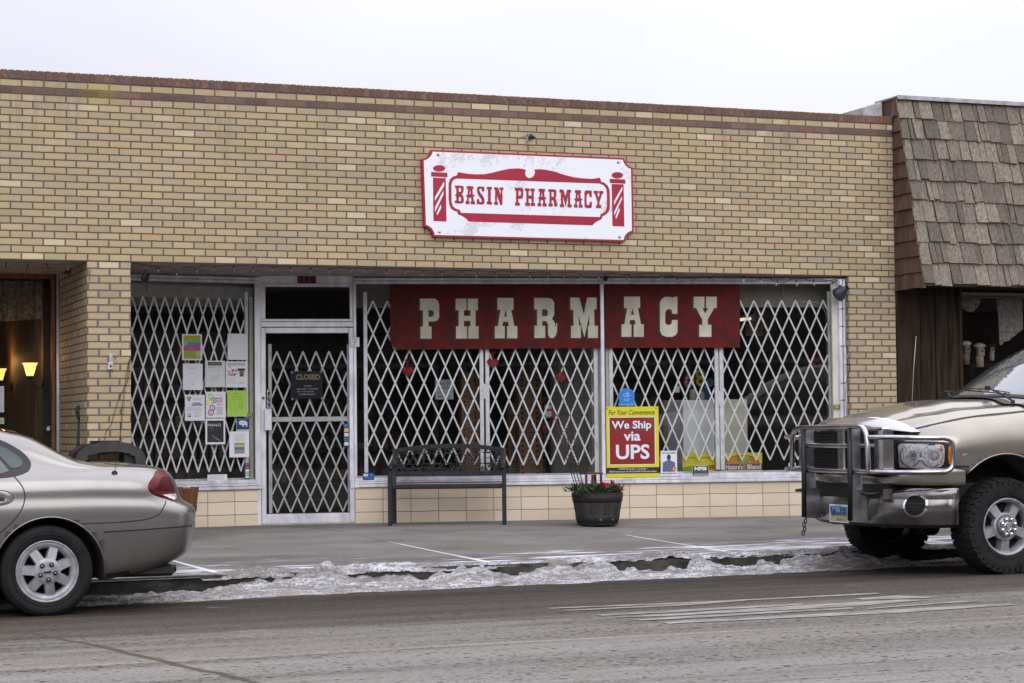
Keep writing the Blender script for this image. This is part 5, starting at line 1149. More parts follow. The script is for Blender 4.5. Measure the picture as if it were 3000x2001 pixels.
# short lace curtain
CURT = mat('checked_curtain', (.30,.26,.20), .95, col2=(.10,.085,.07), vscale=30, det=2)
b = MB(); zc1 = rz_(822, 60, .2); zc0 = rz_(936, 100, .2); xe = rx(142, 900, .2); P = []
for i in range(161):
    x = 5.4+(xe-5.4)*i/160; d = .2+.022*sin(x*48)+.01*sin(x*91+1); P.append([(x, d, zc1), (x+.004*sin(x*30), d*1.02, (zc1+zc0)/2), (x, d*1.05, zc0+.02*sin(x*5)+(.03 if x < 6.6 else 0))])
b.grid(P, 0, True); b.tube([(5.4, .19, zc1), (xe+.02, .19, zc1)], .008, 8, 1)
M0 = Matrix.Translation((0, RY, 0)) ; o = b.build('curtain', [CURT, TRIM]); o.location = (-.8, RY, zc0); 
o.data.transform(Matrix.Translation((-7, 0, -zc0)) @ Matrix.Identity(4)); o.data.transform(Matrix.Translation((.8, 0, 0))); tag(o, 'short checked cafe curtain across the top of the restaurant window', 'curtain')
# wall sconces, lit
SHADE = mat('lit_shade', (.9,.6,.25), .5, emit=(1.0, .55, .14), es=1.6)
def sconce(u, v, label):
    P = onx(u, v, .66); yw = P.y; R = thing('wall_sconce', label, 'wall lamp', (.66, yw, P.z), 0, 'lit wall sconces in the restaurant')
    b = MB(); b.tube(smooth_poly([(0, 0, 0), (-.03, 0, -.05), (-.08, 0, -.05), (-.12, 0, 0), (-.14, 0, .05)], 5, False), .007, 8); b.tube([(-.001, 0, 0), (-.02, 0, 0)], .045, 20); b.lathe([(.02, 0), (.035, .03), (.015, .045)], 14, 0, Matrix.Translation((-.14, 0, .03))); b.build('bracket', BLACKM, R)
    b = MB(); b.lathe([(.035, 0), (.05, .05), (.062, .10), (.080, .13)], 24, 0, Matrix.Translation((-.14, 0, .07)), caps=False); b.build('lamp_shade', SHADE, R)
    l = bpy.data.lights.new('bulb', 'POINT'); l.energy = 1.2; l.color = (1, .55, .2); l.shadow_soft_size = .05; lo = bpy.data.objects.new('bulb', l); COL.objects.link(lo); lo.parent = R; lo.location = (-.14, 0, .28)
sconce(129, 1121, 'lit glass wall sconce nearer the pier, right one of the pair'); sconce(36, 1132, 'lit glass wall sconce at the left edge of the restaurant window')

def poster(name, label, cat, fr, u0, v0, u1, v1, mats, draw=None, d=.034, group=None, tilt=0, th=.0012):
    """flat sheet; draw(b, W, H) adds print in local coords, front at y<0"""
    a0, a1, c0, c1 = q(fr, u0, v0, u1, v1, d); W, H = a1-a0, c1-c0
    b = MB(); b.box(0, W, 0, th, 0, H, 0)
    if draw: draw(b, W, H)
    o = b.build(name, mats); P = fr.w(a0, d, c0); o.location = P; o.rotation_euler = (0, tilt, fr.a); tag(o, label, cat, group); return o
PAPER = mat('paper_white', (.72,.73,.80), .8, var=.04, vscale=5); PAPER2 = mat('paper_cool', (.60,.66,.68), .8, var=.04); INK = mat('ink_black', (.02,.02,.025), .7); INKG = mat('ink_grey', (.25,.26,.30), .8); INKF = mat('ink_faint', (.48,.49,.55), .8)
REDI = mat('ink_red', (.45,.03,.04), .6); BLUEI = mat('ink_blue', (.02,.16,.50), .5); GRN = mat('paper_lime', (.36,.62,.09), .7, var=.05); OLV = mat('ink_olive', (.28,.36,.02), .6); TEAL = mat('ink_teal', (.03,.24,.36), .6); MAG = mat('ink_magenta', (.42,.07,.22), .6); YEL = mat('ink_yellow', (.75,.66,.03), .5)
NAVY = mat('ink_navy', (.01,.025,.18), .5); TANI = mat('ink_tan', (.35,.25,.17), .7); SKIN = mat('ink_brown', (.20,.09,.06), .7); PURP = mat('ink_purple', (.16,.05,.35), .6); ORNG = mat('ink_orange', (.70,.25,.02), .6)
ALLI = [PAPER, INK, INKG, INKF, REDI, BLUEI, GRN, OLV, TEAL, MAG, YEL, NAVY, TANI, SKIN, PURP, ORNG, PAPER2, mat('ink_gilt', (.42,.33,.19), .6)]
I = dict(k=1, g=2, f=3, r=4, b=5, l=6, o=7, t=8, m=9, y=10, n=11, a=12, s=13, p=14, O=15, c=16, w=0, G=17)
def rc(b, W, H, x0, y0, x1, y1, m, d=.0006): b.face([(W*x0, -d, H*(1-y1)), (W*x1, -d, H*(1-y1)), (W*x1, -d, H*(1-y0)), (W*x0, -d, H*(1-y0))], I[m])
def tx(b, W, H, s, x0, y0, x1, y1, m, d=.0010, **k): b.text(s, W*x0, W*x1, H*(1-y1), H*(1-y0), -d, I[m], **k)
def el(b, W, H, x, y, r, m, d=.0006, n=18, ry=None): b.face([(W*x+W*r*cos(2*pi*i/n), -d, H*(1-y)+W*(ry or r)*sin(2*pi*i/n)) for i in range(n)], I[m])
def lines(b, W, H, x0, x1, y0, y1, n, m='g', seed=0, h=.35, cen=False):
    R = random.Random(seed+n)
    for k in range(n):
        y = y0+(y1-y0)*k/n; hh = (y1-y0)/n*h; e = R.uniform(0, .25)*(x1-x0); a, c = (x0+e/2, x1-e/2) if cen else (x0, x1-e); x = a
        while x < c:
            w_ = min(R.uniform(.02, .07), c-x); rc(b, W, H, x, y, x+w_, y+hh, m); x += w_+.015
def flower(b, W, H, x, y, r, m, n=8):
    for i in range(n):
        a = 2*pi*i/n; b.face([(W*x, -.0012, H*(1-y)), (W*x+r*.8*cos(a-.12), -.0012, H*(1-y)+r*.8*sin(a-.12)), (W*x+r*cos(a), -.0012, H*(1-y)+r*sin(a)), (W*x+r*.8*cos(a+.12), -.0012, H*(1-y)+r*.8*sin(a+.12))], I[m])
g1 = lambda a, c: (520+a/7.841, 960+c/7.841); g2 = lambda a, c: (520+a/5.6, 1140+c/5.6)
PG = 'notices taped inside the left window'
def P1(b, W, H):
    rc(b, W, H, .08, .05, .93, .95, 'o'); rc(b, W, H, .08, .32, .93, .42, 't', .0008); rc(b, W, H, .08, .42, .93, .64, 'm', .0008); rc(b, W, H, .08, .82, .93, .85, 'm', .0008); flower(b, W, H, .16, .36, .03, 'c'); flower(b, W, H, .83, .76, .04, 'c'); rc(b, W, H, .3, .52, .6, .55, 'a', .001); rc(b, W, H, .5, .10, .78, .13, 'a', .001)
poster('poster', 'lime, teal and magenta striped poster with white flowers', 'poster', SL, *g1(105, 148), *g1(563, 748), ALLI, P1, group=PG)
poster('poster', 'blank bluish-white sheet at the top right of the window notices', 'poster', SL, *g1(1150, 138), *g1(1608, 738), ALLI, None, d=.036, group=PG)
def P3(b, W, H): tx(b, W, H, 'Thank you for your', .18, .09, .82, .14, 'g'); tx(b, W, H, 'Business', .3, .165, .72, .21, 'g'); lines(b, W, H, .34, .66, .33, .40, 2, 'f', 1, cen=True); lines(b, W, H, .25, .75, .52, .58, 2, 'f', 2, cen=True); lines(b, W, H, .2, .8, .63, .66, 1, 'f', 3, cen=True); el(b, W, H, .5, .78, .05, 'f')
poster('poster', 'plain white letter with two bold lines at its top, below the striped poster', 'poster', SL, *g1(125, 826), *g1(578, 1432), ALLI, P3, d=.035, group=PG)
def P4(b, W, H):
    rc(b, W, H, .04, .03, .96, .975, 'g'); rc(b, W, H, .05, .035, .95, .97, 'c', .0007); rc(b, W, H, .14, .05, .84, .18, 'k', .0009); tx(b, W, H, 'NATIONAL BOARD', .2, .085, .78, .14, 'f', .0012); tx(b, W, H, 'PHARMACY TECH', .15, .22, .82, .29, 'r', .001); tx(b, W, H, 'INFORMATION NIGHT', .14, .345, .8, .385, 'g', .001)
    lines(b, W, H, .2, .72, .45, .52, 2, 'g', 4, cen=True); tx(b, W, H, 'COME TO GATHER', .22, .56, .75, .60, 'g', .001); tx(b, W, H, 'PILGRIM HOME', .24, .64, .73, .68, 'g', .001); tx(b, W, H, 'MANY MEALS', .25, .71, .7, .75, 'g', .001); lines(b, W, H, .3, .68, .82, .92, 3, 'f', 5, cen=True)
poster('poster', 'grey-green framed notice with a black heading bar', 'poster', SL, *g1(635, 760), *g1(1092, 1365), ALLI, P4, group=PG)
def P5(b, W, H):
    tx(b, W, H, 'DO YOU KNOW YOUR', .10, .055, .90, .095, 'k', bold=.02); tx(b, W, H, 'MEDICARE OPTIONS?', .10, .115, .88, .155, 'k', bold=.02); R = random.Random(2)
    for k in range(26): el(b, W, H, R.uniform(.08, .52), R.uniform(.21, .52), R.uniform(.02, .05), R.choice('aosgmpy'), .0006+.00003*k, 8)
    rc(b, W, H, .56, .27, .90, .36, 'k', .0008); rc(b, W, H, .58, .36, .89, .49, 'f', .0008); el(b, W, H, .74, .45, .09, 's', .001, ry=.14); rc(b, W, H, .64, .50, .84, .58, 's', .001); rc(b, W, H, .05, .545, .45, .56, 'r'); lines(b, W, H, .05, .55, .60, .88, 9, 'f', 6); lines(b, W, H, .62, .9, .78, .90, 4, 'g', 7)
poster('poster', 'white flyer with flower picture and a portrait photo at its right', 'poster', SL, *g1(1108, 775), *g1(1600, 1372), ALLI, P5, group=PG)
def P6(b, W, H):
    for k, (x, y) in enumerate(((.14, .12), (.22, .15), (.27, .11), (.2, .2))): el(b, W, H, x, y, .06, 'aogs'[k], .0006+.0001*k, 10)
    lines(b, W, H, .42, .85, .07, .10, 1, 'f', 1); lines(b, W, H, .42, .85, .14, .24, 2, 'g', 2); rc(b, W, H, .40, .31, .80, .345, 'k'); rc(b, W, H, .33, .37, .88, .42, 'b'); lines(b, W, H, .08, .85, .47, .66, 4, 'g', 3); el(b, W, H, .78, .58, .05, 'y'); el(b, W, H, .9, .53, .03, 'l'); lines(b, W, H, .45, .85, .68, .88, 4, 'g', 5); el(b, W, H, .22, .78, .09, 'g'); el(b, W, H, .22, .77, .05, 'c', .001); rc(b, W, H, .14, .82, .3, .86, 's', .001)
poster('poster', 'white flyer with small clip-art at three corners and a blue headline', 'poster', SL, *g2(122, 92), *g2(448, 518), ALLI, P6, d=.033, group=PG)
def P7(b, W, H):
    for k, (x, y, c, s) in enumerate(((.24, .18, 'l', 'B'), (.38, .33, 't', 'I'), (.18, .43, 'y', 'N'), (.33, .63, 'p', 'G'), (.25, .80, 'r', 'O'))):
        el(b, W, H, x, y, .15, c, .0006+.0002*k); el(b, W, H, x, y, .10, 'w', .0007+.0002*k); tx(b, W, H, s, x-.04, y-.05, x+.04, y+.05, c, .0009+.0002*k, bold=.03)
    lines(b, W, H, .5, .86, .11, .14, 1, 'k', 1); tx(b, W, H, 'BINGO', .52, .22, .84, .30, 'r', .001, bold=.03); tx(b, W, H, 'NIGHT', .52, .33, .84, .41, 'r', .001, bold=.03); lines(b, W, H, .56, .88, .45, .56, 3, 'r', 3); lines(b, W, H, .5, .88, .59, .90, 8, 'k', 4, cen=True)
poster('poster', 'white bingo night flyer with five coloured balls', 'poster', SL, *g2(465, 42), *g2(792, 470), ALLI, P7, group=PG)
def P8(b, W, H): rc(b, W, H, 0, 0, 1, 1, 'l'); lines(b, W, H, .34, .66, .11, .14, 1, 'k', 1, h=.7); lines(b, W, H, .2, .82, .19, .40, 5, 'o', 2, cen=True); [lines(b, W, H, x, x+.07, .44, .78, 11, 'o', k) for k, x in enumerate((.14, .36))]; lines(b, W, H, .56, .86, .44, .72, 8, 'o', 5)
poster('poster', 'lime green sheet with a three-column list', 'poster', SL, *g2(816, 22), *g2(1138, 452), ALLI, P8, d=.032, group=PG)
def P9(b, W, H): rc(b, W, H, .09, .08, .92, .92, 'k'); tx(b, W, H, 'PIANO', .12, .20, .78, .31, 'c', .001); tx(b, W, H, 'by', .22, .36, .42, .41, 'g', .001); lines(b, W, H, .12, .55, .475, .49, 1, 'g', 1, h=.9); lines(b, W, H, .12, .6, .72, .90, 4, 'g', 2); b.face([(W*.28, -.001, H*.36), (W*.32, -.001, H*.36), (W*.76, -.001, H*.15), (W*.68, -.001, H*.14)], I['g'])
poster('poster', 'black piano concert poster with a white border', 'poster', SL, *g2(458, 482), *g2(782, 905), ALLI, P9, group=PG)
def P10(b, W, H): rc(b, W, H, .02, 0, .98, .86, 'n'); rc(b, W, H, .02, .88, .98, 1, 'f'); b.face([(W*x, -.001, H*(1-y)) for x, y in ((.17, .30), (.25, .20), (.45, .17), (.7, .22), (.82, .30), (.85, .5), (.80, .68), (.76, .68), (.72, .52), (.6, .55), (.5, .68), (.44, .55), (.3, .50), (.2, .48))], I['c']); tx(b, W, H, 'WYOMING', .3, .34, .66, .42, 'g', .0014); tx(b, W, H, 'WELCOME', .15, .04, .42, .09, 'c', .0014); tx(b, W, H, 'LOCAL', .58, .04, .8, .09, 'c', .0014)
poster('sticker', 'blue square sticker with a white bison', 'sticker', SL, *g2(968, 476), *g2(1182, 694), ALLI, P10, d=.031)
def P11(b, W, H): lines(b, W, H, .18, .82, .10, .40, 6, 'g', 1, cen=True, h=.3); rc(b, W, H, .25, .44, .77, .86, 'a'); rc(b, W, H, .27, .52, .75, .62, 'l', .0008); rc(b, W, H, .27, .60, .75, .72, 't', .0009); rc(b, W, H, .27, .66, .75, .69, 'b', .001)
poster('poster', 'white flyer with a square beach picture, lowest of the window notices', 'poster', SL, *g2(850, 694), *g2(1176, 1118), ALLI, P11, d=.033, group=PG)
def P12(b, W, H): lines(b, W, H, .08, .92, .15, .92, 5, 'g', 3, h=.35)
poster('card', 'small hand-written card standing on the left window sill', 'card', SL, *g2(492, 1400), *g2(815, 1535), ALLI, P12, d=.02)
def cards(seq):
    def f(b, W, H):
        rc(b, W, H, 0, 0, 1, 1, 'k'); n = len(seq)
        for k, c in enumerate(seq): rc(b, W, H, .12, (k+.12)/n, .88, (k+.86)/n, c, .0008); rc(b, W, H, .2, (k+.4)/n, .8, (k+.6)/n, 'bOwkcn'[k % 6], .001)
    return f
poster('sticker', 'tall strip of bank card logos at the bottom of the left window', 'sticker', SL, *g2(1105, 1208), *g2(1186, 1515), ALLI, cards('brwccb'), d=.03)
poster('sticker', 'tall strip of bank card logos on the door glass', 'sticker', SD, 1007, 1240, 1023, 1307, ALLI, cards('bywtw'), d=.012)
def alarm(b, W, H): rc(b, W, H, 0, 0, 1, 1, 'k'); [rc(b, W, H, .1, y, .9, y+.12, 'y', .0008) for y in (.15, .42, .7)]
poster('sticker', 'black and yellow alarm sticker in the left window', 'sticker', SL, *g2(1150, 395), *g2(1232, 455), ALLI, alarm, d=.03)
poster('sticker', 'black and yellow alarm sticker at the right end of the window', 'sticker', SR, 2442, 1185.5, 2460.5, 1198.5, ALLI, alarm, d=-.016)
def bluest(b, W, H): rc(b, W, H, 0, 0, 1, 1, 'n'); rc(b, W, H, .06, .12, .46, .5, 'c', .0008); rc(b, W, H, .52, .12, .94, .5, 'b', .0008); rc(b, W, H, .1, .62, .9, .82, 'b', .0008)
poster('sticker', 'small blue sticker at the lower left corner of the big window', 'sticker', SR, 1063, 1385.5, 1096, 1406, ALLI, bluest, d=.0)
poster('sticker', 'small white sticker beside the truck guard at the window bottom', 'sticker', SR, 2311, 1356, 2331, 1392, ALLI, lambda b, W, H: lines(b, W, H, .1, .9, .1, .6, 4, 'g', 2), d=.0)
poster('poster', 'white printed sheet at the left edge of the restaurant window', 'poster', RF, -30, 1131, 12, 1208, ALLI, lambda b, W, H: lines(b, W, H, .1, .9, .1, .9, 10, 'f', 2), d=.045)
poster('card', 'small white and green card below the sheet in the restaurant window', 'card', RF, -30, 1224, 12, 1242, ALLI, lambda b, W, H: rc(b, W, H, .5, .2, .9, .8, 'l'), d=.045)
# UPS sign
g3 = lambda a, c: (1770+a/5.4067, 1120+c/5.4067)
YS = mat('sign_yellow', (.68,.62,.01), .5, var=.04); RS = mat('sign_red', (.26,.008,.012), .35, coat=.4, var=.1, vscale=3)
def ups(b, W, H):
    f = lambda x0, y0, x1, y1, m, d: b.face([(W*x0, -d, H*(1-y1)), (W*x1, -d, H*(1-y1)), (W*x1, -d, H*(1-y0)), (W*x0, -d, H*(1-y0))], m)
    f(.05, .148, .935, .822, 1, .0006); f(.062, .155, .922, .815, 2, .0009)
    b.text('For Your Convenience', W*.045, W*.92, H*(1-.116), H*(1-.045), -.001, 3, shear=.2, bold=.012)
    for s, x0, x1, y0, y1 in (('We Ship', .105, .86, .20, .345), ('via', .33, .65, .352, .485), ('UPS', .18, .82, .535, .745)):
        b.text(s, W*x0+.006, W*x1+.006, H*(1-y1)-.005, H*(1-y0)-.005, -.0012, 3, bold=.025); b.text(s, W*x0, W*x1, H*(1-y1), H*(1-y0), -.0018, 1, bold=.025)
    f(0, .86, 1, .945, 3, .0006); b.text('• FREE Package Tracking! •', W*.21, W*.78, H*(1-.896), H*(1-.872), -.001, 1, bold=.01); b.text('FREE Insurance on first $100 Declared Value', W*.05, W*.95, H*(1-.930), H*(1-.906), -.001, 1, bold=.01)
    for x in (.025, .955): b.tube([(W*x, 0, H*.975), (W*x, -.004, H*.975)], .006, 10, 3)
SW = mat('sign_paper_white', (.76,.78,.84), .45)
poster('shipping_sign', 'large yellow and red shipping sign leaning in the window above the sill', 'sign', SR, *g3(35, 385), *g3(866, 1505), [YS, SW, RS, INK], ups, d=-.010, th=.004)
# pharmacy mortar disc
a0, a1, c0, c1 = q(SR, *g3(222, 92), *g3(490, 372), -.006); W, H = a1-a0, c1-c0; b = MB()
b.prism([(0, 0), (W, 0), (W, H*.12), (W*.97, H*.14)]+[(W*.5+W*.48*cos(t), H*.55+H*.45*sin(t)) for t in [pi*-.18+pi*1.36*k/20 for k in range(21)]]+[(W*.03, H*.14), (0, H*.12)], 0, .003, 0)
def arcs(cx, cz, rx_, rz2, t0, t1, w=.0035, n=14): 
    P = [(cx+rx_*cos(t0+(t1-t0)*i/n), cz+rz2*sin(t0+(t1-t0)*i/n)) for i in range(n+1)]
    for p_, q_ in zip(P, P[1:]): bar(b, p_, q_, -.001, w, .0005, 1)
arcs(W*.5, H*.60, W*.20, H*.09, 0, 2*pi); arcs(W*.5, H*.58, W*.2, H*.20, pi, 1.35*pi); arcs(W*.5, H*.58, W*.2, H*.20, 1.65*pi, 2*pi); arcs(W*.5, H*.34, W*.15, H*.05, 0, 2*pi); bar(b, (W*.50, H*.55), (W*.60, H*.80), -.0018, .006, .0005, 1)
b.text('APHA MEMBER', W*.1, W*.9, H*.03, H*.09, -.001, 1); o = b.build('pharmacy_disc', [mat('disc_blue', (.015,.20,.62), .4), mat('disc_line', (.55,.68,.85), .5)]); o.location = SR.w(a0, -.006, c0); o.rotation_euler = (0, 0, SR.a); tag(o, 'round blue disc with a white mortar and pestle above the shipping sign', 'sign')
def target(b, W, H):
    tx(b, W, H, 'NOTHING INSIDE', .07, .06, .93, .11, 'k', bold=.04); el(b, W, H, .5, .25, .13, 'n', .0006, ry=.17); b.face([(W*x, -.0007, H*(1-y)) for x, y in ((.12, .82), (.12, .48), (.2, .43), (.40, .38), (.44, .30), (.56, .30), (.60, .38), (.8, .43), (.88, .48), (.88, .82))], I['n'])
    for k, r in enumerate((.36, .32, .27, .23, .18, .14, .09, .05)): el(b, W, H, .5, .60, r, 'gn'[k % 2], .0009+.0001*k, 24)
    flower(b, W, H, .84, .71, .022, 'y', 12); el(b, W, H, .84, .71, .13, 'O', .0024); el(b, W, H, .84, .71, .08, 'y', .0026); el(b, W, H, .84, .70, .05, 'r', .0028)
    tx(b, W, H, 'WORTH DYING FOR', .06, .86, .94, .91, 'k', bold=.04); lines(b, W, H, .1, .9, .94, .96, 1, 'r', 1, h=.8)
poster('poster', 'white silhouette target poster to the right of the shipping sign', 'poster', SR, *g3(895, 1086), *g3(1155, 1488), ALLI, target, d=-.004)
g4 = lambda a, c: (1980+a/7.8367, 1300+c/7.8367)
def nfib(b, W, H): rc(b, W, H, 0, 0, 1, 1, 'f'); rc(b, W, H, .02, .03, .98, .97, 'k', .0008); tx(b, W, H, 'NFIB', .12, .10, .90, .48, 'c', .001, bold=.06); tx(b, W, H, 'The Voice of Small Business', .1, .60, .9, .68, 'f', .001); rc(b, W, H, .08, .80, .92, .92, 'f', .001); tx(b, W, H, 'SMALL BUSINESS MEMBER', .1, .82, .9, .90, 'k', .0012)
poster('sign', 'small black plaque with white NFIB letters on the window bottom', 'sign', SR, *g4(380, 505), *g4(750, 730), ALLI, nfib, d=-.004)
poster('sticker', 'small grey printed label beside the black plaque', 'sticker', SR, *g4(40, 640), *g4(150, 745), ALLI, lambda b, W, H: lines(b, W, H, .05, .95, .05, .95, 6, 'g', 2), d=.0)
# yellow vitamin display signs behind the glass
def vit1(b, W, H):
    rc(b, W, H, 0, 0, 1, 1, 'y'); rc(b, W, H, 0, 0, 1, .30, 'l', .0004); b.face([(0, -.0008, 0), (W*.40, -.0008, 0), (W*.34, -.0008, H*.36), (W*.15, -.0008, H*.30), (0, -.0008, H*.26)], I['o']); tx(b, W, H, 'VITAMINS', .06, .20, .40, .31, 'k', .001); tx(b, W, H, 'MINERALS', .52, .19, .9, .30, 'k', .001); rc(b, W, H, .78, .62, 1, .9, 'O', .0008); rc(b, W, H, .78, .66, 1, .70, 'k', .001); rc(b, W, H, .78, .76, 1, .80, 'k', .001)
poster('display_sign', 'low yellow vitamins and minerals board behind the black plaque', 'sign', SR, *g4(150, 215), *g4(905, 650), ALLI, vit1, d=.18)
def vit2(b, W, H):
    rc(b, W, H, 0, 0, 1, 1, 'y'); rc(b, W, H, 0, 0, 1, .25, 'l', .0004); tx(b, W, H, 'LS', .08, .28, .16, .36, 'k', .001); n = 20; pts = [(W*(.52+.42*cos(pi*i/n)), -.0008, H*(.38+.50*sin(pi*i/n))) for i in range(n+1)]; b.face(pts, I['k']); b.face([(W*(.52+.40*cos(pi*i/n)), -.0010, H*(.38+.47*sin(pi*i/n))) for i in range(n+1)], I['O']); R = random.Random(5)
    for k in range(60): a = R.uniform(0, 2*pi); r = R.uniform(0, 1)**.5; el(b, W, H, .56+.20*r*cos(a), .35+.20*r*sin(a), .022, R.choice('ool'), .0012+.00002*k, 7)
    rc(b, W, H, .10, .60, 1.0, .93, 's', .003); tx(b, W, H, "Nature's", .13, .63, .53, .90, 'w', .0034, bold=.03); tx(b, W, H, 'Blend', .64, .63, .97, .90, 'w', .0034, bold=.03); rc(b, W, H, .54, .55, .60, .93, 'a', .0032)
poster('display_sign', 'yellow board with a green tree in an orange arch behind the glass', 'sign', SR, *g4(1020, 205), *g4(1980, 630), ALLI, vit2, d=.17)
# closed sign with suction cups
g5 = lambda a, c: (840+a/8.709, 1060+c/8.709)
def closed(b, W, H):
    rc(b, W, H, 0, 0, 1, 1, 'k'); tx(b, W, H, 'CLOSED', .17, .11, .92, .31, 'G', .001, bold=.04); tx(b, W, H, 'HOURS', .42, .51, .66, .555, 'f', .001, bold=.04)
    tx(b, W, H, 'MON-FRI  8 TO 6:00', .2, .615, .85, .665, 'f', .001, bold=.04); tx(b, W, H, 'SAT  9 TO NOON', .21, .71, .72, .76, 'f', .001, bold=.04); tx(b, W, H, 'CLOSED SUNDAY', .26, .81, .79, .86, 'f', .001, bold=.04)
o = poster('closed_sign', 'black closed sign with opening hours hanging inside the door', 'sign', SD, *g5(95, 240), *g5(915, 945), ALLI, closed, d=.032)
W = o.dimensions.x; H = o.dimensions.z
for x, z in ((.05, .96), (.95, .98), (.06, .0), (.98, .01)):
    b = MB(); b.lathe([(.018, 0), (.014, .006), (.005, .012)], 14, 0, Matrix.Translation((W*x, -.001, H*z)) @ Matrix.Rotation(radians(90), 4, 'X')); b.build('suction_cup', mat('clear_rubber', (.30,.31,.33), .2, coat=1), o)
# house number board above the door
def addr(b, W, H): rc(b, W, H, 0, 0, 1, 1, 's'); [tx(b, W, H, c, .08+.30*k, .16, .30+.30*k, .86, 'k', .001, bold=.08) for k, c in enumerate('406')]; [rc(b, W, H, x, .12, x+.02, .88, 'r', .0008) for x in (.04, .33, .36, .64, .93)]
poster('number_board', 'dark red house number board above the door', 'sign', SD, 872, 805.5, 926, 830, [mat('board_edge', (.10,.01,.015), .5)]+ALLI[1:13]+[mat('board_red', (.10,.008,.012), .5)]+ALLI[14:], addr, d=-.02, th=.012)
# ------------------------------------------------------------------ letters traced as outlines
GL = {
'P': ([(120,60),(285,60),(320,80),(338,130),(338,270),(320,305),(285,318),(215,318),(215,380),(250,380),(250,515),(128,515),(128,380),(155,380),(155,190),(120,190)], [[(215,190),(255,190),(278,205),(278,250),(260,268),(215,268)]]),
'H': ([(530,60),(650,60),(650,190),(622,190),(622,258),(700,258),(700,190),(668,190),(668,60),(782,60),(782,190),(755,190),(755,378),(790,378),(790,515),(675,515),(675,378),(700,378),(700,312),(622,312),(622,378),(658,378),(658,515),(535,515),(535,378),(565,378),(565,190),(530,190)], []),
'A': ([(1010,52),(1190,52),(1190,185),(1165,185),(1200,375),(1235,375),(1235,512),(1120,512),(1120,375),(1140,375),(1132,322),(1072,322),(1062,375),(1090,375),(1090,512),(980,512),(980,375),(1015,375),(1045,185),(1010,185)], [[(1085,265),(1118,265),(1102,185)]]),
'R': ([(1432,52),(1600,52),(1640,70),(1658,110),(1658,240),(1645,270),(1632,290),(1652,312),(1665,340),(1668,380),(1680,380),(1682,342),(1692,345),(1690,440),(1675,485),(1645,510),(1610,505),(1592,470),(1590,350),(1570,315),(1522,315),(1522,372),(1555,372),(1555,508),(1435,508),(1435,372),(1465,372),(1465,180),(1432,180)], [[(1520,180),(1570,180),(1588,200),(1588,245),(1570,260),(1520,260)]]),
'M': ([(1845,48),(1945,48),(2000,240),(2040,48),(2145,48),(2145,180),(2115,180),(2122,372),(2160,372),(2160,508),(2050,508),(2048,372),(2065,372),(2062,240),(2007,500),(1935,240),(1945,372),(1965,372),(1965,508),(1855,508),(1855,372),(1885,372),(1880,185),(1848,185)], []),
'a': ([(270,38),(450,38),(450,165),(425,165),(460,355),(492,355),(492,495),(380,495),(380,355),(400,355),(393,302),(335,302),(328,355),(350,355),(350,495),(240,495),(240,355),(272,355),(305,165),(270,165)], [[(345,245),(382,245),(363,165)]]),
'C': ([(740,40),(800,40),(822,52),(842,40),(878,40),(878,230),(822,230),(815,190),(790,175),(755,185),(738,215),(738,330),(755,360),(790,362),(815,345),(820,305),(880,305),(880,440),(860,475),(820,495),(750,495),(705,475),(682,430),(680,110),(700,65)], []),
'Y': ([(1068,38),(1188,38),(1188,165),(1165,165),(1198,235),(1235,165),(1210,165),(1210,38),(1330,38),(1330,165),(1300,165),(1225,300),(1228,360),(1268,360),(1268,495),(1132,495),(1132,360),(1168,360),(1168,300),(1095,165),(1068,165)], [])}
def grow(poly, e):
    """offset an outline outward by e (y grows downward, any winding)"""
    A = sum(a[0]*b_[1]-b_[0]*a[1] for a, b_ in zip(poly, poly[1:]+poly[:1])); s = 1 if A > 0 else -1; out = []
    n = len(poly)
    for i in range(n):
        p0, p1, p2 = poly[i-1], poly[i], poly[(i+1) % n]; d1 = (p1[0]-p0[0], p1[1]-p0[1]); d2 = (p2[0]-p1[0], p2[1]-p1[1]); l1, l2 = hypot(*d1) or 1, hypot(*d2) or 1
        n1 = (d1[1]/l1*s, -d1[0]/l1*s); n2 = (d2[1]/l2*s, -d2[0]/l2*s); m_ = (n1[0]+n2[0], n1[1]+n2[1]); k = m_[0]**2+m_[1]**2; k = 2/max(k, .8)
        out.append((p1[0]+m_[0]*e*k, p1[1]+m_[1]*e*k))
    return out
def flatpoly(b, poly, y, m, holes=()):
    b.prism(poly, y, y+.0004, m, holes, side=False, back=False)
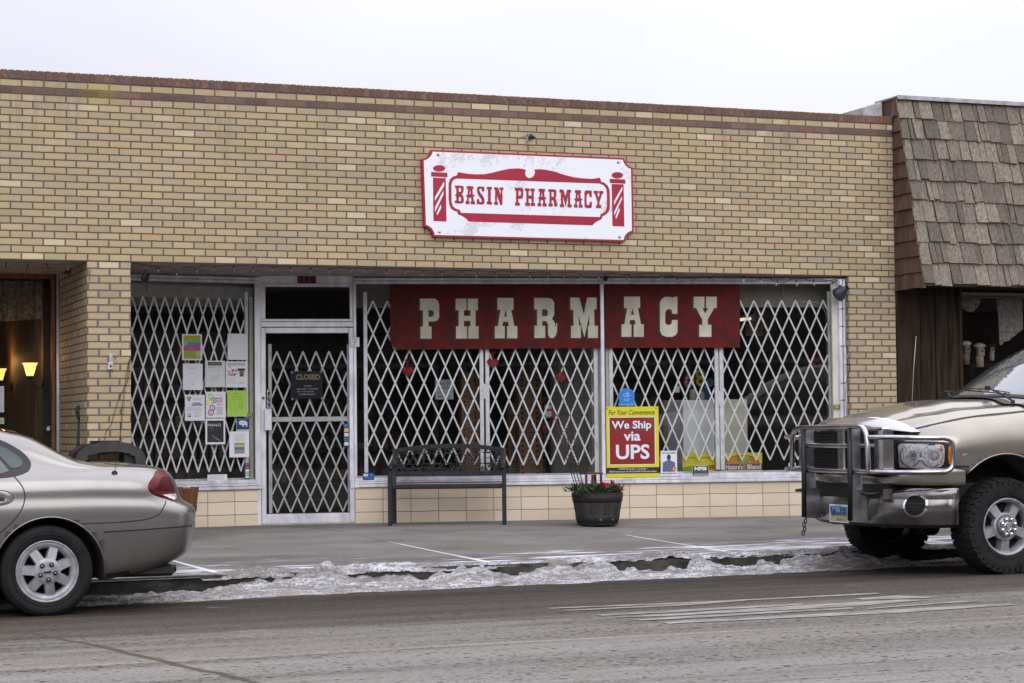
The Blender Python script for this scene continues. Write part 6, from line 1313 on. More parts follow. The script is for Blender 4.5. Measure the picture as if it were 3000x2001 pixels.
# two window banners
BANM = mat('banner_red', (.125,.002,.003), .6, col2=(.050,.005,.004), vscale=7, coat=0, spec=.25, det=7, bump=.1, bscale=20); LETC = mat('banner_letter', (.60,.60,.50), .7, col2=(.46,.45,.38), vscale=5); GOLD = mat('banner_gold', (.40,.24,.03), .5); BANK = mat('banner_black', (.012,.010,.008), .5)
def banner(name, label, poly, letters, cx0, cy0, sc):
    zr = SR.px(*poly[0], .022); b = MB(); pt = lambda u, v: (SR.px(u, v, .022)[0]-zr[0], SR.px(u, v, .022)[1]-zr[1])
    P = [pt(*p) for p in poly]; b.prism(P[::-1], 0, .006, 0)
    conv = lambda L: [pt(cx0+x/sc, cy0+y/sc) for x, y in L]
    for k in letters:
        o_, hs = GL[k]
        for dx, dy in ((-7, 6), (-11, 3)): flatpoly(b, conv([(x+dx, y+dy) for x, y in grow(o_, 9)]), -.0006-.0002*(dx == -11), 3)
        flatpoly(b, conv(grow(o_, 3.0)), -.0014, 2, [conv(grow(h_, -2.5)) for h_ in hs]); flatpoly(b, conv(o_), -.0020, 1, [conv(h_) for h_ in hs])
        for h_ in hs: flatpoly(b, conv(grow(h_, -3.5)), -.0023, 3)
    o = b.build(name, [BANM, LETC, GOLD, BANK]); o.location = SR.w(zr[0], .022, zr[1]); o.rotation_euler = (0, 0, SR.a); tag(o, label, 'banner', 'red pharmacy lettering boards inside the window'); return o
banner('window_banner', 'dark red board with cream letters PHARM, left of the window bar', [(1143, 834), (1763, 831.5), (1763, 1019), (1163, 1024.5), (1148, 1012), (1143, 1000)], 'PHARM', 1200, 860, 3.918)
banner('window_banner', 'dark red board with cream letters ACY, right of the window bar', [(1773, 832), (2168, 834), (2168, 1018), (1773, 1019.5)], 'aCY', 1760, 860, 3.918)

# ------------------------------------------------------------------ wall sign
S5 = lambda a, c, d=-.05: FAC.px(1180+a/3.2653, 400+c/3.2653, d)
def carc(c, r, a0, a1, n=8): return [(c[0]+r*cos(radians(a0+(a1-a0)*i/n)), c[1]+r*sin(radians(a0+(a1-a0)*i/n))) for i in range(n+1)]
def board(i, n=8):
    TL, TR_, BR, BL_ = (185+i, 130+i), (2198-i, 208+i), (2208-i, 1003-i), (205+i, 957-i)
    # corners bite inwards as quarter circles
    P = []; P += [(x, y) for x, y in carc((185, 128), 88+i*.7, 90-4, 2, n)]; P += [(x, y) for x, y in carc((2205, 205), 90+i*.7, 177, 92, n)]; P += carc((2213, 1005), 88+i*.7, -92, -180, n); P += carc((203, 955), 90+i*.7, -2, -88, n)
    Q = [P[0]] ; return P
def inset(P, e): return grow(P, -e)
OUT = [(272, 127)]+[(265,160),(245,188),(218,206),(183,216)]+[(206,860)]+[(240,868),(268,892),(284,922),(290,957)]+[(2130,1006)]+[(2132,975),(2145,948),(2172,925),(2209,913)]+[(2199,297)]+[(2165,285),(2140,262),(2125,235),(2119,206)]
SIGNR = mat('sign_crimson', (.34,.008,.035), .45, var=.12, vscale=4); SIGNW = None
def sign_white():
    m = bpy.data.materials.new('peeling_white'); m.use_nodes = True; nt = m.node_tree; b = nt.nodes['Principled BSDF']; tc = N(nt, 'ShaderNodeTexCoord'); O = tc.outputs['Object']
    a = noise_n(nt, O, 3.2, 3, .5); f_ = noise_n(nt, O, 26, 6, .72); k = M_(nt, 'ADD', M_(nt, 'MULTIPLY', a, .75), M_(nt, 'MULTIPLY', f_, .6))
    c = mixc(nt, smooth(nt, k, .755, .78, 0, .42), (.80,.81,.88), (.40,.40,.42)); e = noise_n(nt, O, 60, 3); c = mixc(nt, smooth(nt, e, .66, .72, 0, .4), c, (.45,.44,.46)); nt.links.new(c, b.inputs['Base Color']); b.inputs['Roughness'].default_value = .5; return m
SIGNW = sign_white()
z0 = S5(205, 957); R = thing('wall_sign', 'white and crimson scalloped board reading BASIN PHARMACY on the upper brick wall', 'sign', (z0[0], -.05, z0[1]))
cv = lambda L: [(S5(*p)[0]-z0[0], S5(*p)[1]-z0[1]) for p in L]
OUTc = cv(OUT); b = MB(); b.prism(OUTc, 0, .045, 0); b.build('board', SIGNR, R)
b = MB(); flatpoly(b, cv(grow(OUT, -17)), -.001, 0); b.build('white_face', SIGNW, R)
b = MB(); y = -.0022
fp = lambda L, m=0, yy=y, hs=(): flatpoly(b, cv(L), yy, m, [cv(h_) for h_ in hs])
elp = lambda cx, cy, rx_, ry_, n=28: [(cx+rx_*cos(2*pi*i/n), cy+ry_*sin(2*pi*i/n)) for i in range(n)]
outer = [(520,372),(1885,430),(1925,440),(1960,470),(1978,510),(1980,560),(1980,680),(1968,722),(1935,752),(1912,762),(1900,792),(1870,805),(1838,825),(1812,850),(630,814),(605,785),(570,762),(528,745),(520,718),(492,712),(462,690),(445,655),(438,600),(438,450),(450,410),(480,382)]
inner = [(520,402),(1885,450),(1925,468),(1948,505),(1952,560),(1952,668),(1940,715),(1905,738),(1893,742),(1885,770),(560,730),(552,722),(545,702),(505,690),(478,665),(466,620),(465,460),(475,425),(495,408)]
fp(outer, 0, y, [inner])
fp([(515,372),(530,340),(560,346),(620,356),(700,362),(780,360),(850,348),(940,325),(1020,308),(1100,304),(1150,310),(1178,320),(1170,345),(1172,365),(1185,388),(1210,398),(1235,392),(1255,372),(1265,345),(1258,318),(1300,312),(1370,318),(1450,335),(1540,365),(1640,390),(1720,400),(1800,405),(1850,400),(1880,392),(1898,425),(1890,440),(515,395)], 0, y-.0004)
for cx, w0, top, bot, ex, ey, bar0, bar1, x0t, x1t, x0b, x1b in ((347, 60, 395, 810, 347, 305, 342, 388, 288, 410, 293, 418), (2052, 56, 455, 858, 2052, 371, 408, 450, 1997, 2112, 2005, 2119)):
    fp(elp(ex, ey, 59 if cx < 1000 else 55, 31), 0); dl = 5 if cx < 1000 else 3
    fp([(x0t-18, bar0-4), (x1t+16, bar0+dl), (x1t+17, bar1+2), (x0t-17, bar1-5)], 0)
    fp([(x0t, top-2), (x1t, top+3), (x1b, bot+3), (x0b, bot-1)], 0)
if 1:
    for P in ([(393,430),(396,470),(308,615),(306,580)], [(386,518),(388,555),(308,722),(306,680)], [(362,652),(368,682),(330,752),(322,738)], [(2098,480),(2099,512),(2022,655),(2020,620)], [(2095,572),(2096,600),(2024,755),(2021,722)], [(2068,680),(2076,705),(2040,790),(2034,768)]): fp(P, 1, y-.0008)
# tuscan letters fitted to their boxes
def glyph(ch):
    src = {'A': 'A', 'P': 'P', 'H': 'H', 'R': 'R', 'M': 'M', 'C': 'C', 'Y': 'Y'}
    if ch in src:
        o_, hs = GL[src[ch]]
    elif ch == 'B': o_, hs = [(0,0),(70,0),(92,8),(100,25),(100,70),(88,92),(75,98),(90,106),(100,125),(100,175),(90,195),(68,204),(0,204),(0,150),(16,150),(16,54),(0,54)], [[(44,46),(64,46),(70,56),(70,74),(62,82),(44,82)], [(44,118),(62,118),(70,126),(70,148),(62,158),(44,158)]]
    elif ch == 'S': o_, hs = [(30,0),(62,0),(72,8),(82,0),(94,0),(94,72),(68,72),(62,48),(48,44),(36,50),(34,68),(50,84),(80,104),(96,130),(96,170),(84,194),(64,204),(38,204),(26,194),(16,204),(4,204),(4,128),(30,128),(36,152),(50,160),(62,154),(64,136),(50,120),(18,98),(6,74),(6,32),(14,10)], []
    elif ch == 'I': o_, hs = [(0,0),(60,0),(60,54),(46,54),(46,150),(60,150),(60,204),(0,204),(0,150),(14,150),(14,54),(0,54)], []
    elif ch == 'N': o_, hs = [(0,0),(46,0),(78,92),(78,54),(64,54),(64,0),(110,0),(110,54),(98,54),(98,204),(72,204),(34,98),(34,150),(46,150),(46,204),(0,204),(0,150),(12,150),(12,54),(0,54)], []
    xs = [p[0] for p in o_]; ys = [p[1] for p in o_]; f_ = lambda L: [((p[0]-min(xs))/(max(xs)-min(xs)), (p[1]-min(ys))/(max(ys)-min(ys))) for p in L]
    return f_(o_), [f_(h_) for h_ in hs]
def thinner(u, v):   # pull heavy slabs in so the strokes read as the sign's narrower letters
    if v < .28: v = v*.55
    elif v > .70: v = 1-(1-v)*.58
    else: v = .154+(v-.28)*(.826-.154)/.42
    return u, v
for ch, x0, x1, y0, y1 in (('B',498,582,470,640),('A',600,690,475,647),('S',708,780,478,650),('I',803,852,482,650),('N',873,962,486,654),('P',1070,1152,490,662),('H',1168,1265,496,664),('A',1288,1375,500,668),('R',1392,1480,505,671),('M',1498,1615,508,677),('A',1635,1720,513,680),('C',1737,1808,515,685),('Y',1825,1918,520,685)):
    o_, hs = glyph(ch); f_ = lambda L: [(x0+(x1-x0)*thinner(*p)[0], y0+(y1-y0)*thinner(*p)[1]+(thinner(*p)[0]-.5)*3) for p in L]
    fp(f_(o_), 0, y-.0012, [f_(h_) for h_ in hs])
    mx_, my = (x0+x1)/2, (y0+y1)/2
    for xx in {'B': (x0+12,), 'P': (x0+22,), 'H': (x0+22, x1-22), 'I': (mx_,), 'N': (x0+16, x1-16), 'R': (x0+22,), 'A': (x0+14, x1-12), 'M': (x0+20, x1-20), 'C': (x0+9,), 'S': (), 'Y': ()}[ch]:
        fp([(xx-13, my+6), (xx, my-4), (xx+13, my+6), (xx, my+16)], 0, y-.0016)
b.build('lettering', [SIGNR, SIGNW], R)
for a, c in ((337, 173), (2062, 245), (350, 912), (2074, 961)):
    s, z = cv([(a, c)])[0]; b = MB(); b.lathe([(.016, 0), (.014, .006), (.006, .010), (.001, .0102)], 14, 0, Matrix.Translation((s, -.0012, z)) @ Matrix.Rotation(radians(90), 4, 'X')); b.build('bolt', STEELD, R)
# old cable stub above the sign
g7 = lambda a, c, d=-.03: (lambda p: Vector((p[0], d, p[1])))(FAC.px(1500+a/19.59, 370+c/19.59, d))
R = thing('cable_stub', 'frayed cable ends and old bracket above the wall sign', 'cable', (g7(1040, 640).x, 0, g7(1040, 640).z)); O_ = Vector(R.location)
def loc(L): return [p-O_ for p in L]
b = MB(); b.tube(loc([g7(430, 660), g7(700, 520), g7(860, 430), g7(1010, 400), g7(1180, 380)]), .005, 6, 0); b.tube(loc([g7(1010, 400), g7(940, 600), g7(870, 780), g7(850, 900)]), .009, 6, 0); b.build('cable', mat('grey_cable', (.35,.34,.33), .6), R)
b = MB(); b.tube(loc([g7(1050, 440, -.005), g7(1040, 560, -.045), g7(1030, 720, -.05)]), [.010, .016, .02], 8, 0); b.tube(loc([g7(1110, 560, -.01), g7(1180, 620, -.05), g7(1310, 680, -.03)]), [.012, .022, .010], 8, 0); b.build('bracket', BLACKM, R)
b = MB(); p = FAC.px(1204, 686, 0); 
# ------------------------------------------------------------------ string lights under the soffit
R = thing('string_lights', 'string of pale bulbs on dark cable under the soffit and down the right jamb', 'string lights', (5.1, .06, SOF)); O_ = Vector(R.location)
BULB = mat('pale_bulb', (.42,.36,.20), .3, 0, coat=.5); BULBD = mat('clear_bulb', (.10,.09,.07), .3, coat=.5)
k1 = lambda x0, a, c, s=3.918, y0=640: (x0+a/s, y0+c/s)
spots = [k1(0,70,512), k1(0,320,540), k1(0,540,530)]+[k1(380,a,c,5.598,760) for a, c in ((475,150),(770,210),(1085,165),(1390,135),(1705,135),(2020,145))]
spots += [k1(550,a,c) for a, c in ((980,570),(1180,575),(1410,580),(1630,592),(1855,590),(2055,595),(2280,600))]+[k1(1100,a,c) for a, c in ((330,602),(545,618),(750,622),(990,618),(1165,632),(1375,632),(1565,625),(1775,640),(1970,638),(2170,640))]
spots += [k1(1650,a,c) for a, c in ((205,655),(405,655),(745,660),(1130,658),(1305,698),(1510,708),(1690,688),(1860,672),(2075,680),(2262,700))]+[k1(2100,a,c) for a, c in ((695,718),(915,720),(1110,715),(1325,745))]
CB = []
for n_, (u, v) in enumerate(spots):
    yy = .05 if u > 300 else .3; P = ony(u, v, yy)-O_; sw = .35*sin(n_*2.3); sc_ = 1.0 if u > 2150 else .8
    b = MB(); M0 = Matrix.Translation(P) @ Matrix.Rotation(sw, 4, 'Y') @ Matrix.Scale(sc_, 4); b.lathe([(.006, .018), (.0075, .016), (.0075, -.012), (.006, -.014)], 8, 0, M0); b.lathe([(.006, -.013), (.011, -.022), (.011, -.034), (.006, -.052), (.001, -.06)], 8, 1, M0, caps=False)
    b.build('bulb', [BLACKM, BULB if u > 2150 else BULBD], R); CB.append((u, P+Vector((0, 0, .016))))
CB = sorted([c for c in CB if c[0] > 300], key=lambda c: c[0]); P = [Vector((1.24-O_.x, 0, -.004))]
for (u, p), (u2, p2) in zip(CB, CB[1:]): P += [p, Vector(((p.x+p2.x)/2, (p.y+p2.y)/2, min(-.003, max(p.z, p2.z)+.006) if u < 2150 else (p.z+p2.z)/2+.012*sin(u)))]
P.append(CB[-1][1]); P.append(ony(2478, 813, .04)-O_)
b = MB(); b.tube(P, .0028, 5); P = [ony(u, v, .03)-O_ for u, v in ((1950, 806), (2010, 816), (2085, 812), (2230, 812), (2290, 829), (2330, 815), (2400, 826), (2440, 820), (2470, 812))]; b.tube(smooth_poly(P, 4, False), .0035, 5); b.build('cable', BLACKM, R)
side = [(2468, 905), (2469, 956), (2471, 1014), (2483, 1067), (2472, 1122), (2471, 1172)]
P = [ony(2476, 818, -.01)-O_]
for n_, (u, v) in enumerate(side):
    p = ony(u, v, -.015)-O_; b = MB(); M0 = Matrix.Translation(p) @ Matrix.Rotation(radians(90), 4, 'Y'); b.lathe([(.007, .016), (.0075, -.010), (.006, -.012)], 8, 0, M0); b.lathe([(.006, -.012), (.012, -.020), (.010, -.034), (.001, -.044)], 8, 1, M0, caps=False); b.build('bulb', [BLACKM, BULB], R); P.append(p+Vector((.035, .01, .0)))
P.append(ony(2484, 1260, -.01)-O_); b = MB(); b.tube(smooth_poly(P, 4, False), .003, 5); b.build('cable', BLACKM, R)
# floodlight on the right, lamp holders on the left and centre
def lampholder(name, label, u, v, s, yy=.02, white=False):
    P = ony(u, v, yy); R = thing(name, label, 'outdoor lamp', P); b = MB()
    b.tube([(0, .04, .05*s), (-.005*s, .0, .02*s), (0, -.02, -.02*s)], .010*s, 8); b.build('arm', BLACKM, R)
    b = MB(); M0 = Matrix.Translation((0, -.03*s, -.03*s)) @ Matrix.Rotation(radians(35), 4, 'Y') @ Matrix.Rotation(radians(50), 4, 'X'); b.lathe([(.018*s, .05*s), (.022*s, .03*s), (.045*s, -.01*s), (.055*s, -.05*s), (.050*s, -.055*s), (.02*s, -.045*s), (.001, -.045*s)], 18, 0, M0, caps=False); b.build('lamp_head', BLACKM if not white else mat('floodlight_body', (.03,.035,.05), .35, coat=.3), R)
    if white: b = MB(); b.box(-.025, .0, -.035, .02, .02, .085, 0, .004); b.build('sensor', WHITEP, R)
lampholder('outdoor_lamp', 'small black lamp holder under the soffit left of the door', 427, 804, .75, .04)
lampholder('outdoor_lamp', 'small black lamp holder under the soffit above the window bar', 1775, 811, .5, .2)
lampholder('floodlight', 'dark floodlight with white sensor at the top right corner of the window', 2462, 842, 1.5, -.02, True)
P = ony(199, 793, .3); R = thing('security_camera', 'small dome fixture under the soffit beside the left pier', 'camera', P); b = MB(); b.tube([(0, 0, .05), (0, 0, 0)], .006, 8); b.build('stem', WHITEP, R); b = MB(); b.lathe([(.03, 0), (.03, -.02), (.02, -.035), (.001, -.04)], 16, 0); b.build('dome', BLACKM, R)
# meter box and wires on the pier
P = ony(324, 1072, -.03); R = thing('meter_box', 'small battered white box with a hook on the left brick pier', 'box', P); b = MB(); b.box(-.026, .026, 0, .035, -.035, .035, 0, .005); b.box(-.012, .022, .005, .03, .03, .115, 0, .004); b.build('housing', mat('chalky_white', (.45,.47,.49), .7, var=.4, vscale=30), R)
b = MB(); b.tube([(.02, -.004, .09), (.04, -.02, .08), (.045, -.02, .06)], .005, 6, 0); b.tube([(0, -.002, .0), (.005, -.006, -.005)], .012, 10, 0); b.build('hook', mat('rust', (.14,.05,.03), .8), R)
w_ = [[(378, 1060), (376, 1110), (352, 1160), (335, 1210), (325, 1245), (312, 1262), (306, 1290)], [(378, 1055), (370, 1100), (362, 1160), (355, 1230), (352, 1290)], [(265, 790), (262, 812), (262, 824)]]
R = thing('loose_wires', 'two thin dark wires hanging down the left brick pier', 'wire', ony(370, 1060, -.006)); O_ = Vector(R.location); b = MB()
for L in w_: b.tube(smooth_poly([ony(u, v, -.006)-O_ for u, v in L], 4, False), .0028, 5)
b.build('wire', TRIM, R)
# ------------------------------------------------------------------ shingled building on the right
NB = thing('shingled_building', 'building with a wood-shake mansard and dark board wall to the right of the pharmacy', 'building', (9.64, 0, 0)); NO = Vector(NB.location)
def shake_mat(name, c0, c1, c2):
    m = bpy.data.materials.new(name); m.use_nodes = True; nt = m.node_tree; b = nt.nodes['Principled BSDF']; tc = N(nt, 'ShaderNodeTexCoord'); O = tc.outputs['Object']; uv = N(nt, 'ShaderNodeUVMap'); sp = N(nt, 'ShaderNodeSeparateXYZ'); nt.links.new(uv.outputs[0], sp.inputs[0])
    w = N(nt, 'ShaderNodeTexWhiteNoise', noise_dimensions='1D'); nt.links.new(M_(nt, 'FLOOR', sp.outputs[0]), w.inputs['W'])
    c = ramp(nt, w.outputs[0], [(0, c0), (.5, c1), (1, c2)]); g = noise_n(nt, O, 9, 7, .7, (7, 7, .28)); c = mixc(nt, smooth(nt, g, .35, .65, 0, .65), c, tuple(x*.42 for x in c0)); g2_ = noise_n(nt, O, 26, 5, .7, (4.5, 4.5, .16)); c = mixc(nt, smooth(nt, g2_, .56, .66, 0, .8), c, tuple(x*.22 for x in c0))
    c = mixc(nt, smooth(nt, g2_, .44, .36, 0, .4), c, tuple(min(1, x*1.35) for x in c2))
    nt.links.new(c, b.inputs['Base Color']); b.inputs['Roughness'].default_value = .9; bp = N(nt, 'ShaderNodeBump'); bp.inputs['Distance'].default_value = .006; nt.links.new(M_(nt, 'ADD', g, g2_), bp.inputs['Height']); nt.links.new(bp.outputs[0], b.inputs['Normal']); return m
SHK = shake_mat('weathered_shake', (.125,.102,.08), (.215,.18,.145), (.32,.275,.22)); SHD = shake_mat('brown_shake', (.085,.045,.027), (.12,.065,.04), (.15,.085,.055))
ZT, ZB = 4.57, 2.475; YT, YB = -.08, -.56
def front(x, z, off=0):   # point on the slope
    t = (z-ZB)/(ZT-ZB); y = YB+(YT-YB)*t; n = Vector((0, -(ZT-ZB), -(YB-YT)*-1)).normalized(); n = Vector((0, -1, .22)).normalized(); return Vector((x, y, z))+n*off-NO
b = MB(); R_ = random.Random(11); NR = 9; exz = (ZT-ZB)/NR; idn = 0
for r in range(NR+1):
    zb = ZB+exz*r; x = 9.66+.02*r*0-.03; 
    if r == NR: continue
    while x < 15.5:
        w = R_.uniform(.075, .185) if R_.random() > .2 else R_.uniform(.045, .075); x2 = x+w; dz = R_.uniform(-.014, .014); cu = R_.uniform(0, .026); cu2 = cu+R_.uniform(-.006, .006); zt2 = zb+exz*1.25; sk = R_.uniform(-.008, .008); th = R_.uniform(.026, .042); g_ = R_.uniform(.006, .012)
        if zt2 > ZT: zt2 = ZT
        xl = lambda z: 9.655 
        p = [front(x+sk, zb+dz, .018+cu), front(x2-g_+sk, zb+dz+R_.uniform(-.008, .008), .018+cu2), front(x2-g_, zt2, .002), front(x, zt2, .002)]
        k = [front(x+sk, zb+dz, .018+cu-th), front(x2-g_+sk, zb+dz, .018+cu2-th), front(x2-g_, zt2, -.006), front(x, zt2, -.006)]; idn += 1; U = [(idn+.5, .5)]*4
        for f_ in (p, [p[1], p[0], k[0], k[1]], [p[0], p[3], k[3], k[0]], [p[2], p[1], k[1], k[2]]): b.face(f_, 0, U)
        x = x2
b.face([front(9.66, ZB, -.03), front(16, ZB, -.03), front(16, ZT, -.03), front(9.66, ZT, -.03)], 0, [(.5, .5)]*4)
b.build('mansard_shakes', SHK, NB)
b = MB(); NS = 12; ez = (ZT-ZB+.0)/NS
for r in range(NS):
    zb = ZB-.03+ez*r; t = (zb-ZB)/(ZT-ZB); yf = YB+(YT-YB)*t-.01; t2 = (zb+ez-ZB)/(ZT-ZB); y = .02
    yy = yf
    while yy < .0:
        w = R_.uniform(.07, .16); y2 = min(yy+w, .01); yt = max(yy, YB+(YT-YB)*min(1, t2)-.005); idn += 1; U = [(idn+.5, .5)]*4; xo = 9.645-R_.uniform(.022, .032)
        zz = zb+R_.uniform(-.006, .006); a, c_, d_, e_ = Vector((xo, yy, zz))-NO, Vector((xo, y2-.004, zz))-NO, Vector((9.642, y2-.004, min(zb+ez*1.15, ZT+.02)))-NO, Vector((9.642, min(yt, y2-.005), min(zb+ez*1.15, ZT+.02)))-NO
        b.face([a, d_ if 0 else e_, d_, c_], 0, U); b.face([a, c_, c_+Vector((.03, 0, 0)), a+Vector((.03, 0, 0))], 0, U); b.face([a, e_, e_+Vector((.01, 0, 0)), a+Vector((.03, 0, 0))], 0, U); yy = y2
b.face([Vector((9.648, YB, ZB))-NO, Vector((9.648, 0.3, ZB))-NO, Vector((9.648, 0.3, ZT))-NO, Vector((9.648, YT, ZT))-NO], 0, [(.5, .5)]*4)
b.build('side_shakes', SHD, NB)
b = MB(); b.box(-.02, 7, YT-.045, .35, ZT+.002, ZT+.022, 0, .004); b.box(-.02, 7, YT-.050, YT-.044, ZT-.02, ZT+.024, 0); b.build('ridge_flashing', STEELD, NB)
b = MB(); b.face([Vector((9.65, YB+.01, ZB+.01))-NO, Vector((16, YB+.01, ZB+.01))-NO, Vector((16, 1, ZB+.01))-NO, Vector((9.65, 1, ZB+.01))-NO]); b.build('mansard_soffit', DKWOOD, NB)
b = MB(); b.box(0, 7, .5, 9, -.1, ZT-.1, 0); 
b = MB(); b.face([(0.01, .4, ZT), (7, .4, ZT), (7, 9, ZT), (.01, 9, ZT)]); b.face([(.012, .3, 0), (.012, 9, 0), (.012, 9, ZT), (.012, .3, ZT)]); b.build('rear_wall', mat('painted_block', (.42,.41,.38), .9, var=.3, vscale=3, bump=.3), NB)
# board wall
X0 = ony(2630, 1000, 0).x; bx = [X0]+[ony(2500+a/1.65, 950, -.0).x for a in (325, 398, 460, 518)]; b = MB()
for k, (a, c_) in enumerate(zip(bx, bx[1:])): 
    b.box(a-NO.x+.004, c_-NO.x-.004, .0+.006*(k % 2), .04, -.05, ZB+.01, 0, .006)
b.box(bx[0]-NO.x-.012, bx[0]-NO.x+.006, -.01, .04, -.05, ZB+.01, 0, .003); b.box(bx[-1]-NO.x-.02, bx[-1]-NO.x+.02, -.012, .35, -.05, ZB+.01, 0, .005)
b.box(bx[0]-NO.x, 7, .02, .05, -.05, .55, 0); b.build('board_wall', DKWOOD, NB)
WX0 = bx[-1]+.02; WY = .18; zf1 = ony(2830, 857, WY).z; zf0 = ony(2830, 871, WY).z
b = MB(); b.box(WX0-NO.x, 7, WY-.03, WY+.04, zf0, zf1, 0, .004); b.box(WX0-NO.x, 7, WY-.02, WY+.05, .55, .60, 0, .004); b.box(WX0+2.2-NO.x, WX0+2.25-NO.x, WY-.02, WY+.04, .6, zf0, 0); f = b.build('window_frame', ALUD, NB)
b = MB(); b.box(WX0-NO.x, 7, WY-.02, WY+.05, zf1+.001, ZB+.01, 0); b.build('window_header', DKWOOD, NB)
b = MB(); b.face([(WX0-NO.x, WY, .58), (7, WY, .58), (7, WY, zf0+.01), (WX0-NO.x, WY, zf0+.01)]); b.build('pane', glass_mat('dim_glass', (.7,.7,.7), .6), f)
b = MB(); x0, x1 = WX0-NO.x-.01, 7; b.face([(x0, 3.2, 0), (x1, 3.2, 0), (x1, 3.2, 2.5), (x0, 3.2, 2.5)]); b.face([(x0, .06, .6), (x1, .06, .6), (x1, 3.2, .6), (x0, 3.2, .6)]); b.face([(x0, .06, 2.4), (x1, .06, 2.4), (x1, 3.2, 2.4), (x0, 3.2, 2.4)]); b.face([(x0, .3, .6), (x0, 3.2, .6), (x0, 3.2, 2.4), (x0, .3, 2.4)]); b.build('shop_interior', mat('dark_red_room', (.035,.012,.014), .9, var=.4, vscale=2), NB)
# chipped white parapet block standing on the pharmacy roof
yB = .215; a = ony(2571, 330, yB).x; c_ = 9.636; z1 = ony(2600, 297, yB).z; z0 = 4.34
b = MB(); 
for k in range(14):
    xa = a+(c_-a)*k/14; xb = a+(c_-a)*(k+1)/14; b.box(xa, xb, yB+.008*abs(fb(k*.7, 1)), yB+.3, z0, z1-.015*abs(fb(k*.9, 3))-.03*(1-k/14), 0, .006)
b.xf(Matrix.Translation((-a, -yB, -z0))); o = b.build('parapet_block', CONCB); o.location = (a, yB, z0); tag(o, 'chipped white masonry block on the roof edge beside the shakes', 'masonry block')
# curtains and goods in that window
LACE = mat('lace', (.80,.78,.74), .9, col2=(.35,.34,.32), vscale=28, det=3)
def drape(label, pts, yy, folds=14):
    P = [ony(u, v, yy) for u, v in pts]; base = min(p.z for p in P); cx = P[0].x; b = MB(); n = 24
    top = [p for p in P if 1]; L_ = [(p.x, p.z) for p in P]; zt = max(z for x, z in L_)
    xs = [x for x, z in L_]; x0, x1 = min(xs), max(xs); G_ = []
    def zlow(x):
        lo = None
        for (xa, za), (xb, zb) in zip(L_, L_[1:]+L_[:1]):
            if (xa-x)*(xb-x) <= 0 and abs(xb-xa) > 1e-6: z = za+(zb-za)*(x-xa)/(xb-xa); lo = z if lo is None else min(lo, z)
        return lo if lo is not None else zt
    for i in range(n*3+1):
        x = x0+(x1-x0)*i/(n*3); zl = zlow(x); G_.append([(x-cx, .016*sin(i*1.25)*(1-.3*j/6), zt+(zl-zt)*j/6-base) for j in range(7)])
    b.grid(G_, 0, True); o = b.build('curtain', LACE); o.location = (cx, yy, base); tag(o, label, 'curtain', 'lace curtains in the right-hand shop window')
g6 = lambda a, c: (2630+a/4.238, 830+c/4.238)
drape('short patterned lace swag beside the dark boards', [g6(785, 175), g6(1050, 178), g6(1020, 250), g6(975, 320), g6(930, 360), g6(860, 345), g6(790, 300)], .34)
drape('long patterned lace curtain panel hanging to a point above the truck roof', [g6(1228, 178), g6(1480, 190), g6(1535, 350), g6(1560, 560), g6(1440, 660), g6(1385, 710), g6(1310, 730), g6(1285, 780), g6(1255, 735), g6(1262, 600)], .34)
DISP = mat('dispenser_cream', (.75,.64,.48), .5, var=.2); DISW = mat('dispenser_white', (.85,.87,.9), .5)
def disp(label, u0, u1, v0, v1, kind):
    A = ony(u0, v0, .6); B = ony(u1, v1, .6); w = B.x-A.x; h_ = A.z-B.z; R = thing('figurine', label, 'figurine', (A.x+w/2, .6, B.z), 0, 'row of pale figures in the right-hand shop window'); 
    b = MB(); b.lathe([(w*.30, 0), (w*.34, h_*.35), (w*.24, h_*.62), (w*.26, h_*.80)], 16, 0); b.box(-w*.3, w*.3, -w*.36, 0, h_*.45, h_*.78, 0, .01); b.build('body', DISP if kind else mat('figurine_tan', (.40,.30,.20), .6), R)
    b = MB(); b.lathe([(w*.28, h_*.78), (w*.50, h_*.86), (w*.46, h_*.93), (w*.2, h_)], 16, 0); b.build('hat', {0: DISW, 1: DISW, 2: mat('green_lid', (.02,.12,.07), .5)}[kind], R)
    b = MB(); b.tube([(-w*.06, -w*.37, h_*.66), (-w*.06, -w*.40, h_*.66)], .008, 8, 0); b.tube([(w*.1, -w*.37, h_*.66), (w*.1, -w*.40, h_*.66)], .008, 8, 0); b.build('face', BLACKM, R)
disp('white-topped figure standing against the dark boards', *[g6(785, 0)[0], g6(910, 0)[0], g6(0, 715)[1], g6(0, 1010)[1]], 0); disp('figure with a scalloped white hat, middle of the row', g6(945, 0)[0], g6(1085, 0)[0], g6(0, 742)[1], g6(0, 1040)[1], 1); disp('figure with a dark green lid behind the truck windscreen', g6(1125, 0)[0], g6(1210, 0)[0], g6(0, 745)[1], g6(0, 960)[1], 2)
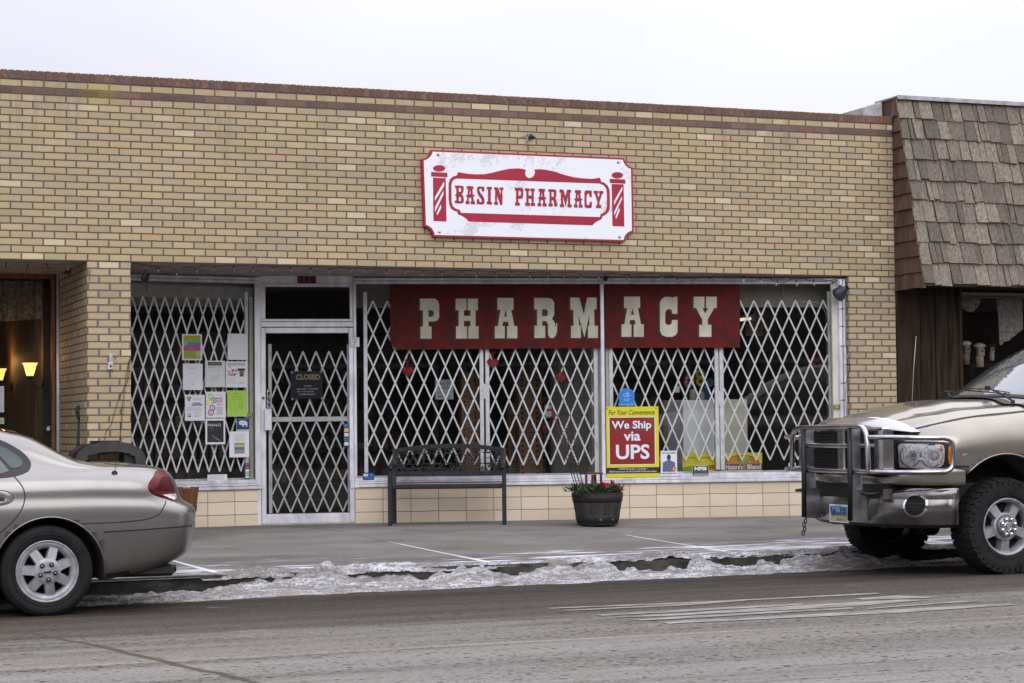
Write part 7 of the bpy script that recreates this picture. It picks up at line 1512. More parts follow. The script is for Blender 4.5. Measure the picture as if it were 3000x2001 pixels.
# dark rectangular door panel behind them
# ------------------------------------------------------------------ hearts hung behind the glass
HEART = mat('red_heart', (.30,.008,.015), .7, var=.35, vscale=60, bump=.5, bscale=90)
def heart(u, v, s, label):
    a, z = SR.px(u, v, .085); P = SR.w(a, .085, z); R = thing('heart_ornament', label, 'ornament', P, SR.a, 'red heart ornaments hanging in the window')
    pts = []
    for i in range(36):
        t = 2*pi*i/36; x = 16*sin(t)**3; y = 13*cos(t)-5*cos(2*t)-2*cos(3*t)-cos(4*t); pts.append((x*s/34, y*s/34))
    b = MB(); b.prism(pts[::-1], -.010, .010, 0); inn = [(x*.8, z_*.8) for x, z_ in pts[::-1]]; b.prism(inn, -.022, -.009, 0); b.build('heart', HEART, R)
    b = MB(); b.tube([(0, 0, s*.3), (0, 0, s*.75)], .007, 8); b.tube([(0, 0, s*.7), (-.03, 0, s*.9), (-.01, 0, s*1.05), (0, 0, s*.75), (.035, 0, s*.95), (.02, 0, s*1.08)], .006, 6); b.tube([(0, 0, s), (0, 0, s+.3)], .0015, 4); b.build('ribbon', HEART, R)
heart(1194.5, 1088, .135, 'red heart hanging left of the bench top, lowest of the three'); heart(1443.5, 1064, .132, 'red heart hanging just right of the paired gate posts'); heart(1642.5, 1108, .130, 'red heart hanging above the wire trellis')

# ------------------------------------------------------------------ bench
BEN = mat('bench_metal', (.026,.025,.028), .5, .1, var=.35, vscale=25, spec=.3); BENS = mat('bench_seat_metal', (.16,.155,.16), .35, .6, var=.5, vscale=5, stretch=(.4, 6, 6))
FL = onz(1143.5, 1540.5, 0); FR = onz(1478, 1537.5, 0); BA = atan2(FR.y-FL.y, FR.x-FL.x); BW = (FR-FL).length
R = thing('bench', 'black metal bench with a WELCOME scrollwork back outside the window', 'bench', (FL+FR)/2, BA); h2 = BW/2
px_ = lambda u, v, d: (lambda o, n, t: (lambda k: ((CAM+ray(u, v)*k-Vector(R.location)).dot(t), (CAM+ray(u, v)*k).z))((o-CAM).dot(n)/ray(u, v).dot(n)))(Vector(R.location)+Vector((-sin(BA), cos(BA), 0))*d, Vector((-sin(BA), cos(BA), 0)), Vector((cos(BA), sin(BA), 0)))
BD = .42
zs_ = px_(1300, 1419, .02)[1]; zarm = px_(1140, 1365, .05)[1]; zbt = px_(1296, 1300, .5)[1]; zbc = px_(1145, 1315, .5)[1]; zb0 = px_(1300, 1381, BD)[1]
for s in (-1, 1):
    b = MB(); b.box(s*h2-.022, s*h2+.022, -.02, .025, 0, zarm-.02, 0, .006); b.build('leg', BEN, R)
    b = MB(); x = s*(h2-.01); b.prism([(BD-.015, 0), (BD+.03, 0), (BD+.005, zs_), (BD+.10, zbc), (BD+.055, zbc+.0), (BD-.04, zs_)], x-.02, x+.02, 0, ax='x'); b.build('leg', BEN, R)
    b = MB(); b.tube(smooth_poly([(x, -.05, zarm-.035), (x, -.03, zarm-.005), (x, .05, zarm+.012), (x, .25, zarm+.005), (x, BD+.01, zarm-.0)], 5, False), .021, 10); b.build('armrest', BEN, R)
b = MB()
for k in range(9): y = .0+k*.046; b.box(-h2+.02, h2-.02, y, y+.036, zs_-.005+(.012 if k > 6 else 0)-.010*sin(k/8*pi), zs_+.004+(.012 if k > 6 else 0)-.010*sin(k/8*pi), 0, .003)
b.build('seat', BENS, R)
b = MB(); b.box(-h2+.02, h2-.02, -.015, .012, zs_-.045, zs_+.002, 0, .01); b.box(-h2+.02, h2-.02, BD-.03, BD, zs_-.045, zs_-.01, 0, .006); b.build('seat_frame', BEN, R)
# back: frame, letters and scrolls as pierced metal, leaning back
b = MB(); zf = lambda x: zbt-(zbt-zbc)*(abs(x)/h2)**2.0; lean = lambda z: BD-.02+(z-zs_)*.20
def fr(x, z): return (x, lean(z), z)
xs = [-h2+.03+(2*h2-.06)*i/24 for i in range(25)]
for i in range(24):
    for dz0, dz1 in ((-.045, 0),):
        a0, a1 = xs[i], xs[i+1]; P = [(a0, lean(zf(a0))-.014, zf(a0)-.045), (a1, lean(zf(a1))-.014, zf(a1)-.045), (a1, lean(zf(a1))-.014, zf(a1)), (a0, lean(zf(a0))-.014, zf(a0))]; Q_ = [(p[0], p[1]+.028, p[2]) for p in P]
        b.face(P); b.face(Q_[::-1]); b.face([P[3], P[2], Q_[2], Q_[3]]); b.face([P[0], Q_[0], Q_[1], P[1]])
b.box(-h2+.02, h2-.02, lean(zb0)-.014, lean(zb0)+.014, zb0-.048, zb0+.004, 0, .004)
for s in (-1, 1): b.box(s*(h2-.035)-.018, s*(h2-.035)+.018, lean(zbc)-.03, lean(zbc)+.0, zb0, zbc-.01, 0, .004)
b.build('back_frame', BEN, R)
b = MB(); L0, L1 = -h2+.13, h2-.13; WT = 'WELCOME'; ws = [1.35, .9, .85, 1, 1.05, 1.3, .9]; tot = sum(ws)+.12*6; x = L0; sc_ = (L1-L0)/tot; zl0, zl1 = px_(1200, 1358.5, BD+.05)[1], px_(1200, 1329, BD+.05)[1]
SER = {'W': [((0,1),(.28,0),.085),((.28,0),(.5,.9),.05),((.5,.9),(.72,0),.085),((.72,0),(1,1),.05),((-.04,1),(.2,1),.03),((.8,1),(1.04,1),.03)], 'E': [((.2,0),(.2,1),.09),((.05,0),(.9,0),.04),((.05,1),(.85,1),.04),((.2,.52),(.65,.52),.035),((.88,0),(.92,.25),.04),((.84,1),(.86,.76),.04),((.65,.4),(.65,.64),.03)], 'L': [((.2,0),(.2,1),.09),((.05,0),(.9,0),.04),((.88,0),(.93,.28),.04),((.02,1),(.4,1),.03)],
 'C': [], 'O': [], 'M': [((.1,0),(.14,1),.05),((.14,1),(.5,.05),.085),((.5,.05),(.84,1),.05),((.84,1),(.88,0),.09),((-.02,0),(.22,0),.03),((.74,0),(1.0,0),.03)]}
for ch, w in zip(WT, ws):
    W_ = w*sc_; H_ = zl1-zl0; yy = lambda z: lean(z)-.006
    if ch in 'CO':
        n = 26; P = []
        for i in range(n+1):
            t = (radians(48)+radians(264)*i/n) if ch == 'C' else 2*pi*i/n; wd = .028+.026*abs(cos(t)); P.append((x+W_*(.5+.46*cos(t)), zl0+H_*(.5+.5*sin(t)), wd*H_*2.4))
        for p_, q_ in zip(P, P[1:]): bar(b, p_[:2], q_[:2], yy(p_[1]), p_[2], .010)
    for (p_, q_, t_) in SER[ch]: bar(b, (x+W_*p_[0], zl0+H_*p_[1]), (x+W_*q_[0], zl0+H_*q_[1]), yy(zl0+H_*.5), t_*H_*1.9, .010)
    x += W_+.12*sc_
# scrolls filling the rest
RS_ = random.Random(4)
def scroll(cx, cz, r, t0, turns, sgn, w=.011):
    P = []
    for i in range(18): t = t0+sgn*turns*2*pi*i/17; rr = r*(1-.72*i/17); P.append((cx+rr*cos(t), cz+rr*sin(t)))
    for p_, q_ in zip(P, P[1:]):
        if zb0 < q_[1] < zf(q_[0])-.03 and abs(q_[0]) < h2-.04 and zb0 < p_[1] < zf(p_[0])-.03: bar(b, p_, q_, lean((p_[1]+q_[1])/2), w, .007)
zt_ = lambda x: zf(x)-.045
x = -h2+.06
while x < h2-.05:
    inl = L0-.02 < x < L1+.02; zz = zb0+.008
    for k in range(9):
        z = zz+(zt_(x)-zb0)*(k+.5)/9
        if (inl and zl0-.014 < z < zl1+.010) or (k % 3 == 1 and RS_.random() < .5): continue
        scroll(x+RS_.uniform(-.015, .015), z+RS_.uniform(-.006, .006), RS_.uniform(.017, .030), RS_.uniform(0, 6.3), RS_.uniform(.7, 1.3), RS_.choice((-1, 1)), RS_.uniform(.006, .010))
    x += .027
for i in range(34):
    x = -h2+.08+(2*h2-.16)*i/33; z = zb0+.035+.018*sin(i*1.9); b.prism([(x-.016, z), (x, z-.010), (x+.018, z+.004), (x+.002, z+.012)], lean(z)-.002, lean(z)+.005, 0)
bar(b, (-h2+.04, zl0-.006), (h2-.04, zl0-.006), lean(zl0), .006, .006); bar(b, (L0, zl1+.006), (L1, zl1+.006), lean(zl1), .005, .006)
b.build('scrollwork', BEN, R)
# ------------------------------------------------------------------ barrel planter
Pc = onz(1745, 1535, 0); Pc = onz(1751, 1538.5, 0); _d = Vector((ray(1751, 1538).x, ray(1751, 1538).y, 0)).normalized(); Pc = Vector((Pc.x, Pc.y, 0))+_d*.20; sc1 = (Pc-CAM).dot(_f)/F
g8 = lambda a, c: (1640+a/8.709, 1380+c/8.709)
rt, rb_ = (1625-312)/8.709/2*sc1, (1478-475)/8.709/2*sc1*1.0; hb = (1370-560)/8.709*sc1*1.0
STV = shake_mat('barrel_staves', (.035,.030,.027), (.050,.042,.036), (.065,.055,.046)); HOOP = mat('barrel_hoop', (.016,.016,.018), .6, .3, var=.5, vscale=20)
R = thing('barrel_planter', 'dark half-barrel planter standing on the sidewalk below the yellow sign', 'planter', Pc); b = MB(); n = 22
rad = lambda z: rb_+(rt-rb_)*((z/hb)**.82)
for k in range(n):
    U = [(k+.5, .5)]*4; a0, a1 = 2*pi*(k+.02)/n, 2*pi*(k+.98)/n
    for j in range(8):
        z0_, z1_ = hb*j/8, hb*(j+1)/8; f_ = lambda a, z, e=0: ((rad(z)+e)*cos(a), (rad(z)+e)*sin(a), z); am = (a0+a1)/2
        b.face([f_(a0, z0_), f_(am, z0_, .002), f_(am, z1_, .002), f_(a0, z1_)], 0, U); b.face([f_(am, z0_, .002), f_(a1, z0_), f_(a1, z1_), f_(am, z1_, .002)], 0, U)
    b.face([f_(a0, hb), f_(a1, hb), (f_(a1, hb, -.022)), f_(a0, hb, -.022)], 0, U); b.face([f_(a0, hb, -.022), f_(a1, hb, -.022), f_(a1, hb-.08, -.03), f_(a0, hb-.08, -.03)], 0, U)
b.lathe([(rad(0)-.004, .004), (rad(hb*.98)-.005, hb*.98)], 22, 0, None, caps=False); b.build('barrel', STV, R)
for z0_, z1_ in ((.04*hb, .30*hb), (.70*hb, .93*hb)):
    b = MB(); b.lathe([(rad(z0_)+.001, z0_), (rad(z0_)+.006, z0_+.003), (rad(z1_)+.006, z1_-.003), (rad(z1_)+.001, z1_)], 44, 0, None, caps=False); b.build('hoop', HOOP, R)
for a in (-1.85, -1.22): b = MB(); b.lathe([(.012, 0), (.008, .006), (.001, .008)], 10, 0, Matrix.Translation(((rad(.15*hb)+.006)*cos(a), (rad(.15*hb)+.006)*sin(a), .16*hb)) @ Matrix.Rotation(a+pi/2, 4, 'Z') @ Matrix.Rotation(radians(90), 4, 'X'), caps=False); b.build('hoop_rivet', mat('dull_rivet', (.12,.12,.12), .6), R)
b = MB(); b.lathe([(.001, hb-.07), (rt-.03, hb-.07)], 24, 0, None, caps=False); b.build('soil', mat('soil', (.03,.022,.016), .95, var=.4, vscale=30), R)
LEAF = mat('evergreen', (.028,.060,.034), .7, col2=(.012,.032,.022), vscale=30); LEAF2 = mat('evergreen_pale', (.09,.13,.06), .7, var=.4, vscale=30)
def sprigs(name, label, cat, centers, n, L, m, sd, par=None, droop=0):
    RR = random.Random(sd); b = MB()
    for k in range(n):
        cx, cy, cz, rr_ = RR.choice(centers); p = Vector((cx+RR.gauss(0, rr_*.5), cy+RR.gauss(0, rr_*.5), cz+RR.uniform(-.01, .03))); d = Vector((RR.gauss(0, 1), RR.gauss(0, 1), RR.uniform(-.1, 1.3)-droop)).normalized(); l = RR.uniform(.6, 1.2)*L; s_ = d.cross(Vector((RR.gauss(0,1), RR.gauss(0,1), RR.gauss(0,1)))).normalized()
        for j in range(7):
            q_ = p+d*l*j/7; 
            for sg in (-1, 1): e = q_+(d*.6+s_*sg).normalized()*l*.34*(1-j/9); w_ = d*l*.06; b.face([q_-w_, e, q_+w_], RR.randint(0, len(m)-1))
        b.face([p-s_*.0015, p+s_*.0015, p+d*l+s_*.001, p+d*l-s_*.001], 0)
    o = b.build(name, m, par); return tag(o, label, cat) if cat else o
top = Vector((Pc.x, Pc.y, hb)); cs = [(-rt*.75, -.10, 0, .07), (-rt*.5, -.14, .01, .07), (-rt*.25, -.16, .02, .07), (0, -.15, .0, .08), (.08, -.12, .02, .07), (.16, -.10, .01, .05), (-.05, 0, .02, .08), (-.2, 0, .02, .08)]
o = sprigs('evergreen_branches', 'cut evergreen branches filling the barrel planter', 'plant', cs, 1100, .072, [LEAF, LEAF, LEAF2], 3); o.location = top
POIN = mat('poinsettia_red', (.55,.008,.02), .5, var=.35, vscale=30)
def poin(x, y, z, r, label, sd):
    RR = random.Random(sd); b = MB(); R = thing('poinsettia', label, 'flower', top+Vector((x, y, z)), 0, 'red artificial flowers in the barrel planter')
    for k in range(16):
        a = RR.uniform(0, 2*pi); el_ = RR.uniform(-.3, 1.2); d = Vector((cos(a)*cos(el_), sin(a)*cos(el_), sin(el_))); s_ = d.cross(Vector((0, 0, 1))).normalized()*r*.30; l = r*RR.uniform(.7, 1.1); o_ = Vector((RR.uniform(-.3, .3), RR.uniform(-.3, .3), RR.uniform(-.2, .2)))*r
        b.face([o_, o_+d*l*.5+s_, o_+d*l]); b.face([o_, o_+d*l, o_+d*l*.5-s_+Vector((0, 0, .005))])
    b.build('petal', POIN, R); b = MB(); b.tube([(0, 0, -.06), (0, 0, 0)], .003, 6); b.build('stem', LEAF, R)
poin(-.005, -.19, .055, .075, 'red flower at the middle of the barrel planter', 1); poin(.135, -.14, .060, .070, 'red speckled flower at the right side of the barrel planter', 2); poin(.16, -.15, .01, .04, 'small low red flower at the right rim of the barrel planter', 5)
# red little sled or chair frame stuck in the planter
def P8(a, c, d=.0): return ony(*g8(a, c), Pc.y+d)
RW = mat('red_stained_wood', (.13,.012,.012), .6, var=.5, vscale=25); T0 = P8(660, 360, -.02); R = thing('wooden_stand', 'small red wooden stand upside down among the evergreen branches', 'stand', (T0.x, T0.y, hb-.02)); O_ = Vector(R.location)
b = MB(); A, B_ = P8(655, 88, -.02)-O_, P8(1040, 70, .03)-O_; b.prism([(A.x, A.z), (B_.x, B_.z), (B_.x, B_.z+.014), (A.x, A.z+.012)][::1], -.02, .16, 0); b.build('top_rail', RW, R)
for a, c0, c1, d in ((688, 95, 380, -.02), (848, 95, 390, -.02), (915, 90, 400, .12), (1065, 80, 400, .08)):
    p, q_ = P8(a-14, c0, d)-O_, P8(a+4, c1, d)-O_; b = MB(); b.box(p.x-.012, p.x+.012, p.y-.008, p.y+.008, -.04, p.z, 0, .003); b.build('leg', RW, R)
# wire trellis leaning in the planter
R = thing('wire_trellis', 'rusty wire trellis with curled tips leaning out of the barrel planter', 'trellis', (Pc.x-.15, Pc.y, hb-.03)); O_ = Vector(R.location); b = MB(); gg = lambda a, c: (1340+a/4.3553, 1040+c/4.3553)
TP = lambda p, d: ony(p[0], p[1], Pc.y+d)-O_
legs = [(((1690, 1432)), gg(1215, 710), -.06), ((1700, 1432), gg(1270, 750), -.06), ((1705, 1432), gg(1330, 770), .06), ((1711, 1430), gg(1440, 760), .06)]
bot = [g8(400, 430), g8(455, 430), g8(530, 420), g8(590, 420)]
L_ = []
for (x_, p_, d), bo in zip(legs, bot): a_, c_ = TP(bo, d), TP(p_, d); b.tube([a_-(c_-a_)*.05, c_], .0045, 6); L_.append((a_, c_))
for k in range(1, 22):
    t = k/21; pts = [a_.lerp(c_, t) for a_, c_ in L_]; rr_ = .0036 if k in (1, 7, 14, 20) else .0016; b.tube([pts[0], pts[1], pts[3], pts[2]] if k % 2 else [pts[0], pts[2], pts[3]], rr_, 5)
for p_, sg in ((gg(1365, 600), 1), (gg(1450, 680), 1), (gg(1215, 712), -1)):
    o_ = TP(p_, .0); e_ = L_[2][1] if p_ == gg(1365, 600) else (L_[3][1] if sg > 0 else L_[0][1]); P = [e_, e_.lerp(o_, .6), o_]
    for i in range(12): t = radians(110-sg*0)-i*.45; rr_ = .028*(1-i/14); P.append(o_+Vector((sg*(.03+rr_*cos(t)), 0, -.02+rr_*sin(t))))
    b.tube(P, .0024, 5)
b.build('wire', mat('rusty_wire', (.045,.03,.022), .7, .3), R)
# ------------------------------------------------------------------ brown barrel behind the sedan
Q5 = lambda a, c: (500+a/5.598, 1400+c/5.598); xr_ = onz(*Q5(455, 150), .28); k_ = ony(*Q5(455, 150), -.42); rtop = .185; Bc = Vector((k_.x-rtop*.98, -.42, 0)); zt_b = k_.z
ORW = shake_mat('orange_staves', (.13,.045,.012), (.17,.06,.018), (.22,.085,.028)); R = thing('wooden_barrel', 'orange-brown wooden barrel on the sidewalk behind the sedan bumper', 'barrel', Bc); b = MB(); n = 16
k2 = ony(*Q5(400, 650), Bc.y); rbot = rtop*.60; rd = lambda z: rbot+(rtop-rbot)*(z/zt_b)**.8
for k in range(n):
    a0, a1 = 2*pi*(k+.03)/n, 2*pi*(k+.97)/n; U = [(k+.5, .5)]*4; zt2 = zt_b-(.012 if k % 5 == 2 else 0)
    for j in range(6): z0_, z1_ = zt2*j/6, zt2*(j+1)/6; b.face([(rd(z0_)*cos(a0), rd(z0_)*sin(a0), z0_), (rd(z0_)*cos(a1), rd(z0_)*sin(a1), z0_), (rd(z1_)*cos(a1), rd(z1_)*sin(a1), z1_), (rd(z1_)*cos(a0), rd(z1_)*sin(a0), z1_)], 0, U)
b.lathe([(rd(0)-.006, .0), (rd(zt_b*.95)-.012, zt_b*.97)], 16, 0, None, caps=False); b.build('staves', ORW, R); b = MB(); zz = zt_b*.52; b.lathe([(rd(zz)+.001, zz), (rd(zz)+.004, zz+.003), (rd(zz+.05)+.004, zz+.05), (rd(zz+.05), zz+.053)], 32, 0, None, caps=False); b.build('hoop', mat('tarnished_hoop', (.10,.075,.05), .6, .5, var=.4, vscale=20), R)
# ------------------------------------------------------------------ black plastic litter bin with arched hood
J = lambda a, c, y: ony(200+a/5.808, 1150+c/5.808, y); By = -.30
xl, xr2 = J(90, 900, By).x-.02, J(1335, 1000, By).x; zt_ = J(800, 830, By).z; zo = J(800, 960, By).z; zsr = J(1330, 1180, By).z
R = thing('litter_bin', 'dark grey plastic litter bin with an arched hood behind the sedan', 'litter bin', ((xl+xr2)/2, By+.2, 0)); cx = (xl+xr2)/2; hw_ = (xr2-xl)/2; b = MB()
hp = lambda e, hh: [(-hw_+e, zsr-.42), (-hw_+e, zsr-.10), (-hw_+e+.02, zsr+.0), (-hw_+.06+e, (zsr+zt_)/2-e*.6), (-hw_*.6, zt_-.035-e), (-hw_*.2, zt_-.006-e), (hw_*.2, zt_-e), (hw_*.55, zt_-.02-e), (hw_-.05-e, zt_-.075-e*.6), (hw_-.012-e, zt_-.14), (hw_-e, zsr-.1), (hw_-e, zsr-.42)]
outr, innr = hp(0, 0), hp(.095, 0)
b.prism(outr+innr[::-1], -.2, .0, 0); b.prism(outr+innr[::-1], .20, .26, 0)
for a, c_ in zip(outr, outr[1:]): b.face([(a[0], -.2, a[1]), (a[0], .26, a[1]), (c_[0], .26, c_[1]), (c_[0], -.2, c_[1])])
b.box(hw_-.20, hw_-.06, -.15, .22, zsr-.4, zo+.01, 1)
b.build('hood', [BLACKP, TRIM], R); b = MB(); b.box(-hw_+.01, hw_-.01, -.19, .25, .02, zsr-.36, 0, .03); b.build('body', BLACKP, R)
b = MB(); b.lathe([(.001, -.075), (.06, -.06), (.11, -.03), (.13, .0)], 24, 0, Matrix.Translation((J(685, 990, By).x-cx, .1, zo+.02)), caps=False); b.build('bin_liner', mat('liner', (.008,.007,.007), .5), R)
b = MB(); b.box(J(455, 825, By).x-cx, J(905, 815, By).x-cx, -.12, .1, zt_-.004, zt_+.006, 0, .002); b.build('top_plate', TRIM, R)
# shovel leaning against the pier reveal
y_ = .45; A = ony(*(200+205/5.808, 1150+235/5.808), y_); S = ony(200+172/5.808, 1150+890/5.808, y_); R = thing('shovel', 'black D-handled snow shovel leaning against the left brick pier', 'shovel', (S.x-.02, y_, 0)); O_ = Vector(R.location); b = MB()
hd = [(J(x, z, y_)-O_) for x, z in ((200, 470), (165, 400), (148, 300), (150, 255), (200, 238), (252, 262), (255, 300), (235, 400), (200, 470))]; b.tube(hd, .016, 10); b.build('grip', TRIM, R); b = MB(); dwn = (S-A); b.tube([J(195, 460, y_)-O_, S-O_, S-O_+dwn*1.6], .0175, 12); b.build('shaft', TRIM, R); b = MB(); b.grid([[((i-6)*.035, -.04-.05*cos((i-6)/6*1.3), .02+.38*j/6) for j in range(7)] for i in range(13)], 0, True); b.build('blade', BLACKP, R)
# small leaf litter by the bench leg and on the snow edge
def leaf(u, v, s, sd, label):
    RR = random.Random(sd); P = onz(u, v, walk_z(onz(u, v, 0).y)); b = MB()
    for k in range(3): a = RR.uniform(0, 6.3); b.face([(0, 0, .004), (s*cos(a)+s*.3*sin(a), s*sin(a)-s*.3*cos(a), .018), (s*1.5*cos(a), s*1.5*sin(a), .012), (s*cos(a)-s*.3*sin(a), s*sin(a)+s*.3*cos(a), .016)])
    o = b.build('dead_leaf', mat('dead_leaf', (.035,.022,.014), .8)); o.location = P; tag(o, label, 'leaf', 'dead leaves by the bench')
leaf(1153, 1527, .03, 1, 'curled dead leaf against the tiled wall behind the bench leg'); leaf(1159, 1541, .022, 2, 'dead leaf on the pavement beside the front bench leg')
# ------------------------------------------------------------------ things inside the pharmacy
def at(u, v, y): return ony(u, v, y)
def inbox(name, label, cat, u0, v0, u1, v1, y, depth, m, group=None, floor=None, extra=None, bev=.01):
    A, B_ = at(u0, v0, y), at(u1, v1, y); z0 = B_.z if floor is None else floor; w, h_ = B_.x-A.x, A.z-z0; R = None
    if extra: R = thing(name, label, cat, (A.x+w/2, y, z0), 0, group)
    b = MB(); b.box(-w/2, w/2, 0, depth, 0, h_, 0, bev); o = b.build('body' if R else name, m, R)
    if R: extra(R, w, h_)
    else: o.location = (A.x+w/2, y, z0); tag(o, label, cat, group)
    return R or o
WM = mat('appliance_white', (.80,.84,.88), .4, var=.04); CM = mat('appliance_beige', (.62,.61,.50), .5, var=.05)
def fx(R, w, h_):
    b = MB(); b.box(-w*.16, -w*.08, -.006, 0, h_-.045, h_-.035, 0); b.build('handle', INKG, R)
yI = 2.6
inbox('cabinet', 'white cabinet behind the middle of the right-hand gates', 'cabinet', 2001, 1172, 2096, 1372, .82, .5, WM, floor=.08, extra=fx)
def ph(R, w, h_): b = MB(); b.box(w*.30, w*.50, -.03, 0, h_*.15, h_*.36, 0, .004); b.box(w*.33, w*.47, -.033, -.03, h_*.26, h_*.33, 1); b.build('phone', [INK, INKG], R)
inbox('cabinet', 'beige cabinet with a phone, right of the paired gate posts', 'cabinet', 2118, 1170, 2193, 1372, .78, .5, CM, floor=.08, extra=ph)
inbox('box', 'dim brown carton left of the white cabinet', 'carton', 1945, 1172, 2000, 1372, 1.2, .4, mat('dim_card', (.16,.13,.10), .9, var=.3, vscale=3), floor=.08)
# sunflower vase on the cabinet
def vase(u, v, y, label, cols, sd, nfl=5, s=1.0):
    P = at(u, v, y); R = thing('flower_vase', label, 'flower vase', P, 0, 'flower arrangements inside the pharmacy'); b = MB(); b.lathe([(.035*s, 0), (.045*s, .05*s), (.035*s, .10*s), (.03*s, .12*s)], 18, 0, None, caps=False); b.build('vase', mat('vase', (.30,.27,.25), .3), R); RR = random.Random(sd)
    st = MB()
    for k in range(nfl):
        p = Vector((RR.uniform(-.12, .12)*s, RR.uniform(-.05, .05), (.15+RR.uniform(0, .18))*s)); st.tube([(0, 0, .10*s), p], .003, 5); c_ = cols[k % len(cols)]; b = MB()
        for j in range(12): a = 2*pi*j/12; b.face([p+Vector((.012*cos(a), -.012, .012*sin(a)))*s, p+Vector((.05*cos(a-.12), -.02, .05*sin(a-.12)))*s, p+Vector((.06*cos(a), -.02, .06*sin(a)))*s, p+Vector((.05*cos(a+.12), -.02, .05*sin(a+.12)))*s])
        b.build('blossom', c_, R); b = MB(); b.tube([p+Vector((0, -.016, 0)), p+Vector((0, -.022, 0))], .016*s, 12); b.build('flower_centre', INK, R)
    st.build('stems', LEAF, R)
vase(2030, 1172, .95, 'sunflower arrangement on the white cabinet', [YEL, PURP, YEL, mat('petal_orange', (.5,.25,.02), .6), MAG, TEAL], 4, 7)
vase(2056, 1172, 1.0, 'small pale vase of leaves beside the sunflowers', [LEAF2, TEAL], 9, 4, .8)
inbox('bottle', 'dark blue jar on the white cabinet near the gate post', 'jar', 2064, 1135, 2083, 1172, .98, .08, NAVY)
inbox('card', 'small white price card left of the sunflowers', 'card', 1976, 1131, 1992, 1150, 1.0, .01, PAPER2)
# spectacle display racks
RACK = mat('rack_board', (.22,.11,.045), .6, var=.3, vscale=4, stretch=(1, 1, .4))
def rack(u0, u1, v0, label, y, sd, dk=1):
    A, B_ = at(u0, v0, y), at(u1, 1395, y); w = B_.x-A.x; R = thing('glasses_rack', label, 'display rack', (A.x+w/2, y, .03), 0, 'upright spectacle racks inside the pharmacy'); h_ = A.z-.03; b = MB(); b.box(-w/2, w/2, 0, .05, 0, h_, 0, .006)
    for s in (-1, 1): b.box(s*w*.5-.012, s*w*.5+.012, -.035, .05, 0, h_, 0, .004)
    b.build('board', RACK, R); RR = random.Random(sd); b = MB(); n = int(h_/.062)
    for k in range(n):
        z = h_-.10-k*.062
        for xx in (-w*.42, w*.30): b.box(xx, xx+.03, -.003, .001, z, z+.03, 0)
    b.build('slot', INK, R); b = MB()
    for k in range(n):
        z = h_-.09-k*.062
        for s in (-1, 1):
            if RR.random() < .2: continue
            c_ = Vector((s*w*.13, -.03, z)); b.tube([c_+Vector((.028*cos(t), 0, .017*sin(t))) for t in [2*pi*i/12 for i in range(12)]], .0028, 5, RR.choice((0, 1, 2)), closed=True); b.tube([c_+Vector((s*.028, 0, .004)), c_+Vector((s*.03, .03, .004))], .002, 4, 0)
    b.build('spectacles', [INKG, mat('gilt', (.35,.22,.12), .4), mat('pale_frame', (.45,.42,.42), .4)], R)
rack(1519, 1584, 1092, 'spectacle rack behind the second gate, widest of the three', 2.2, 1); rack(1352, 1398, 1090, 'spectacle rack seen just left of the paired gate posts', 2.1, 2); rack(1490, 1516, 1180, 'narrow spectacle rack turned edge-on beside the widest one', 2.5, 3)
# pale partition at the right end of the second gate
b = MB(); A, B_ = at(1618, 1000, 1.9), at(1764, 1000, 1.25); PARTM = mat('pale_partition', (.21,.20,.185), .9, var=.08)
b.face([(A.x, A.y, .02), (B_.x, B_.y, .02), (B_.x, B_.y, 2.7), (A.x, A.y, 2.7)]); b.face([(A.x, A.y, .02), (A.x, A.y+.08, .02), (A.x, A.y+.08, 2.7), (A.x, A.y, 2.7)]); b.build('partition', PARTM, BB)
b = MB(); A2, B2 = at(1720, 1000, 1.25), at(1738, 1000, 1.2); b.box(A2.x, B2.x, 1.15, 1.25, .4, 2.3, 0, .004); b.build('inner_post', mat('inner_post', (.42,.41,.36), .7), BB)
# snowman, notices, shelves with goods
P = at(1606, 1225, 1.7); R = thing('snowman_figure', 'small dark-hatted snowman figure hanging beside the third heart', 'figure', P); b = MB(); b.lathe([(.02, 0), (.055, .02), (.06, .06), (.03, .09), (.045, .12), (.04, .155), (.01, .17)], 18, 0); b.build('body', PAPER2, R); b = MB(); b.lathe([(.06, .15), (.06, .158), (.035, .16), (.033, .21), (.001, .212)], 16, 0, None, caps=False); b.build('hat', INK, R); b = MB(); b.lathe([(.05, .08), (.06, .09), (.05, .105)], 16, 0, None, caps=False); b.tube([(.03, -.05, .09), (.04, -.055, -.05)], .014, 6); b.build('scarf', REDI, R)
P = at(1598, 1285, 1.7); b = MB(); b.lathe([(.02, 0), (.045, .02), (.05, .10), (.03, .13)], 14, 0); o = b.build('red_bag', mat('dull_red_print', (.16,.02,.03), .7, var=.6, vscale=40)); o.location = at(1598, 1262, 1.7)-Vector((0, 0, .05)); tag(o, 'dull red printed bag below the snowman figure', 'bag')
poster('notice', 'dim hand-lettered notice inside behind the left gate of the big window', 'notice', SR, 1276, 1112, 1328, 1170, [PAPER2, mat('dim_ink', (.05,.06,.12), .8)]*9, lambda b, W, H: [b.text(s, W*.15, W*.85, H*(.72-.22*k), H*(.86-.22*k), -.001, 1) for k, s in enumerate(('SALE ON', 'CARDS', 'HALF', 'PRICE'))], d=.9)
SHF = mat('shelf_board', (.11,.085,.06), .7, var=.2); goods = [mat('goods_%d' % i, c, .6) for i, c in enumerate(((.20,.17,.13), (.05,.07,.12), (.16,.03,.03), (.08,.12,.09), (.28,.26,.22), (.22,.14,.05), (.04,.04,.05), (.12,.05,.10)))]
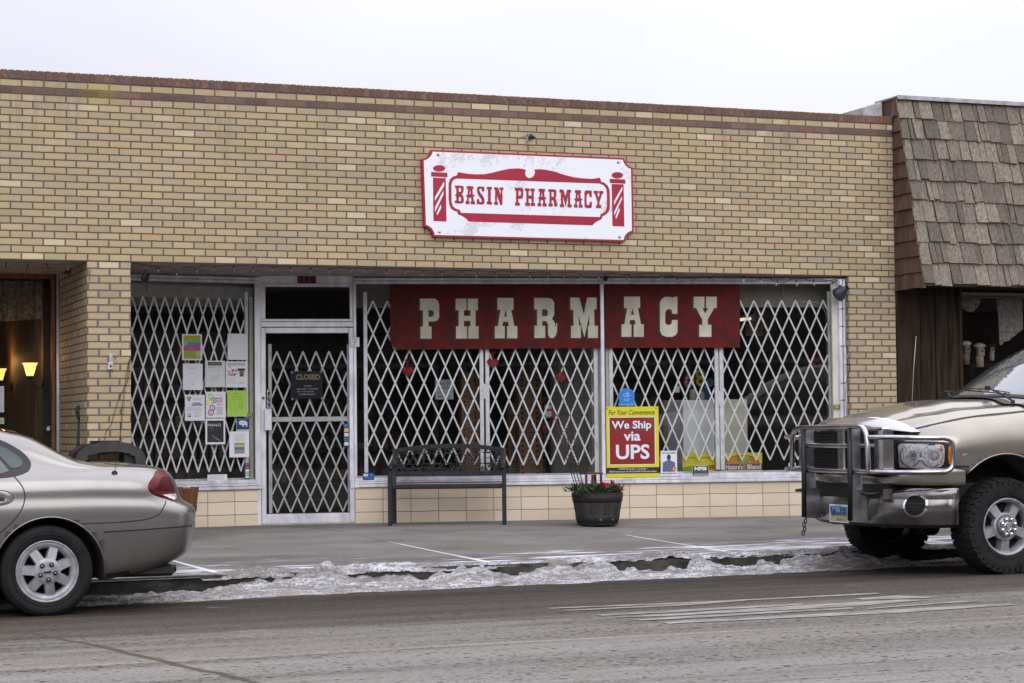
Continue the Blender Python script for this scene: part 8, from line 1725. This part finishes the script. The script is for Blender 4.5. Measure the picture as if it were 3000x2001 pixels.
def shelf(x0, x1, y, label, zs__, sd):
    R = thing('shelf_unit', label, 'shelves', ((x0+x1)/2, y, 0), 0, 'stocked shelves inside the pharmacy'); w = x1-x0; RR = random.Random(sd); b = MB(); b.box(-w/2, w/2, .28, .32, 0, 2.1, 0)
    for z in zs__: b.box(-w/2, w/2, 0, .28, z, z+.025, 0)
    b.build('frame', SHF, R); b = MB()
    for z in zs__:
        x = -w/2+.02
        while x < w/2-.1: ww = RR.uniform(.04, .14); hh = RR.uniform(.08, .24); b.box(x, x+ww, .04, .2, z+.026, z+.026+hh, RR.randint(0, 7), .004); x += ww+RR.uniform(.0, .05)
    b.build('goods', goods, R)
shelf(1.5, 2.9, 3.0, 'stocked shelves behind the left window gate', (.3, .65, 1.0, 1.35), 1); shelf(3.9, 5.6, 5.2, 'low stocked shelves deep behind the first gate', (.3, .7, 1.1, 1.5), 2); shelf(6.6, 8.0, 3.6, 'tall stocked shelves behind the third gate', (.4, .8, 1.2, 1.6, 1.95), 3); shelf(8.1, 9.4, 4.4, 'stocked shelves at the far right of the pharmacy', (.4, .8, 1.2, 1.6), 5)
# pink wreath, picture, strip light
P = at(2425, 1030, .95); 
WP = at(2415, 1040, .9); R = thing('wreath', 'dark wreath with bright pink flowers inside the far right gate', 'wreath', WP); o = sprigs('foliage', None, None, [(-.12, 0, .10, .12), (.0, 0, .18, .14), (.05, 0, -.05, .14), (-.1, 0, -.15, .12), (-.05, 0, -.28, .10)], 260, .10, [mat('dark_leaf', (.02,.03,.02), .8)], 8, R); b = MB(); RR = random.Random(6); PK = mat('pink_petals', (.42,.012,.07), .6)
for cx_, cz_ in ((-.03, .16), (.02, .12), (.05, .05), (-.10, -.02), (-.16, -.08), (-.08, -.12), (0, -.06), (.0, -.16), (-.2, -.12)):
    for k in range(9): a = RR.uniform(0, 6.3); r = RR.uniform(.02, .045); c_ = Vector((cx_+RR.uniform(-.03, .03), -.04, cz_+RR.uniform(-.03, .03))); b.face([c_, c_+Vector((r*cos(a), -.01, r*sin(a))), c_+Vector((r*cos(a+.7), 0, r*sin(a+.7)))])
b.build('pink_flowers', PK, R)
poster('framed_picture', 'tan framed picture inside behind the far right gate', 'picture', SR, 2185, 948, 2235, 984, [mat('frame_tan', (.40,.29,.19), .6), mat('frame_dark', (.10,.07,.05), .6)]*9, lambda b, W, H: [b.face([(W*x0, -.001, H*.15), (W*x1, -.001, H*.15), (W*x1, -.001, H*.85), (W*x0, -.001, H*.85)], 1) for x0, x1 in ((.12, .16), (.42, .46), (.80, .84))], d=1.6, th=.02)
A, B_ = at(2168, 937, 2.6), at(2258, 926, 4.6); R = thing('strip_light', 'lit ceiling strip light seen through the upper right of the window', 'ceiling light', A); b = MB(); b.tube([(0, 0, 0), B_-A], .018, 8); b.build('tube', mat('lit_tube', (.9,.8,.7), .5, emit=(1, .82, .68), es=.9), R); b = MB(); b.tube([Vector((0, 0, .06)), B_-A+Vector((0, 0, .06))], .04, 4); b.build('housing', SHF, R)
# cable on the inside of the right pane
b = MB(); P = [SR.px(u, v, .06) for u, v in ((2290, 838), (2300, 868), (2312, 878), (2340, 884), (2370, 884), (2400, 890), (2420, 920), (2432, 970), (2440, 995), (2458, 1003))]; O_ = Vector(SR.w(P[0][0], .06, P[0][1])); b.tube([SR.w(p[0], .06, p[1])-O_ for p in smooth_poly(P, 4, False)], .0042, 6); o = b.build('cable', mat('grey_cord', (.28,.27,.26), .6)); o.location = O_; tag(o, 'loose grey cord draped inside the top right of the window', 'cable')
# coloured clutter low in the window
for k, (u, v, c_, lab) in enumerate(((1364, 1288, ORNG, 'orange ball behind the bench top'), (1412, 1341, YEL, 'yellow ball behind the bench back'), (1366, 1227, BLUEI, 'blue ball behind the gate left of the paired posts'))):
    P = SR.px(u, v, .3); b = MB(); b.lathe([(.001, -.022), (.012, -.019), (.02, -.01), (.022, 0), (.02, .01), (.012, .019), (.001, .022)], 14, 0, None, caps=False); o = b.build('toy_ball', c_); o.location = SR.w(P[0], .3, P[1]); tag(o, lab, 'ball', 'small coloured balls in the window')
